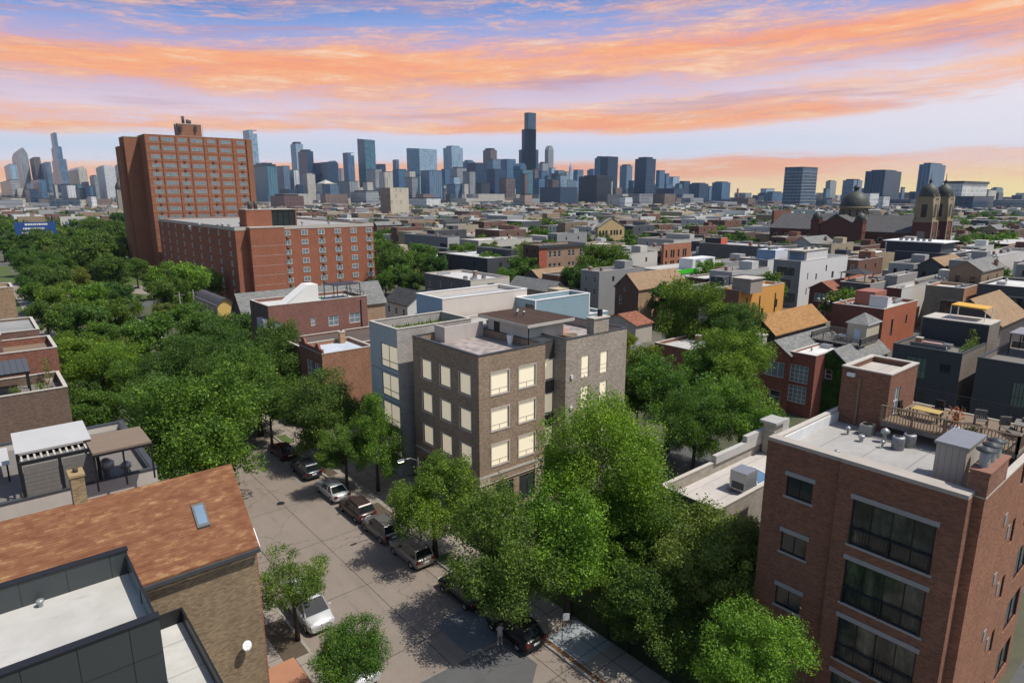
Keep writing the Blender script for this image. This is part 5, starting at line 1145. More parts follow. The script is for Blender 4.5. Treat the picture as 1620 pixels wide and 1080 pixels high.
pblk('house', 'house with long pale rendered side wall and dark red front', 1427, 457, 1402, 1470, h=10.3, wall=('stucco', (.55, .53, .50)), front=br((.14, .04, .035)), roof=mem(.4), maxd=20)
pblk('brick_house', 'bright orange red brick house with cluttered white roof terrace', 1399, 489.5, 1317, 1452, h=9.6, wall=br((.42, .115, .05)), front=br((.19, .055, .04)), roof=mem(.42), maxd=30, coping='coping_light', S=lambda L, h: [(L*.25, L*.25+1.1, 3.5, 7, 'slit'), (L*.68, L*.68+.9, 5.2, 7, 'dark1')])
B_ = BLD['bright orange red brick house with cluttered white roof terrace']
part_box(B_[0], 'stair_house', 'stucco', B_[1]+6, B_[4]-6, 8.9, B_[1]+12, B_[4]-2, 12.0, (.3, .12, .09)); part_box(B_[0], 'parapet_wall', 'painted', B_[1]+4, B_[2]+1.0, 9, B_[1]+4.3, B_[2]+4.5, 11.6, (.6, .6, .6)); part_box(B_[0], 'parapet_wall', 'painted', B_[1]+4.3, B_[2]+3.0, 9, B_[1]+12, B_[2]+3.3, 10.4, (.6, .58, .55))
for i in range(6): vent(B_[1]+1.5+1.1*(i % 3), B_[2]+7+1.6*i, 9.0, '%s vent from the near corner on the orange red brick house' % ORD[i], i % 2, 1.5)
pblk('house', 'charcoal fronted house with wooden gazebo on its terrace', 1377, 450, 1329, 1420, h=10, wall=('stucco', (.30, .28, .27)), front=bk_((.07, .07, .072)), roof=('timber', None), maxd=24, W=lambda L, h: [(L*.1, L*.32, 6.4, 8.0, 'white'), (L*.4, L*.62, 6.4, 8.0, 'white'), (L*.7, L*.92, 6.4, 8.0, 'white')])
Z_ = BLD['charcoal fronted house with wooden gazebo on its terrace']
t = thing('gazebo', 'brown hipped gazebo on the charcoal fronted house terrace', 'gazebo', (Z_[1]+4, Z_[2]+3, 9.4)); posts(t, 'timber', [(a, b_, 0, a+.2, b_+.2, 2.5) for a in (0, 5) for b_ in (0, 6)]); MB().mat('shingle_dark').face([(-.5, -.5, 2.5), (5.7, -.5, 2.5), (2.6, 3, 3.8)]).face([(5.7, -.5, 2.5), (5.7, 6.7, 2.5), (2.6, 3, 3.8)]).face([(5.7, 6.7, 2.5), (-.5, 6.7, 2.5), (2.6, 3, 3.8)]).face([(-.5, 6.7, 2.5), (-.5, -.5, 2.5), (2.6, 3, 3.8)]).build('roof', t)
pblk('house', 'grey rendered block with stepped parapets left of the navy building', 1420, 437, 1400, 1452, h=11.5, wall=('stucco', (.30, .285, .27)), roof=mem(.4), maxd=25)
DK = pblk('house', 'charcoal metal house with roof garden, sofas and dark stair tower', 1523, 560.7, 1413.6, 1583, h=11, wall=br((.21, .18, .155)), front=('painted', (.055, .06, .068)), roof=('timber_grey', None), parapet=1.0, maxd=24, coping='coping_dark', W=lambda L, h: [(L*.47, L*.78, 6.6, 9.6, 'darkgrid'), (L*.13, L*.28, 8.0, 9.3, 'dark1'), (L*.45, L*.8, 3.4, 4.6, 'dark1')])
K_ = BLD['charcoal metal house with roof garden, sofas and dark stair tower']; kx, ky, kX, kY = K_[1:5]
part_box(K_[0], 'stair_tower', 'painted', kx+10.5, ky+.02, 10, kx+16, ky+8.5, 13.6, (.04, .042, .05)); part_box(K_[0], 'side_wall', 'brick', kx+10.5, ky-.05, 0, kx+16, ky+.015, 13.6, (.21, .18, .155)); part_box(K_[0], 'tower_coping', 'coping_light', kx+10.4, ky-.1, 13.6, kx+16.1, ky+8.6, 13.75)
t = thing('parasol_canopy', 'mustard yellow fabric canopy on top of the dark stair tower', 'canopy', (kx+12, ky+1.0, 13.7)); MB().mat('painted').face([(0, 0, 2.0), (3.6, 0, 2.0), (3.6, 4.5, 2.2), (0, 4.5, 2.2)]).face([(0, 0, 1.8), (0, 0, 2.0), (0, 4.5, 2.2), (0, 4.5, 2.0)]).build('fabric', t, (.60, .34, .06)); posts(t, 'white_paint', [(a, b_, 0, a+.1, b_+.1, 2) for a in (0, 3.5) for b_ in (0, 4.4)])
t = thing('terrace_sofa', 'long grey sofa with pale cushions on the charcoal house roof garden', 'sofa', (kx+4.2, ky+3.2, 10)); MB().mat('painted').box(0, 0, 0, .9, 4.6, .45).box(0, 0, .45, .2, 4.6, .85).build('frame', t, (.10, .11, .12)); MB().mat('stucco').box(.22, .1, .45, .9, 4.5, .62).build('cushions', t, (.6, .55, .5))
t = thing('terrace_sofa', 'short pink cushioned sofa at the back of the roof garden', 'sofa', (kx+6.8, ky+4.4, 10)); MB().mat('painted').box(0, 0, 0, .9, 3, .45).box(.7, 0, .45, .9, 3, .85).build('frame', t, (.12, .12, .13)); MB().mat('stucco').box(0, .1, .45, .68, 2.9, .62).build('cushions', t, (.55, .36, .32))
for i in range(6): pot_plant('%s potted shrub along the near parapet of the roof garden' % ORD[i], kx+2.6+1.2*i, ky+.8, 10, .3, 1.1+.3*(i % 3), (.3, .28, .25), GREEN['olive' if i % 2 else 'mid'], n=160)
pot_plant('small bright tree in a pot against the dark stair tower', kx+9.8, ky+1.6, 10, .4, 2.3, (.3, .28, .25), GREEN['yellow'], n=260)
DK2 = pblk('house', 'charcoal house with green tinted windows and grey metal canopy at the right edge', 1700, 590, 1547, 1740, h=11, wall=br((.2, .17, .15)), front=('painted', (.06, .065, .07)), roof=('timber_grey', None), parapet=.8, maxd=24, coping='coping_dark', W=lambda L, h: [(L*.24, L*.40, 5.4, 8.6, 'darkgrid'), (L*.42, L*.58, 5.4, 8.6, 'darkgrid'), (L*.05, L*.2, 5.4, 8.6, 'darkgrid')])
K2 = BLD['charcoal house with green tinted windows and grey metal canopy at the right edge']
t = thing('canopy', 'pale grey metal canopy with black posts on the right edge charcoal house', 'canopy', (K2[1]+9, K2[2]+1, 10.2)); MB().mat('seam_grey' if 'seam_grey' in MATS else 'grey_metal').box(0, 0, 3.0, 6, K2[4]-K2[2]-2, 3.15).build('sheet', t); posts(t, 'black_paint', [(a, b_, 0, a+.14, b_+.14, 3) for a in (.1, 5.8) for b_ in (.1, K2[4]-K2[2]-2.3)])
pblk('house', 'dark gabled house with broad tan shingle roof behind the mustard canopy', 1583, 515, 1480, 1625, h=8.5, wall=cl((.07, .055, .055)), gable='x', ridge=4.2, roof=('shingle_tan', None), maxd=26, W=lambda L, h: [(L*.42, L*.54, 7.2, 9.0, 'white')])
# centre
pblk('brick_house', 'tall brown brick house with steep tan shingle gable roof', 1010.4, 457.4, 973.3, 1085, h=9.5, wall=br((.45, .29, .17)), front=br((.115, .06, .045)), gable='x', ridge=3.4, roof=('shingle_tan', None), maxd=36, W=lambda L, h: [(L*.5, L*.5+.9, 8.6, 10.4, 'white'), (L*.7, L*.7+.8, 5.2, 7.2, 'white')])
pblk('building', 'pale stone three storey building beside the orange brick one', 997, 394.4, 985, 1049, h=13.5, wall=('block', (.44, .40, .36)), roof=mem(.4), maxd=45, S=lambda L, h: [(L*a-.8, L*a+.8, z, z+2.2, 'dark1') for a in (.1, .33, .68, .88) for z in (7.8, 4.0)]+[(L*a-.7, L*a+.7, 11.2, 12.0, 'dark1') for a in (.33, .68, .88)], cat='building')
pblk('building', 'ornate orange brick building with dark paired windows and pilasters', 1050.5, 386.5, 1047, 1094, h=14.6, wall=br((.44, .17, .09)), roof=mem(.35), maxd=40, S=lambda L, h: [(L*a-.5, L*a+.5, z, z+2.8, 'slit') for a in (.1, .28, .36, .54, .72, .80) for z in (9.6, 5.6)], cat='building')
pblk('building', 'long windowless dark grey brick building across the middle distance', 1222, 391.5, 1106, 1262, h=14, wall=bk_((.13, .125, .125)), roof=mem(.35), maxd=90, W=lambda L, h: [(L*.38, L*.38+1.4, 7.5, 9.5, 'dark1')], cat='building')
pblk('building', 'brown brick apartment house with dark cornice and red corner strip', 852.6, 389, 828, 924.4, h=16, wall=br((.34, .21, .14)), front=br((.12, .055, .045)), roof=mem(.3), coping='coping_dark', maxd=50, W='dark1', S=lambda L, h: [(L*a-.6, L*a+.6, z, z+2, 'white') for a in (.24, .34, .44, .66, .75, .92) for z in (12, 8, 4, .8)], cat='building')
A_ = BLD['brown brick apartment house with dark cornice and red corner strip']; MB().mat('brick').box(0, -.12, 0, 3.4, -.01, 15).build('corner_strip', A_[0], (.42, .09, .045)); MB().mat('coping_dark').box(-.5, -.5, 15.2, A_[3]-A_[1]+.3, -.13, 16).build('cornice', A_[0])
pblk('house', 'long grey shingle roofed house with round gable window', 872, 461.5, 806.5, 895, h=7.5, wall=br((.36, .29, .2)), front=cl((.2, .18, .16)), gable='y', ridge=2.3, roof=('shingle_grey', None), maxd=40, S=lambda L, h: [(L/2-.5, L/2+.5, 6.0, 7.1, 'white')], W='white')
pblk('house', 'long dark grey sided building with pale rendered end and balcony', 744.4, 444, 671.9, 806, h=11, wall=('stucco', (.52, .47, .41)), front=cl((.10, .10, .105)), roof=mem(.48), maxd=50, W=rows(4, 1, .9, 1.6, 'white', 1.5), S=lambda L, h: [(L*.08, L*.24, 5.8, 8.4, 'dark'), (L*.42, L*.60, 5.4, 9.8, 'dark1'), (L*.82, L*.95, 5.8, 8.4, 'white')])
G_ = BLD['long dark grey sided building with pale rendered end and balcony']
for i in range(5): ac(G_[1]+2+1.5*i, G_[2]+5+2.0*(i % 2), 10.4, '%s air conditioner on the long dark grey sided building' % ORD[i])
pblk('house', 'white clapboard gable house with dark roof and white window trim', 644.4, 483, 609, 690, h=8.2, wall=cl((.58, .58, .55)), gable='y', ridge=2.6, roof=('shingle_dark', None), maxd=30, S=lambda L, h: [(L/2-.4, L/2+.4, 8.3, 9.3, 'white'), (L*.25, L*.25+.9, 4.6, 6.2, 'white'), (L*.62, L*.62+1.4, 3.8, 6.4, 'dark1')], W='white')
pblk('house', 'small white gabled house with grey dormer roof beside the clapboard one', 700, 478, 668, 722, h=7.2, wall=cl((.5, .52, .52)), gable='y', ridge=2.0, roof=('shingle_dark', None), maxd=16, S='white')
pblk('house', 'long house with pale grey shingle roof behind the red brown terrace house', 386, 502, 368, 609, h=9.5, wall=br((.40, .26, .16)), front=br((.08, .06, .055)), gable='x', ridge=4.0, roof=('shingle_grey', None), maxd=40, W=lambda L, h: [(L*.4, L*.4+1, 5, 7, 'white')])
def yellow_house():
    x0, y0, x1, y1, h = frac_px(343.7, 484, 310, 369, h=7.8); X, Y = x1-x0, y1-y0
    r = thing('house', 'small yellow house with curved dark roof half hidden by trees', 'house', (x0, y0, 0)); FOOT.append((x0, y0, x1, y1))
    arc = [(X*k/10, h+2.2*math.sin(math.pi*(.12+.76*k/10))-.8) for k in range(11)]
    w_ = MB().mat('clapboard'); w_.face([(0, 0, 0), (X, 0, 0)]+[(a, 0, z) for a, z in arc[::-1]]); w_.face([(X, Y, 0), (0, Y, 0)]+[(a, Y, z) for a, z in arc]); w_.build('wall', r, (.62, .43, .13))
    MB().mat('stucco').face([(0, Y, 0), (0, 0, 0), (0, 0, arc[0][1]), (0, Y, arc[0][1])]).face([(X, 0, 0), (X, Y, 0), (X, Y, arc[-1][1]), (X, 0, arc[-1][1])]).build('side_wall', r, (.46, .41, .30))
    rf = MB().mat('membrane'); a = [(-.4, arc[0][1]-.2)]+arc+[(X+.4, arc[-1][1]-.2)]
    for i in range(len(a)-1): _slab(rf, [(a[i][0], -.4, a[i][1]+.02), (a[i+1][0], -.4, a[i+1][1]+.02), (a[i+1][0], Y+.4, a[i+1][1]+.02), (a[i][0], Y+.4, a[i][1]+.02)], .2)
    rf.build('roof', r, (.07, .065, .075))
    for k in range(4): add_window(r, -.02, Y*(k+.6)/4.4, 4.6, .9, 2.0, 'dark1', -math.pi/2)
yellow_house()
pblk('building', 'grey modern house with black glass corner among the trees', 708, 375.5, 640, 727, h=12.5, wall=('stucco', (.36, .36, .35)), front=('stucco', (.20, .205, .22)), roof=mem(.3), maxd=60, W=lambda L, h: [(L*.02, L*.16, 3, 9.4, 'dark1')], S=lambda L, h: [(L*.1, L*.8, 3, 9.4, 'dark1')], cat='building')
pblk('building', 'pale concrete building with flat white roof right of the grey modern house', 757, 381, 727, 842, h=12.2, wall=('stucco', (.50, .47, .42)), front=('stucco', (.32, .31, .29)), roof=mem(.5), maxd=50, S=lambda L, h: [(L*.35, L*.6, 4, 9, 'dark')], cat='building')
pblk('building', 'cream brick warehouse with flat roof behind the grey modern house', 716, 357, 706, 757, h=14, wall=br((.45, .38, .27)), roof=mem(.35), maxd=60, cat='building')
pblk('building', 'yellow tan brick building with dormers and dark arched windows', 946, 359.5, 942, 988, h=15.5, wall=br((.50, .36, .17)), gable='y', ridge=4.5, roof=('shingle_grey', None), maxd=60, S=lambda L, h: [(L*a-.8, L*a+.8, z, z+2.6, 'dark1') for a in (.08, .2, .32, .5, .62, .72, .86) for z in (11, 5.5)], cat='building')
pblk('building', 'dark terrace row with planted wooden roof decks', 1114, 372.5, 1017, 1136, h=13, wall=br((.2, .13, .09)), front=bk_((.06, .06, .065)), roof=('timber', None), maxd=90, cat='building')
pblk('building', 'black clad modern building with bright red end wall', 1141, 377, 1116, 1151, h=16, wall=('stucco', (.50, .10, .06)), front=('painted', (.04, .042, .045)), roof=mem(.35), maxd=60, cat='building')
pblk('building', 'tan brick long roofed building left of the yellow tan one', 928, 388.5, 895, 989, h=12.2, wall=br((.42, .32, .2)), front=bk_((.3, .29, .27)), roof=mem(.55), maxd=60, cat='building')
# rooftop with green band and painted white walls
x0, y0, x1, y1, h = frac_px(1067.5, 430, 1050, 1136, h=9.5)
gb = blk('building', 'white walled roof terrace building with bright green band', x0, y0, x1, y0+14, 9.5, ('painted', (.62, .62, .60)), parapet=.3, roof=mem(.4), cat='building', S=[((x1-x0)*.55, (x1-x0)*.95, 3.2, 6.0, 'dark')])
MB().mat('painted').box(0, -.15, 8.6, (x1-x0)*.5, -.01, 9.9).build('green_band', gb, (.06, .55, .03)); MB().mat('painted').box((x1-x0)*.45, 1, 9.2, (x1-x0)*.98, 6, 12.6).build('roof_box', gb, (.66, .66, .66)); MB().mat('glass_pale').box((x1-x0)*.52, .94, 9.8, (x1-x0)*.62, .99, 12.2).box((x1-x0)*.75, .94, 9.8, (x1-x0)*.92, .99, 12.2).build('roof_box_window', gb)
pblk('brick_house', 'low brick building with grey roof beyond the alley trees', 1098, 555, 1036, 1180, h=6.0, wall=br((.24, .08, .05)), roof=mem(.42), maxd=22, parapet=.5)
pblk('garage', 'garage with brown shingle hipped roof beyond the brown block', 1006, 515, 952, 1032, h=4.2, wall=('stucco', (.42, .38, .33)), gable='x', ridge=1.8, roof=('shingle_red', None), maxd=12, cat='garage')
pblk('garage', 'small pale garage with grey gable roof behind the brown block', 985, 560, 968, 1020, h=3.6, wall=('stucco', (.4, .37, .32)), gable='x', ridge=1.4, roof=('shingle_grey', None), maxd=8, cat='garage')

# ------------------------------------------------------------------ the skyline: every tower its own object
CT = {'pale': (.24, .34, .43), 'blue': (.06, .125, .21), 'navy': (.018, .042, .085), 'teal': (.07, .16, .21), 'steel': (.11, .175, .25), 'cream': (.42, .39, .33), 'brown': (.13, .10, .095), 'black': (.028, .035, .048), 'grey': (.24, .25, .26), 'white': (.50, .51, .51), 'red': (.11, .055, .05), 'rose': (.30, .22, .18)}
CW = {'pale': 'pale blue glass', 'blue': 'mid blue glass', 'navy': 'navy blue', 'teal': 'teal glass', 'steel': 'steel blue', 'cream': 'cream stone', 'brown': 'brown', 'black': 'near black', 'grey': 'grey', 'white': 'white', 'red': 'dark red brick', 'rose': 'rosy tan'}
FW = {'tower_grid': 'gridded', 'tower_bands': 'banded', 'tower_stripes': 'striped', 'tower_dark_grid': 'dark framed', 'tower_glass': 'smooth', 'tower_masonry': 'masonry'}
g_, b_, s_, d_, l_, m_ = 'tower_grid', 'tower_bands', 'tower_stripes', 'tower_dark_grid', 'tower_glass', 'tower_masonry'
# left px, right px, top px, colour, facade, distance, crown
SKY = [(0, 30, 285, 'grey', b_, 2100, ''), (6.5, 26, 260, 'pale', s_, 3000, ''), (17, 42, 233, 'grey', s_, 3300, 'round'), (46.5, 63.5, 249, 'brown', s_, 3200, ''), (48, 68, 285, 'steel', g_, 2500, ''), (63, 80, 257, 'steel', l_, 3000, ''), (74, 104, 208, 'steel', l_, 3600, 'steps'),
 (83, 90, 292, 'cream', m_, 2200, ''), (107, 136, 263, 'cream', s_, 3000, 'arch'), (95, 119, 293, 'white', s_, 2300, ''), (119, 134, 299, 'grey', g_, 2100, ''), (141, 154, 277, 'grey', b_, 2500, 'box'), (151, 181, 261, 'white', m_, 2600, 'box'), (181, 201, 258, 'grey', m_, 2900, 'box'), (0, 40, 313, 'cream', g_, 1500, ''), (58, 135, 316, 'cream', g_, 1500, ''), (138, 152, 311, 'white', g_, 1400, ''), (36, 60, 300, 'navy', b_, 1900, ''),
 (384, 406, 206, 'pale', l_, 3500, 'notch'), (399, 436, 257, 'navy', g_, 2200, 'box'), (401, 437, 263, 'teal', s_, 1900, ''), (436, 458, 263, 'steel', s_, 2300, ''), (455, 472, 269, 'white', s_, 2300, ''), (459, 479, 224, 'pale', s_, 3300, 'box'), (471, 495, 236, 'navy', g_, 2900, 'box'), (476, 498, 274, 'cream', m_, 2200, 'box'), (495, 534, 257, 'navy', g_, 2800, ''), (515, 535, 254, 'teal', l_, 3000, 'arch'), (536, 543, 267, 'grey', m_, 3300, ''), (542, 560, 242, 'blue', g_, 2900, 'notch'),
 (565, 593, 221, 'teal', l_, 2900, 'slope'), (593, 610, 260, 'navy', b_, 3000, ''), (621, 631, 253, 'blue', l_, 3300, ''), (580, 604, 268, 'grey', s_, 2500, ''), (599, 621, 272, 'cream', s_, 2300, ''), (621, 643, 268, 'blue', g_, 2600, ''), (643, 691, 235, 'pale', g_, 2800, 'slope'), (641, 657, 271, 'cream', s_, 2200, ''), (665, 699, 270, 'steel', s_, 2100, ''), (701, 732, 230, 'pale', s_, 3000, 'box'), (698, 712, 268, 'blue', g_, 2600, ''), (712, 738, 264, 'grey', m_, 2500, 'box'),
 (764, 786, 234, 'brown', s_, 3300, 'box'), (732, 751, 253, 'blue', g_, 3100, 'box'), (739, 770, 258, 'navy', l_, 2400, ''), (771, 792, 252, 'steel', g_, 2900, ''), (770, 800, 268, 'navy', g_, 2300, ''), (730, 741, 291, 'cream', m_, 1900, ''), (707, 731, 292, 'steel', g_, 1900, ''), (535, 567, 287, 'grey', s_, 2000, ''), (554, 599, 301, 'grey', b_, 1500, 'box'), (647, 697, 314, 'white', g_, 1300, ''), (497, 533, 284, 'cream', m_, 2600, 'pyramid'), (427, 480, 307, 'red', m_, 1200, 'box'), (442, 470, 300, 'navy', g_, 1700, ''),
 (780, 793, 270, 'teal', l_, 2600, ''), (792, 816, 252, 'blue', g_, 3000, ''), (812, 833, 258, 'blue', l_, 2900, 'arch'), (816, 843, 269, 'teal', b_, 2400, ''), (842, 852, 267, 'brown', b_, 2600, ''), (852, 867, 256, 'grey', m_, 3100, 'box'), (862, 876, 230, 'grey', s_, 3400, 'arch'), (868, 879, 266, 'pale', s_, 3000, ''), (877, 893, 270, 'steel', m_, 2900, ''), (892, 901, 272, 'grey', m_, 3100, ''), (898, 908, 261, 'pale', s_, 3200, 'spire'), (907, 923, 269, 'steel', g_, 2900, ''), (929, 947, 267, 'steel', g_, 2900, 'box'),
 (941, 962, 247, 'blue', g_, 2600, 'box'), (950, 978, 248, 'navy', d_, 2400, ''), (916, 968, 277, 'black', d_, 1800, 'box'), (981, 1001, 260, 'steel', g_, 2900, 'box'), (1005, 1038, 248, 'navy', b_, 1900, 'box'), (1038, 1052, 270, 'blue', s_, 2700, ''), (1051, 1059, 275, 'blue', s_, 2800, ''), (1058, 1075, 280, 'pale', s_, 2900, ''), (1090, 1121, 289, 'navy', g_, 2200, 'box'), (1127, 1156, 287, 'blue', s_, 2300, 'box'), (1119, 1128, 295, 'steel', g_, 2500, ''), (790, 815, 282, 'brown', g_, 1900, ''), (822, 842, 306, 'rose', m_, 1300, 'box'), (854, 913, 297, 'navy', m_, 1600, ''),
 (1038, 1090, 299, 'navy', b_, 2000, ''), (981, 1000, 312, 'white', b_, 1200, ''), (1209, 1241, 303, 'blue', g_, 1900, 'box'), (1242, 1294, 265, 'blue', d_, 1500, 'ring'), (1307, 1324, 285, 'grey', s_, 2300, 'box'), (1334, 1365, 283, 'steel', b_, 1900, 'box'), (1370, 1427, 268, 'navy', s_, 1700, 'box'), (1425, 1432, 297, 'steel', g_, 1900, ''), (1455, 1497, 257, 'blue', s_, 1600, 'box'), (1495, 1563, 290, 'white', g_, 1400, 'slab'), (1500, 1573, 312, 'navy', g_, 1300, ''), (1367, 1391, 306, 'white', b_, 1300, ''), (1391, 1408, 311, 'white', g_, 1250, ''),
 (1439, 1457, 304, 'navy', g_, 1900, ''), (678, 702, 283, 'navy', s_, 2250, ''), (752, 775, 290, 'black', g_, 1800, ''), (1075, 1092, 287, 'navy', b_, 2600, ''), (604, 622, 283, 'navy', l_, 2350, ''), (509, 540, 292, 'steel', b_, 2100, ''), (880, 912, 285, 'steel', m_, 2500, ''), (846, 862, 283, 'blue', b_, 2300, ''), (574, 590, 288, 'cream', m_, 1950, '')]
rsk = random.Random(21)
for k in range(64):
    px = rsk.uniform(402, 1085) if k < 48 else (rsk.uniform(0, 190) if k < 58 else rsk.uniform(1100, 1600)); wd = rsk.uniform(9, 22)
    env = 270 if 480 < px < 960 else 284
    if px > 1090: env = 296
    SKY.append((px, px+wd, rsk.uniform(env, 301), rsk.choice(('navy', 'blue', 'steel', 'cream', 'grey', 'teal', 'brown', 'pale')), rsk.choice((g_, b_, s_, d_, m_)), rsk.uniform(2000, 3100), rsk.choice(('', '', 'box'))))
def skyline():
    cnt = {}
    for i, (l, r_, tp, c, fa, D, crown) in enumerate(sorted(SKY)):
        cx = l+(r_-l)*(.42 if (i % 3) else .55); x0, y0, h = atd(cx, tp, D)
        x1 = solve_x(r_, y0, h); y1 = solve_y(l, x0, h); X, Y = x1-x0, y1-y0
        t_ = (CW[c], FW[fa]); k = cnt.setdefault(t_, 0); cnt[t_] += 1
        crn = {'': 'flat topped', 'box': 'plant room topped', 'round': 'round topped', 'arch': 'curved top', 'steps': 'stepped tapering', 'notch': 'notched top', 'slope': 'slanted top', 'pyramid': 'pyramid topped', 'spire': 'spire topped', 'ring': 'balconied', 'slab': 'overhanging'}[crown]
        lab = '%s %s %s skyscraper, %s such from the left' % (crn, CW[c], FW[fa], ordn(k)) if h > 60 else 'low %s %s %s block, %s such from the left' % (crn, CW[c], FW[fa], ordn(k))
        o = thing('skyscraper' if h > 60 else 'office_block', lab, 'skyscraper' if h > 60 else 'building', (x0, y0, 0)); FOOT.append((x0, y0, x1, y1))
        w = MB().mat(fa); hb = h
        if crown == 'box': hb = h-max(3, .035*h)
        elif crown in ('arch', 'round'): hb = h-.08*h if crown == 'arch' else h*.88
        elif crown == 'pyramid': hb = h*.84
        elif crown == 'spire': hb = h*.8
        elif crown == 'notch': hb = h*.955
        elif crown == 'steps': hb = h*.45
        w.box(0, 0, 0, X, Y, hb); w.build('tower', o, CT[c])
        if crown == 'steps':
            for a, b__, q in ((.45, .62, .80), (.62, .8, .58), (.8, 1.0, .34)): MB().mat(fa).box(X*.0, Y*(1-q)*.3, h*a, X*q*.9, Y*(q*.7+.3), h*b__).build('upper_tier', o, CT[c])
            MB().mat('grey_metal').tube([(X*.15, Y*.4, h), (X*.15, Y*.4, h*1.0+2)], .8, 5).build('mast', o)
        elif crown == 'box': MB().mat(fa if i % 2 else 'coping_dark').box(X*.15, Y*.15, hb, X*.85, Y*.85, h).build('plant_room', o, [v*.8 for v in CT[c]])
        elif crown in ('arch', 'round'):
            a = MB().mat(fa); n = 8; pts = [(X*k_/n, hb+(h-hb)*math.sin(math.pi*k_/n)) for k_ in range(n+1)]
            for (xa, za), (xb, zb) in zip(pts[:-1], pts[1:]): a.face([(xa, 0, za), (xb, 0, zb), (xb, Y, zb), (xa, Y, za)])
            a.face([(x_, 0, z_) for x_, z_ in pts]); a.face([(x_, Y, z_) for x_, z_ in pts][::-1]); a.build('crown_roof', o, CT[c])
        elif crown == 'slope':
            MB().mat(fa).face([(0, 0, hb), (X, 0, hb), (X, Y, hb+.03*h), (0, Y, hb+.03*h)]).face([(0, 0, hb), (0, Y, hb+.03*h), (0, Y, hb)]).face([(X, 0, hb), (X, Y, hb), (X, Y, hb+.03*h)]).build('slanted_roof', o, CT[c])
        elif crown == 'notch': MB().mat(fa).box(0, 0, hb, X*.5, Y, h).build('upper_tier', o, CT[c])
        elif crown == 'pyramid':
            MB().mat('coping_light').face([(X*.1, Y*.1, hb), (X*.9, Y*.1, hb), (X/2, Y/2, h)]).face([(X*.9, Y*.1, hb), (X*.9, Y*.9, hb), (X/2, Y/2, h)]).face([(X*.9, Y*.9, hb), (X*.1, Y*.9, hb), (X/2, Y/2, h)]).face([(X*.1, Y*.9, hb), (X*.1, Y*.1, hb), (X/2, Y/2, h)]).build('pyramid_roof', o)
        elif crown == 'spire': MB().mat(fa).box(X*.25, Y*.25, hb, X*.75, Y*.75, h*.92).face([(X*.25, Y*.25, h*.92), (X*.75, Y*.25, h*.92), (X/2, Y/2, h*1.06)]).face([(X*.25, Y*.75, h*.92), (X*.25, Y*.25, h*.92), (X/2, Y/2, h*1.06)]).build('spire', o, CT[c])
        elif crown == 'ring':
            mb = MB().mat('coping_light')
            for k_ in range(int(h/6.5)): mb.box(-1.0, -1.0, k_*6.5, X+1, -.01, k_*6.5+.7); mb.box(-1.0, -.01, k_*6.5, -.01, Y, k_*6.5+.7)
            mb.build('balcony_slab', o)
        elif crown == 'slab': MB().mat('coping_dark').box(-2, -2, h, X+2, Y+2, h+4).build('roof', o)
        if crown in ('', 'notch', 'ring') : MB().mat('coping_dark').ring(-.3, -.3, X+.3, Y+.3, h, h+1.5, .9).build('parapet', o)
skyline()
def tall_black():
    # the tallest tower: stepped bundle of square tubes with two masts left off as in the photo
    x0, y0, h = atd(836, 292*0+178, 3460); x0b, y0b, _ = atd(836, 236, 3460); o = thing('skyscraper', 'tallest dark blue stepped tower standing over the whole skyline', 'skyscraper', (x0, y0, 0))
    w_ = 3460/F*1.03; f = lambda px: (px-836)*w_
    z = lambda py: atd(836, py, 3460)[2]
    def tier(l, r_, t, name):
        a = abs(f(l))/math.cos(rad(50)) if 0 else 0
        xr = (r_-836)*w_/.98/1.35; yl = (836-l)*w_/1.35*1.2
        MB().mat('tower_dark_grid').box(-xr*.0-2, -2, 0, xr*1.65, yl*1.45, z(t)).build(name, o, (.045, .085, .14))
    tier(820, 852, 236, 'lower_tier'); tier(825, 848, 204, 'middle_tier'); tier(829.5, 847.5, 178, 'upper_tier'); FOOT.append((x0, y0, x0+70, y0+70))
tall_black()
t = thing('chimney_stack', 'thin brown industrial chimney stack near the right skyline foot', 'chimney', (*atd(1167, 305, 2300)[:2], 0)); MB().mat('brick').tube([(0, 0, 0), (0, 0, atd(1167, 298, 2300)[2])], [4.5, 3.2], 10).build('stack', t, (.25, .13, .1))
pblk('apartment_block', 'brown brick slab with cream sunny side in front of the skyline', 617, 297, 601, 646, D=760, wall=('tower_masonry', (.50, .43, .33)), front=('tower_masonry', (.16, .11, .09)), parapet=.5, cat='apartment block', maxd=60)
# small church with a steeple, far left
x_, y_, z_ = atd(189, 335, 900); t = thing('church', 'small grey stone church with domed steeple at the far left', 'church', (x_, y_, 0)); k = 900/F
MB().mat('stone').box(-30*k*.6, 0, 0, 0, 22, 12).face([(-18*k, 0, 12), (0, 0, 12), (-9*k, 0, 20)]).build('nave', t, (.3, .28, .25)); MB().mat('shingle_grey').face([(-18*k, 0, 12), (-9*k, 0, 20), (-9*k, 22, 20), (-18*k, 22, 12)]).face([(0, 0, 12), (0, 22, 12), (-9*k, 22, 20), (-9*k, 0, 20)]).build('roof', t)
MB().mat('stone').box(0, 0, 0, 8, 8, 38).build('steeple', t, (.28, .25, .2)); MB().mat('copper').lathe([(4.6, 38), (4.8, 41), (3.4, 45), (1.6, 47), (1.4, 50), (.4, 52), (.1, 57)], 4, 4, 12).build('dome', t)
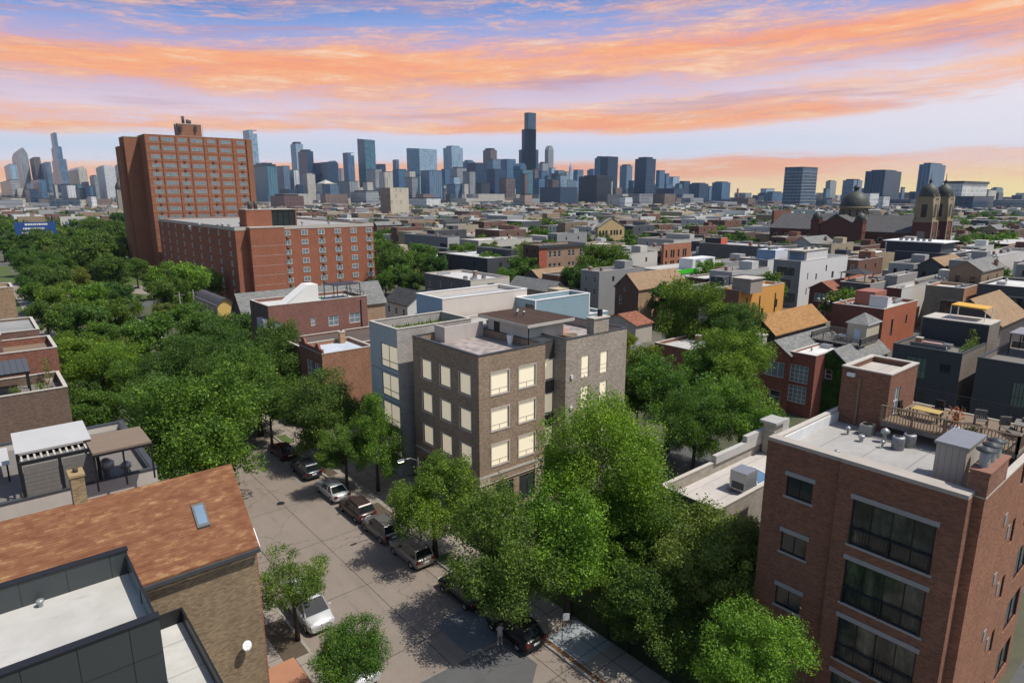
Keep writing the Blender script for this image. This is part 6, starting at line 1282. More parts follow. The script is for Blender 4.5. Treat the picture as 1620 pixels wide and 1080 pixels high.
# billboard
x_, y_, z_ = atd(25, 372, 420); t = thing('billboard', 'blue billboard with pale lettering at the far left', 'billboard', (x_, y_, 0), -HEAD*0); zb, zt = z_, atd(25, 352, 420)[2]
w0 = 17.5; MB().mat('painted').box(0, 0, zb, w0, .5, zt).build('board', t, (.025, .07, .24)); MB().mat('grey_metal').box(3, .5, 0, 3.5, 1, zt).box(w0-3.5, .5, 0, w0-3, 1, zt).build('post', t)
q = MB().mat('white_paint')
for r_, (a, b__) in enumerate(((.25, .8), (.2, .72), (.15, .9))):
    x = w0*a; rr = random.Random(r_)
    while x < w0*b__: L = rr.uniform(.3, 1.1); q.box(x, -.03, zt-(1.6+r_*2.1), min(x+L, w0*b__), -.005, zt-(.7+r_*2.1)); x += L+.25
q.build('lettering', t)

# ------------------------------------------------------------------ street furniture
def lamp(x, y, label, arm=(-1.6, 0), h=8.6, lit=True):
    t = thing('street_lamp', label, 'street lamp', (x, y, .13), 0, 'street lamps along the kerb'); MB().mat('grey_metal').lathe([(.16, 0), (.14, .5), (.09, .6), (.06, h)], n=10).build('post', t)
    MB().mat('grey_metal').tube([(0, 0, h-.3), (arm[0]*.5, arm[1]*.5, h+.15), (arm[0], arm[1], h+.2)], .04, 6).build('arm', t)
    hd_ = MB().mat('grey_metal').box(arm[0]-.45, -.13, h+.12, arm[0]+.15, .13, h+.26).build('head', t)
    MB().mat('lamp_glow').box(arm[0]-.42, -.11, h+.07, arm[0]+.05, .11, h+.119).build('lamp_glass', t)
    return t
emis('lamp_glow', (1, .86, .5), 14.0); emis('tail_red', (.25, .01, .01), .0)
lamp(28.7, 47.5, 'lit street lamp over the parked cars beside the honey locust'); lamp(28.7, 132, 'lit street lamp far up the tree lined street'); lamp(28.7, 88, 'street lamp standing between the trees before the orange brick house')
t = thing('street_sign', 'white rectangular sign on a thin pole beside the black car', 'sign', (*at(889, 1022), .13), -0.7); MB().mat('black_paint').tube([(0, 0, 0), (0, 0, 2.6)], .03, 6).build('pole', t); MB().mat('white_paint').box(0.02, -.02, 2.05, .50, .0, 2.6).build('panel', t, (.6, .6, .7))
def hydrant(x, y, l):
    t = thing('fire_hydrant', l, 'hydrant', (x, y, .13)); MB().mat('painted').lathe([(.14, 0), (.11, .08), (.11, .5), (.14, .52), (.1, .66), (0, .7)], n=12).build('body', t, (.4, .05, .03))
t = thing('utility_pole', 'wooden utility pole with crossarm standing among the back trees', 'utility pole', (*at(700/6.75+180, 497, 0), 0)); 
def upole(px, py, z, label):
    x, y = at(px, py, z); t = thing('utility_pole', label, 'utility pole', (x, y, 0), 0, 'wooden utility poles'); MB().mat('timber_grey').tube([(0, 0, 0), (0, 0, z)], [.17, .12], 8).build('pole', t); MB().mat('timber_grey').box(-1.2, -.06, z-.8, 1.2, .06, z-.66).build('crossarm', t)
bpy.data.objects.remove(t)
upole(283, 462, 10, 'grey wooden utility pole with crossarm beside the yellow house trees'); upole(305, 458, 9.5, 'wooden utility pole close to the yellow house')
upole(97, 385, 12, 'tall utility pole among the far left park trees'); upole(130, 386, 11, 'utility pole right of the blue billboard')
# iron fence along the gardens, right of the pavement
def fence(label, x, ya, yb, mat='black_paint', h=1.3):
    t = thing('iron_fence', label, 'fence', (x, ya, .05), 0, 'iron fences along the pavement'); link('railing', rail_mesh('railing', [(0, 0), (0, yb-ya)], h, mat, post=.08, nb=.13, bal=.012, top=.025), t)
fence('black iron garden fence beside the pavement in front of the condominium', 32.1, 10, 31, h=1.1); fence('black iron fence in front of the brown corner block', 33.0, 40, 47)
t = thing('bench', 'small pale bench in the shaded garden behind the sign', 'bench', (33.6, 34.8, .06), 1.2); MB().mat('coping_light').box(-.7, -.2, .4, .7, .2, .46).build('seat', t); MB().mat('coping_light').box(-.6, -.15, 0, -.5, .15, .4).box(.5, -.15, 0, .6, .15, .4).build('leg', t)
t = thing('garden_path', 'pale garden path through the shaded yard', 'path'); struct(t); del t['category']; del t['label']; sheet('garden_path', 'pavement', 31.7, 14.2, 36, 15.4, .07); bpy.data.objects.remove(t)
t = thing('manhole_cover', 'round iron manhole cover in the street', 'manhole cover', (*at(444, 796), .014)); MB().mat('black_paint').lathe([(.42, 0), (.40, .008), (0, .008)], n=24).build('cover', t)

# ------------------------------------------------------------------ cars
plain('car_paint', None, .28, .25, var=.03, spec=.6); glass('car_glass', (.012, .016, .018), .04, .2)
m, T, b, o = new_mat('tail_lamp'); b.inputs['Base Color'].default_value = (.12, .008, .006, 1); b.inputs['Roughness'].default_value = .15; MATS['tail_lamp'] = m
m, T, b, o = new_mat('head_lamp'); b.inputs['Base Color'].default_value = (.6, .62, .64, 1); b.inputs['Roughness'].default_value = .1; MATS['head_lamp'] = m
def car_proto(kind):
    """nose towards +Y, wheels on z=0"""
    S = {'suv': dict(L=4.65, W=1.86, H=1.68, belt=1.05, hood=1.02, nose=.72, cab=(-2.12, 1.02), roof=(-1.80, .38), tail=1.05, wr=.36),
         'sedan': dict(L=4.70, W=1.82, H=1.44, belt=.93, hood=.90, nose=.62, cab=(-1.75, 1.10), roof=(-1.02, .30), tail=.98, wr=.33),
         'van': dict(L=5.3, W=1.98, H=1.98, belt=1.15, hood=1.12, nose=.78, cab=(-2.5, 1.75), roof=(-2.3, .95), tail=1.15, wr=.36)}[kind]
    L, W, H = S['L'], S['W'], S['H']; h = L/2; hw = W/2
    st = [(-h, .42, .85, S['tail']-.12, .9), (-h+.10, .30, .97, S['tail'], .95), (-h+.7, .24, 1.0, S['belt'], 1), (0, .22, 1.0, S['belt'], 1), (S['cab'][1]+.1, .22, 1.0, S['belt']-.03, 1), (h-.75, .24, .99, S['hood']-.04, .97), (h-.22, .28, .95, (S['hood']+S['nose'])/2+.08, .92), (h, .36, .82, S['nose'], .8)]
    b = MB().mat('car_paint'); secs = []
    for y, zb, wf, zt, tf in st:
        w = hw*wf; secs.append([(-w*.9, y, zb), (-w, y, zb+.14), (-w, y, zb+(zt-zb)*.62), (-w*.96*tf-.0, y, zt-.05), (-w*.84*tf, y, zt), (w*.84*tf, y, zt), (w*.96*tf, y, zt-.05), (w, y, zb+(zt-zb)*.62), (w, y, zb+.14), (w*.9, y, zb)])
    base = len(b.v)
    for s in secs: b.v += s
    n = 10
    for i in range(len(secs)-1):
        for k in range(n):
            k2 = (k+1) % n; b.f.append((base+i*n+k, base+i*n+k2, base+(i+1)*n+k2, base+(i+1)*n+k)); b.mi.append(0); b.smooth.append(True)
    b.face(secs[0]); b.face(secs[-1][::-1])
    body = b.mesh('body')
    # greenhouse: glass block, then roof skin and pillars in paint
    c0, c1 = S['cab']; r0, r1 = S['roof']; zb = S['belt']-.03; zt = H-.07; wb, wt = hw*.90, hw*.72
    def ringpts(y0, y1, w, z): return [(-w, y0, z), (w, y0, z), (w, y1, z), (-w, y1, z)]
    g = MB().mat('car_glass'); A = ringpts(c0, c1, wb, zb); B = ringpts(r0, r1, wt, zt)
    for k in range(4): k2 = (k+1) % 4; g.face([A[k], A[k2], B[k2], B[k]])
    gl = g.mesh('windows')
    r = MB().mat('car_paint'); B2 = [(x*1.015, y+(.03 if y > 0 else -.03), zt-.015) for x, y, z in B]; C = [(x*.93, y*.96, H) for x, y, z in B]
    for k in range(4): k2 = (k+1) % 4; r.face([B2[k], B2[k2], C[k2], C[k]], True)
    r.face(C)
    def pil(a, b__, t=.05): r.tube([a, b__], t, 4, smooth=False)
    for k in range(4): pil(A[k], B[k])
    for f in ((.36, .70) if kind != 'sedan' else (.42,)):
        for s in (-1, 1): ya = c0+(c1-c0)*f; yb = r0+(r1-r0)*f; pil((s*wb*1.0, ya, zb), (s*wt*1.0, yb, zt), .035)
    if kind == 'suv':
        for s in (-1, 1): r.tube([(s*wt*.92, r0+.2, H+.05), (s*wt*.92, r1-.1, H+.05)], .025, 5)
    roof = r.mesh('roof')
    tr = MB().mat('rubber'); hb = MB().mat('galvanised')
    R = S['wr']
    w1 = MB().mat('rubber').lathe([(R*.62, -.11), (R*.95, -.11), (R, -.07), (R, .07), (R*.95, .11), (R*.62, .11)], n=20).mesh('tyre'); w2 = MB().mat('galvanised').lathe([(R*.64, .09), (R*.5, .06), (R*.15, .09), (0, .09)], n=10, smooth=False).mesh('rim')
    tl = MB().mat('tail_lamp'); 
    for s in (-1,): tl.box(-.16, -.05, -.12, .16, .06, .14)
    hl = MB().mat('head_lamp').box(-.2, -.06, -.07, .2, .06, .08)
    pl = MB().mat('plastic_white').box(-.25, -.02, -.07, .25, .01, .07)
    return dict(S=S, body=body, gl=gl, roof=roof, ty=w1, rim=w2, tl=tl.mesh('tail_light'), hl=hl.mesh('headlight'), pl=pl.mesh('number_plate'))
PC = {k: car_proto(k) for k in ('suv', 'sedan', 'van')}
TRIM = MB().mat('rubber').box(-.93, -2.0, .2, -.90, 2.0, .34).box(.90, -2.0, .2, .93, 2.0, .34).mesh('trim')
def car(x, y, rz, kind, colr, label, group='cars parked along the kerb', z=.014, roofc=None, cat='car'):
    P_ = PC[kind]; S = P_['S']; o = thing('parked_car' if kind != 'van' else 'parked_van', label, cat, (x, y, z), rz, group); o.scale = (1.07, 1.07, 1.07)
    link('body', P_['body'], o, colr); link('windows', P_['gl'], o); link('roof', P_['roof'], o, roofc or colr)
    L, W = S['L'], S['W']
    for yy in (L/2-.88, -L/2+.95):
        for s in (-1, 1):
            w = link('wheel', P_['ty'], o, None, (s*(W/2-.10), yy, S['wr'])); w.rotation_euler = (0, s*math.pi/2, 0); link('rim', P_['rim'], w)
    for s in (-1, 1):
        link('tail_light', P_['tl'], o, None, (s*(W/2-.2), -L/2+.03, S['tail']-.2)); link('headlight', P_['hl'], o, None, (s*(W/2-.34), L/2-.10, S['nose']+.03))
        m_ = link('side_mirror', MIR, o, colr, (s*(W/2+.07), S['cab'][1]-.35, S['belt']+.06))
    link('number_plate', P_['pl'], o, None, (0, -L/2-.01, .72)); return o
MIR = MB().mat('car_paint').box(-.11, -.08, -.07, .11, .06, .09).mesh('side_mirror')
CX = 26.82
for y, kind, colr, lab in ((76.9, 'sedan', (.07, .014, .012), 'dark maroon sedan parked under the trees, farthest up the kerb'), (69.7, 'suv', (.045, .052, .066), 'dark slate blue suv parked second from the top of the row'), (62.45, 'sedan', (.52, .52, .51), 'white sedan parked between the dark cars'),
        (56.75, 'suv', (.060, .040, .038), 'dark maroon grey hatchback suv just below the white sedan'), (51.6, 'suv', (.13, .12, .115), 'taupe grey suv with roof rails parked fifth down the row'), (46.1, 'suv', (.24, .21, .185), 'silver beige suv at the near end of the parked row')):
    car(CX, y, 0, kind, colr, lab)
car(27.15, 32.1, 0.0, 'suv', (.010, .010, .012), 'black suv in deep shade with a person standing at its door')
car(27.0, 38.4, 0.0, 'sedan', (.012, .012, .014), 'black sedan in tree shade with rear half hidden by leaves')
car(16.35, 44.2, math.pi, 'van', (.5, .5, .5), 'white van facing the camera beneath the street tree', cat='van', group=None)
car(16.3, 36.6, math.pi, 'suv', (.5, .5, .5), 'pale car hidden under the round dark tree at the bottom')
far = [(9.5, .5)]
q = random.Random(8); FC = [((.5, .5, .5), 'white'), ((.02, .02, .022), 'black'), ((.25, .26, .27), 'silver'), ((.06, .07, .1), 'dark blue'), ((.2, .03, .02), 'red')]; used_ = {}
for i in range(16):
    y = 96+i*6.4+(i > 6)*20; s = i % 2; colr, cn = FC[q.randrange(5)]; n_ = used_.get(cn, 0); used_[cn] = n_+1
    car(15.9 if s else CX, y, math.pi if s else 0, 'sedan' if i % 3 else 'suv', colr, '%s car far up the tree lined street, %s %s one from the camera' % (cn, ordn(n_), cn))
# ------------------------------------------------------------------ the person at the black car
def person():
    x, y = at(790, 1019); t = thing('person', 'person in grey top and shorts standing by the black car door', 'person', (x+.05, y, .014), -.5)
    V = {'pel': (0, 0, .95), 'sp': (0, .01, 1.12), 'ch': (0, .0, 1.32), 'nk': (0, .02, 1.48), 'hd': (0, .05, 1.60), 'tp': (0, .05, 1.74), 'ls': (-.19, 0, 1.42), 'le': (-.24, .06, 1.16), 'lh': (-.16, .26, 1.04), 'rs': (.19, 0, 1.42), 're': (.25, .08, 1.17), 'rh': (.16, .28, 1.10),
         'lhip': (-.10, 0, .90), 'lk': (-.11, .03, .50), 'la': (-.12, -.02, .09), 'lt': (-.13, .15, .04), 'rhip': (.10, 0, .90), 'rk': (.13, .05, .50), 'ra': (.15, 0, .09), 'rt': (.17, .17, .04)}
    Rr = {'pel': .14, 'sp': .125, 'ch': .15, 'nk': .055, 'hd': .085, 'tp': .07, 'ls': .062, 'le': .045, 'lh': .032, 'rs': .062, 're': .045, 'rh': .032, 'lhip': .095, 'lk': .062, 'la': .04, 'lt': .038, 'rhip': .095, 'rk': .062, 'ra': .04, 'rt': .038}
    E = [('pel', 'sp'), ('sp', 'ch'), ('ch', 'nk'), ('nk', 'hd'), ('hd', 'tp'), ('ch', 'ls'), ('ls', 'le'), ('le', 'lh'), ('ch', 'rs'), ('rs', 're'), ('re', 'rh'), ('pel', 'lhip'), ('lhip', 'lk'), ('lk', 'la'), ('la', 'lt'), ('pel', 'rhip'), ('rhip', 'rk'), ('rk', 'ra'), ('ra', 'rt')]
    for s, hk in ((-1, 'lh'), (1, 'rh')):
        bx, by, bz = V[hk]
        for f in range(5):
            k1 = '%s%d' % (hk, f); off = (-.03+.015*f) if f < 4 else -.035*s; ln = (.07, .085, .08, .06, .045)[f]
            V[k1] = (bx+off, by+ln, bz-.02-(.02 if f == 4 else 0)); Rr[k1] = .009; E.append((hk, k1))
    ks = list(V); me = bpy.data.meshes.new('body'); me.from_pydata([V[k] for k in ks], [(ks.index(a), ks.index(b__)) for a, b__ in E], [])
    o = link('body', me, t); md = o.modifiers.new('skin', 'SKIN'); sv = me.skin_vertices[0].data
    for i, k in enumerate(ks): sv[i].radius = (Rr[k], Rr[k]); sv[i].use_root = (k == 'pel')
    o.modifiers.new('sub', 'SUBSURF').levels = 1; o.modifiers['sub'].render_levels = 2
    m, T, b, _ = new_mat('skin'); b.inputs['Base Color'].default_value = (.42, .25, .18, 1); b.inputs['Roughness'].default_value = .5; me.materials.append(m)
    dg = bpy.context.evaluated_depsgraph_get(); dg.update(); em = bpy.data.meshes.new_from_object(o.evaluated_get(dg)); o.modifiers.clear(); em.materials.clear(); em.materials.append(m); o.data = em
    sh = MB().mat('stucco').lathe([(.165, .92), (.16, 1.05), (.175, 1.3), (.19, 1.4), (.12, 1.46), (.07, 1.49)], n=16).build('shirt', t, (.35, .34, .36)); sh.scale = (1.15, .9, 1)
    MB().mat('stucco').lathe([(.17, .98), (.19, .85), (.19, .80)], n=14).tube([(-.1, 0, .86), (-.115, .02, .58)], [.115, .095], 10).tube([(.1, 0, .86), (.125, .035, .58)], [.115, .095], 10).build('shorts', t, (.28, .26, .25))
    MB().mat('bark').lathe([(.0, 1.80), (.07, 1.785), (.105, 1.72), (.105, 1.64), (.085, 1.585)], 0, .03, 14).build('hair', t)
    fc = MB().mat('black_paint').box(-.045, .130, 1.665, -.02, .138, 1.68).box(.02, .130, 1.665, .045, .138, 1.68).build('eyes', t)
    for s in (-1, 1): MB().mat('white_paint').box(s*.14-.045, -.06, .0, s*.14+.045, .20, .085).build('shoe', t)
person()

# ------------------------------------------------------------------ trees measured from the photograph
GL = 'trees along the street and in the gardens'
ptree(463, 915, 5.2, 66, 'airy light green young tree on the pavement beside the white van', 'airy', 'mid', zscale=1.15, group=GL)
ptree(553, 1035, 5.0, 64, 'round dense dark green tree at the bottom edge beside the street', 'near', 'dark', group=GL)
ptree(318, 690, 8.0, 112, 'very large honey locust overhanging the left pavement', 'near', 'mid', group=GL, rx=None)
ptree(594, 690, 6.5, 50, 'conical dense linden tree in front of the grey panel house', 'dense', 'bright', zscale=1.25, group=GL)
ptree(686, 782, 6.2, 76, 'honey locust standing by the silver suv before the brown block', 'near', 'bright', group=GL, zscale=.95)
ptree(505, 655, 6.2, 72, 'feathery locust tree over the dark parked cars', 'near', 'mid', group=GL)
ptree(545, 705, 5.5, 46, 'small mid green tree left of the conical linden', 'near', 'mid', group=GL)
ptree(798, 866, 7.2, 100, 'dark green street tree shading the black suv', 'near', 'mid', group=GL, zscale=1.1)
ptree(955, 758, 9.5, 112, 'tallest bright green cottonwood in front of the brown block', 'big', 'lime', group=GL, zscale=1.05)
ptree(900, 858, 6.4, 100, 'bright lower limbed tree under the tall cottonwood', 'near', 'bright', group=GL)
ptree(985, 850, 6.2, 84, 'bright mid height tree between the cottonwood and the olive garden tree', 'near', 'bright', group=GL)
ptree(1050, 862, 5.6, 84, 'mid green garden tree right of the tall cottonwood', 'near', 'mid', group=GL)
ptree(1130, 905, 5.6, 106, 'olive green tree at the corner of the red condominium', 'near', 'olive', group=GL)
ptree(1050, 965, 4.2, 92, 'dark olive tree over the shaded garden', 'near', 'dark', group=GL)
ptree(1190, 880, 6.0, 60, 'olive tree pressed against the condominium wall', 'near', 'olive', group=GL)
ptree(1195, 1055, 6.5, 92, 'bright green tree at the bottom edge before the condominium', 'near', 'bright', group=GL)
ptree(985, 905, 3.5, 55, 'low yellow green shrub like tree beside the sign', 'near', 'olive', group=GL)
ptree(1148, 785, 7.0, 24, 'small reddish brown leaved tree at the low stone building', 'airy', 'red', trunk=True, group=GL)
G2 = 'trees in the back gardens and alley'
for px, py, z, r_, g, k, l in ((1098, 503, 9, 68, 'bright', 'near', 'large round tree beside the orange stucco building'), (1160, 580, 8.5, 66, 'bright', 'near', 'bright tree on the right of the back garden clump'), (1060, 620, 8, 72, 'mid', 'near', 'mid green tree in the middle of the back garden clump'), (1175, 650, 8, 62, 'bright', 'near', 'yellowish bright tree nearest the stone chimney'),
        (1100, 675, 6.5, 60, 'mid', 'near', 'tree just behind the stepped grey parapet'), (1010, 625, 6.5, 45, 'mid', 'mid', 'tree beside the balcony of the brown block'), (1020, 575, 6, 38, 'olive', 'mid', 'olive tree beyond the alley behind the brown block'), (985, 548, 5, 26, 'yellow', 'mid', 'small yellow green tree beside the brown block back corner'),
        (1165, 520, 8, 45, 'dark', 'near', 'dark tree between the orange building and bright clump'), (1130, 590, 7, 55, 'mid', 'near', 'tree at the centre of the back garden clump')):
    ptree(px, py, z, r_, l, k, g, group=G2)
# left-hand side of the street: the thick belt
belt = [(405, 600, 8, 66, 'mid'), (440, 560, 8, 62, 'dark'), (350, 560, 8.5, 62, 'dark'), (290, 590, 8, 66, 'dark'), (260, 650, 7.5, 62, 'mid'), (235, 540, 8, 50, 'mid'), (165, 595, 7.5, 60, 'bright'), (150, 655, 7, 45, 'mid'), (330, 530, 8, 48, 'mid'), (305, 490+20, 7, 38, 'mid'),
        (185, 510, 7, 40, 'mid'), (130, 520, 7, 46, 'dark'), (118, 570, 7, 42, 'bright'), (140, 478, 8, 34, 'bright'), (95, 480, 8, 36, 'bright'), (205, 560, 6.5, 36, 'olive'), (385, 530, 7, 40, 'dark'), (425, 640, 6, 38, 'mid'), (215, 610, 7, 50, 'mid'), (460, 520+20, 7, 34, 'dark'), (80, 450, 8, 34, 'dark'), (170, 700, 5, 28, 'dark'), (350, 610, 7.5, 55, 'mid'), (120, 640, 6.5, 38, 'dark'), (262, 500, 6, 26, 'olive'), (160, 540, 7, 36, 'red'), (62, 470, 7, 30, 'mid'), (72, 500, 7, 30, 'dark'), (100, 545, 6.5, 26, 'mid'), (48, 445, 7, 24, 'dark'), (110, 500, 7, 34, 'mid')]
for i, (px, py, z, r_, g) in enumerate(sorted(belt)):
    adj = {'mid': 'mid green', 'dark': 'dark green', 'bright': 'bright green', 'olive': 'olive green', 'red': 'rust flecked green'}[g]
    ptree(px, py, z, r_, '%s tree in the belt left of the street, %s from the left' % (adj, ordn(i)), 'near' if r_ > 48 and py > 540 else 'mid', 'mid' if g == 'red' else g, group='trees of the thick belt left of the street')
ptree(150, 548, 6.5, 17, 'small rusty red leaved tree within the green belt', 'mid', 'red'); 
park = [(60, 385, 8, 26, 'dark'), (110, 400, 8, 30, 'mid'), (140, 405, 9, 46, 'mid'), (95, 430, 7, 26, 'dark'), (175, 432, 8, 30, 'dark'), (190, 470, 8, 28, 'dark'), (75, 420, 7, 26, 'dark'), (45, 420, 7, 22, 'dark'), (180, 375, 9, 32, 'dark'), (205, 395, 9, 26, 'dark'), (150, 365, 9, 22, 'mid'), (110, 375, 8, 18, 'mid'), (85, 368, 8, 16, 'mid'),
        (215, 425, 7, 20, 'mid'), (290, 455, 8, 46, 'bright'), (330, 448, 7, 26, 'bright'), (265, 470, 7, 34, 'mid'), (60, 440, 7, 24, 'mid'), (120, 445, 7, 24, 'olive'), (195, 352, 9, 20, 'dark'), (40, 395, 7, 18, 'dark'), (240, 445, 6, 16, 'mid'), (30, 410, 7, 20, 'dark'), (20, 380, 7, 16, 'mid'), (55, 408, 7, 16, 'mid')]
for i, (px, py, z, r_, g) in enumerate(sorted(park)):
    adj = {'mid': 'mid green', 'dark': 'dark green', 'bright': 'bright green', 'olive': 'olive green'}[g]
    ptree(px, py, z, r_, '%s park tree before the brick tower block, %s counted from the left' % (adj, ordn(i)), 'mid', g, group='park trees before the tower block')
mid_ = [(630, 425, 9, 36, 'mid'), (665, 410, 9, 30, 'mid'), (615, 405, 9, 26, 'mid'), (690, 425, 8, 26, 'dark'), (735, 408, 9, 27, 'mid'), (775, 422, 8, 26, 'mid'), (820, 418, 9, 30, 'mid'), (845, 400, 8, 20, 'dark'), (765, 400, 8, 18, 'dark'), (655, 450, 7, 24, 'dark'), (610, 445, 7, 20, 'mid'), (800, 440, 7, 18, 'mid'), (948, 428, 10, 50, 'mid'), (915, 445, 8, 30, 'dark'), (975, 410, 10, 28, 'mid'), (710, 445, 7, 14, 'dark'), (600, 380, 9, 14, 'mid'), (598, 355, 9, 12, 'dark')]
for i, (px, py, z, r_, g) in enumerate(sorted(mid_)):
    ptree(px, py, z, r_, '%s broad tree between the slab block and middle houses, %s counted from the left' % ({'mid': 'mid green', 'dark': 'dark green'}[g], ordn(i)), 'mid', g, group='trees behind the white clapboard house')
# low garden shrubs behind the fence
for i, (x, y, l) in enumerate(((33.5, 28, 'low shrub behind the iron fence, nearest the sign'), (34, 22, 'low shrub behind the iron fence, middle one'), (33.8, 17, 'low shrub behind the iron fence, nearest the condominium'))):
    tree(x, y, .8, 1.3, 'mid', GREEN['dark'], l, GL, name='shrub', trunk=False)
# ------------------------------------------------------------------ the rest of the city: houses and trees in rows of lots out to the skyline
rf = random.Random(77)
WALLS = [('brick', (.19, .085, .06), 'red brick'), ('brick', (.32, .23, .15), 'tan brick'), ('brick', (.17, .09, .07), 'brown brick'), ('stucco', (.50, .47, .42), 'cream'), ('stucco', (.30, .30, .30), 'grey'), ('clapboard', (.58, .58, .56), 'white'), ('brick', (.44, .36, .24), 'yellow brick'), ('stucco', (.08, .085, .095), 'charcoal')]
def taken(x0, y0, x1, y1, mrg=1.0): return any(x0 < b[2]+mrg and x1 > b[0]-mrg and y0 < b[3]+mrg and y1 > b[1]-mrg for b in FOOT)
cand = []
for ix in range(-3, 22):
    for side in (0, 1):
        X0 = 36+59*ix+(0 if side == 0 else 33) - 0; XL = 20
        y = 140.0
        while y < 2300:
            stp = rf.choice((7.8, 7.8, 9, 12, 16, 22, 30)); y += stp; wd = stp-1.1
            if (y-212) % 170 < 14 or (y-212) % 170 > 168: continue
            x0, x1, y0, y1 = X0+rf.uniform(-1, 1), X0+XL+rf.uniform(-4, 4), y-wd, y
            fw = (x0+x1)/2*SH+y*CH; r_ = (x0+x1)/2*CH-y*SH
            if fw < 200 or fw > 1800: continue
            px, py = proj((x0+x1)/2, y, 10)
            if px < -40 or px > 1660: continue
            if px < 600 and fw < 520 and not (px < 0): 
                if fw < 460: continue
            if px < 225 and fw < 560: continue
            cand.append((fw, x0, y0, x1, y1, px))
for j in range(4200):       # right-hand side lots nearer than the rows above
    pass
ix_extra = []
for ix in range(1, 9):
    for side in (0, 1):
        X0 = 36+59*ix+(0 if side == 0 else 33)
        y = -180.0
        while y < 140:
            y += 7.8; x0, x1, y0, y1 = X0, X0+19, y, y+6.8
            fw = (x0+x1)/2*SH+y*CH; px, py = proj(x0, y, 10)
            if fw < 150 or px < 600 or px > 1700: continue
            cand.append((fw, x0, y0, x1, y1, px))
cand.sort(); nh = 0; far_mb = {}; counts = {}; fillfoot = []; tree_sp = []
cell = {}
for b in FOOT:
    pass
for fw, x0, y0, x1, y1, px in cand:
    if rf.random() < .24: tree_sp.append((fw, (x0+x1)/2, (y0+y1)/2, px)); continue
    if taken(x0, y0, x1, y1): continue
    wm, wc, wn = WALLS[rf.randrange(8)]; h = rf.choice((6.5, 8, 9.5, 10.5, 12, 14)); kk = rf.uniform(.8, 1.2); wc = tuple(c*kk*.85 for c in wc)
    gb = rf.random() < .2 and y1-y0 < 10; 
    if nh < 230:
        nh += 1; rn = 'gable roofed' if gb else 'flat roofed'; key = wn+rn; i = counts.get(key, 0); counts[key] = i+1
        lab = '%s %s house among the distant rows, %s of that kind from the camera' % (wn, rn, ordn(i))
        L = y1-y0; X = x1-x0; W = []; S = []
        if fw < 520:
            W = [(L*a-.5, L*a+.5, z, z+1.5, 'white' if i % 2 else 'dark1') for a in (.25, .72) for z in ((h-3.0, h-6.2) if fw < 330 else (h-3.0,)) if z > .5]; S = [(X*.3-.45, X*.3+.45, h-3, h-1.6, 'dark1'), (X*.7-.45, X*.7+.45, h-3, h-1.6, 'dark1')]
        ra = rf.choice((('shingle_grey', None), ('shingle_dark', None), ('shingle_grey', None), ('shingle_umber', None), ('shingle_tan', None))) if gb else ('membrane', rf.choice(((.48, .47, .45), (.30, .29, .28), (.20, .19, .185), (.10, .095, .095))))
        blk('house', lab, x0, y0, x1, y1, h, (wm, wc), W=W, S=S, gable='x' if gb else None, ridge=2.2, roof=ra, parapet=.4)
        if not gb and fw < 600: clutter(BLD[lab][0], X, L, h-.4, int(x0*13+y0), 3)
        if not gb and fw < 420: r_ = bpy.data.objects[-1] if 0 else BLD[lab][0]; part_box(r_, 'stair_house', 'stucco', x0+X*.6, y0+1, h-.4, x0+X*.6+3.5, y0+L*.7, h+2.0, tuple(c*1.1 for c in wc))
        elif rf.random() < .5: chimney(BLD[lab][0], x0+X*.7, y0+.6, h+.1, (.3, .15, .1), 1.2)
    else:
        key = (wm, wn); mb, roofs = far_mb.setdefault(key, (MB().mat(wm), {}))
        mb.box(x0, y0, 0, x1, y1, h, False); rc = rf.choice((.42, .26, .12)); roofs.setdefault(rc, MB().mat('membrane')).box(x0+.3, y0+.3, h-.3, x1-.3, y1-.3, h+.06, False)
        if rf.random() < .35: mb.box(x0+9, y0+1, h, x0+12, y0+4, h+2.2, False)
for (wm, wn), (mb, roofs) in far_mb.items():
    wc = [w for w in WALLS if w[2] == wn][0][1]; o = mb.build('distant_houses', None, wc); o['kind'] = 'stuff'; tag(o, 'mass of far %s houses below the skyline' % wn, 'houses')
    for rc, rm in roofs.items(): ro = rm.build('roof', o, (rc, rc*.97, rc*.93))
# trees between the houses
crowns('far'); crowns('tiny'); GT = 'trees between the distant houses'; nt = 0; stuff = []
for fw, x, y, px in tree_sp:
    for q_ in range(2):
        xx, yy = x+rf.uniform(-9, 9), y+rf.uniform(-3, 3)
        if taken(xx-2, yy-2, xx+2, yy+2, .5): continue
        stuff.append((xx*SH+yy*CH, xx, yy, rf.uniform(3.2, 6.2)))
for j in range(2600):       # street trees and gardens in between
    fw = rf.uniform(215, 1700); a = rf.uniform(-.72, .72)*1.02; d = fw; x = fw*SH+math.tan(a)*fw*CH; y = fw*CH-math.tan(a)*fw*SH; px, py = proj(x, y, 8)
    if px < 560 and fw < 430 and px > 225: continue
    if (x-28) % 59 > 12 and rf.random() < .75: continue
    if taken(x-2, y-2, x+2, y+2, .5): continue
    stuff.append((fw, x, y, rf.uniform(3.0, 6.0)))
for ix in range(-2, 24):      # street trees in rows along the kerbs
    for side in (0, 1):
        for k in range(150):
            x, y = 36+59*ix-8+side*3+rf.uniform(-1.5, 1.5), 120+k*13+rf.uniform(-3, 3); fw = x*SH+y*CH
            if fw < 260 or fw > 1700 or rf.random() < .35: continue
            px, py = proj(x, y, 8)
            if px < -20 or px > 1640 or (225 < px < 560 and fw < 430) or taken(x-2, y-2, x+2, y+2, .5): continue
            stuff.append((fw, x, y, rf.uniform(3.6, 6.4)))
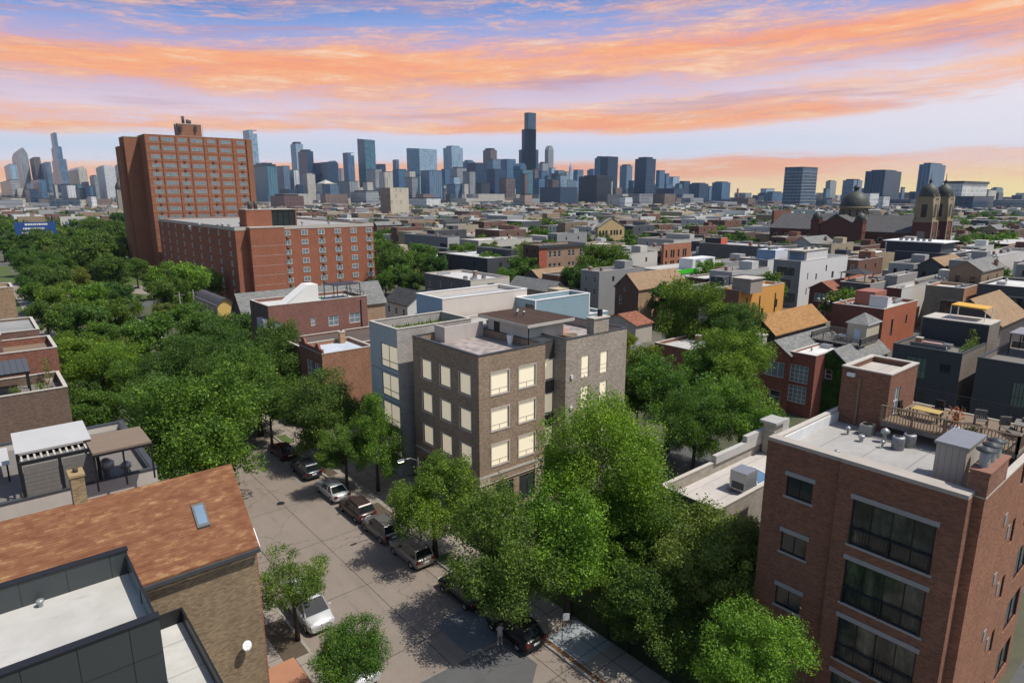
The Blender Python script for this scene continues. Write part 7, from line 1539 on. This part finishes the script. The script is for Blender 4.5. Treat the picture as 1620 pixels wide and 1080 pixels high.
for j in range(170):        # wooded stretches: left park edge, right of the church
    if j % 2: px = rf.uniform(0, 215); fw = rf.uniform(330, 900)
    else: px = rf.uniform(1505, 1620); fw = rf.uniform(300, 800)
    x, y, _ = atd(px, 320, fw/ math.cos(math.atan((px-810)/1046))); stuff.append((fw, x, y, rf.uniform(4, 7)))
stuff.sort(); tb = {}
tc = {}
for i, (fw, x, y, r_) in enumerate(stuff):
    g = rf.choice(('mid', 'mid', 'dark', 'dark', 'olive', 'bright'))
    if i < 210:
        k = tc.get(g, 0); tc[g] = k+1
        tree(x, y, 3.5+r_*.9, r_, 'far' if fw < 600 else 'tiny', GREEN[g], '%s tree between the distant houses, %s of its shade from the camera' % ({'mid': 'mid green', 'dark': 'dark green', 'olive': 'olive green', 'bright': 'bright green'}[g], ordn(k)), GT, trunk=fw < 420)
    else: tb.setdefault(g if g != 'bright' else 'mid', []).append((x, y, r_))
bpy.context.view_layer.update()
for g, lst in tb.items():
    vs = []
    for n_, (x, y, r_) in enumerate(lst):
        me = CR['tiny'][n_ % 3]; a = np.empty(len(me.vertices)*3, np.float32); me.vertices.foreach_get('co', a); a = a.reshape(-1, 4, 3)[::2].reshape(-1, 3)*1.0
        an = rf.uniform(0, 6.28); c_, s_ = math.cos(an), math.sin(an)
        vs.append(np.stack([x+(a[:, 0]*c_-a[:, 1]*s_)*r_, y+(a[:, 0]*s_+a[:, 1]*c_)*r_, a[:, 2]*r_+3.0+r_*.8], 1))
    v = np.concatenate(vs); n = len(v)//4; me = bpy.data.meshes.new('distant_trees'); me.vertices.add(n*4); me.vertices.foreach_set('co', v.astype(np.float32).ravel()); me.loops.add(n*4); me.loops.foreach_set('vertex_index', np.arange(n*4, dtype=np.int32))
    me.polygons.add(n); me.polygons.foreach_set('loop_start', np.arange(0, n*4, 4, dtype=np.int32)); me.polygons.foreach_set('loop_total', np.full(n, 4, dtype=np.int32)); me.materials.append(MATS['leaves']); me.update(); me.validate()
    o = link('distant_trees', me, None, GREEN[g]); o['kind'] = 'stuff'; tag(o, 'far off %s trees scattered below the skyline' % g, 'trees')
# flat city mass at the foot of the skyline
for q_, (nm, wc, mt) in enumerate((('grey', (.22, .23, .24), 'tower_bands'), ('brown', (.17, .12, .10), 'tower_masonry'), ('navy', (.05, .07, .10), 'tower_grid'), ('cream', (.40, .37, .32), 'tower_masonry'))):
    mb = MB().mat(mt)
    for j in range(190):
        D = rf.uniform(1300, 3600); px = rf.uniform(-30, 1650)
        if 197 < px < 400 and D < 1500: continue
        x, y, _ = atd(px, 308, D); w_, l__ = rf.uniform(18, 60), rf.uniform(18, 60); h = rf.choice((8, 10, 14, 18, 24, 34) if D < 2200 else (20, 26, 34, 44, 56))*(1 if 380 < px < 1100 else .7)
        mb.box(x, y, 0, x+w_, y+l__, h, False)
    o = mb.build('distant_buildings', None, wc); o['kind'] = 'stuff'; tag(o, 'mass of far %s low buildings at the skyline foot' % nm, 'buildings')
# ------------------------------------------------------------------ the air
hm = bpy.data.materials.new('haze'); hm.use_nodes = True; T = NT(hm.node_tree); out = T.n('ShaderNodeOutputMaterial'); pv = T.n('ShaderNodeVolumePrincipled')
pv.inputs['Color'].default_value = (.50, .70, 1.0, 1); pv.inputs['Density'].default_value = .000042; pv.inputs['Anisotropy'].default_value = .2; T.l(pv.outputs[0], out.inputs['Volume']); MATS['haze'] = hm
hz = MB().mat('haze').box(-3600, -1600, -1, 7600, 7600, 470).build('haze'); hz['kind'] = 'stuff'
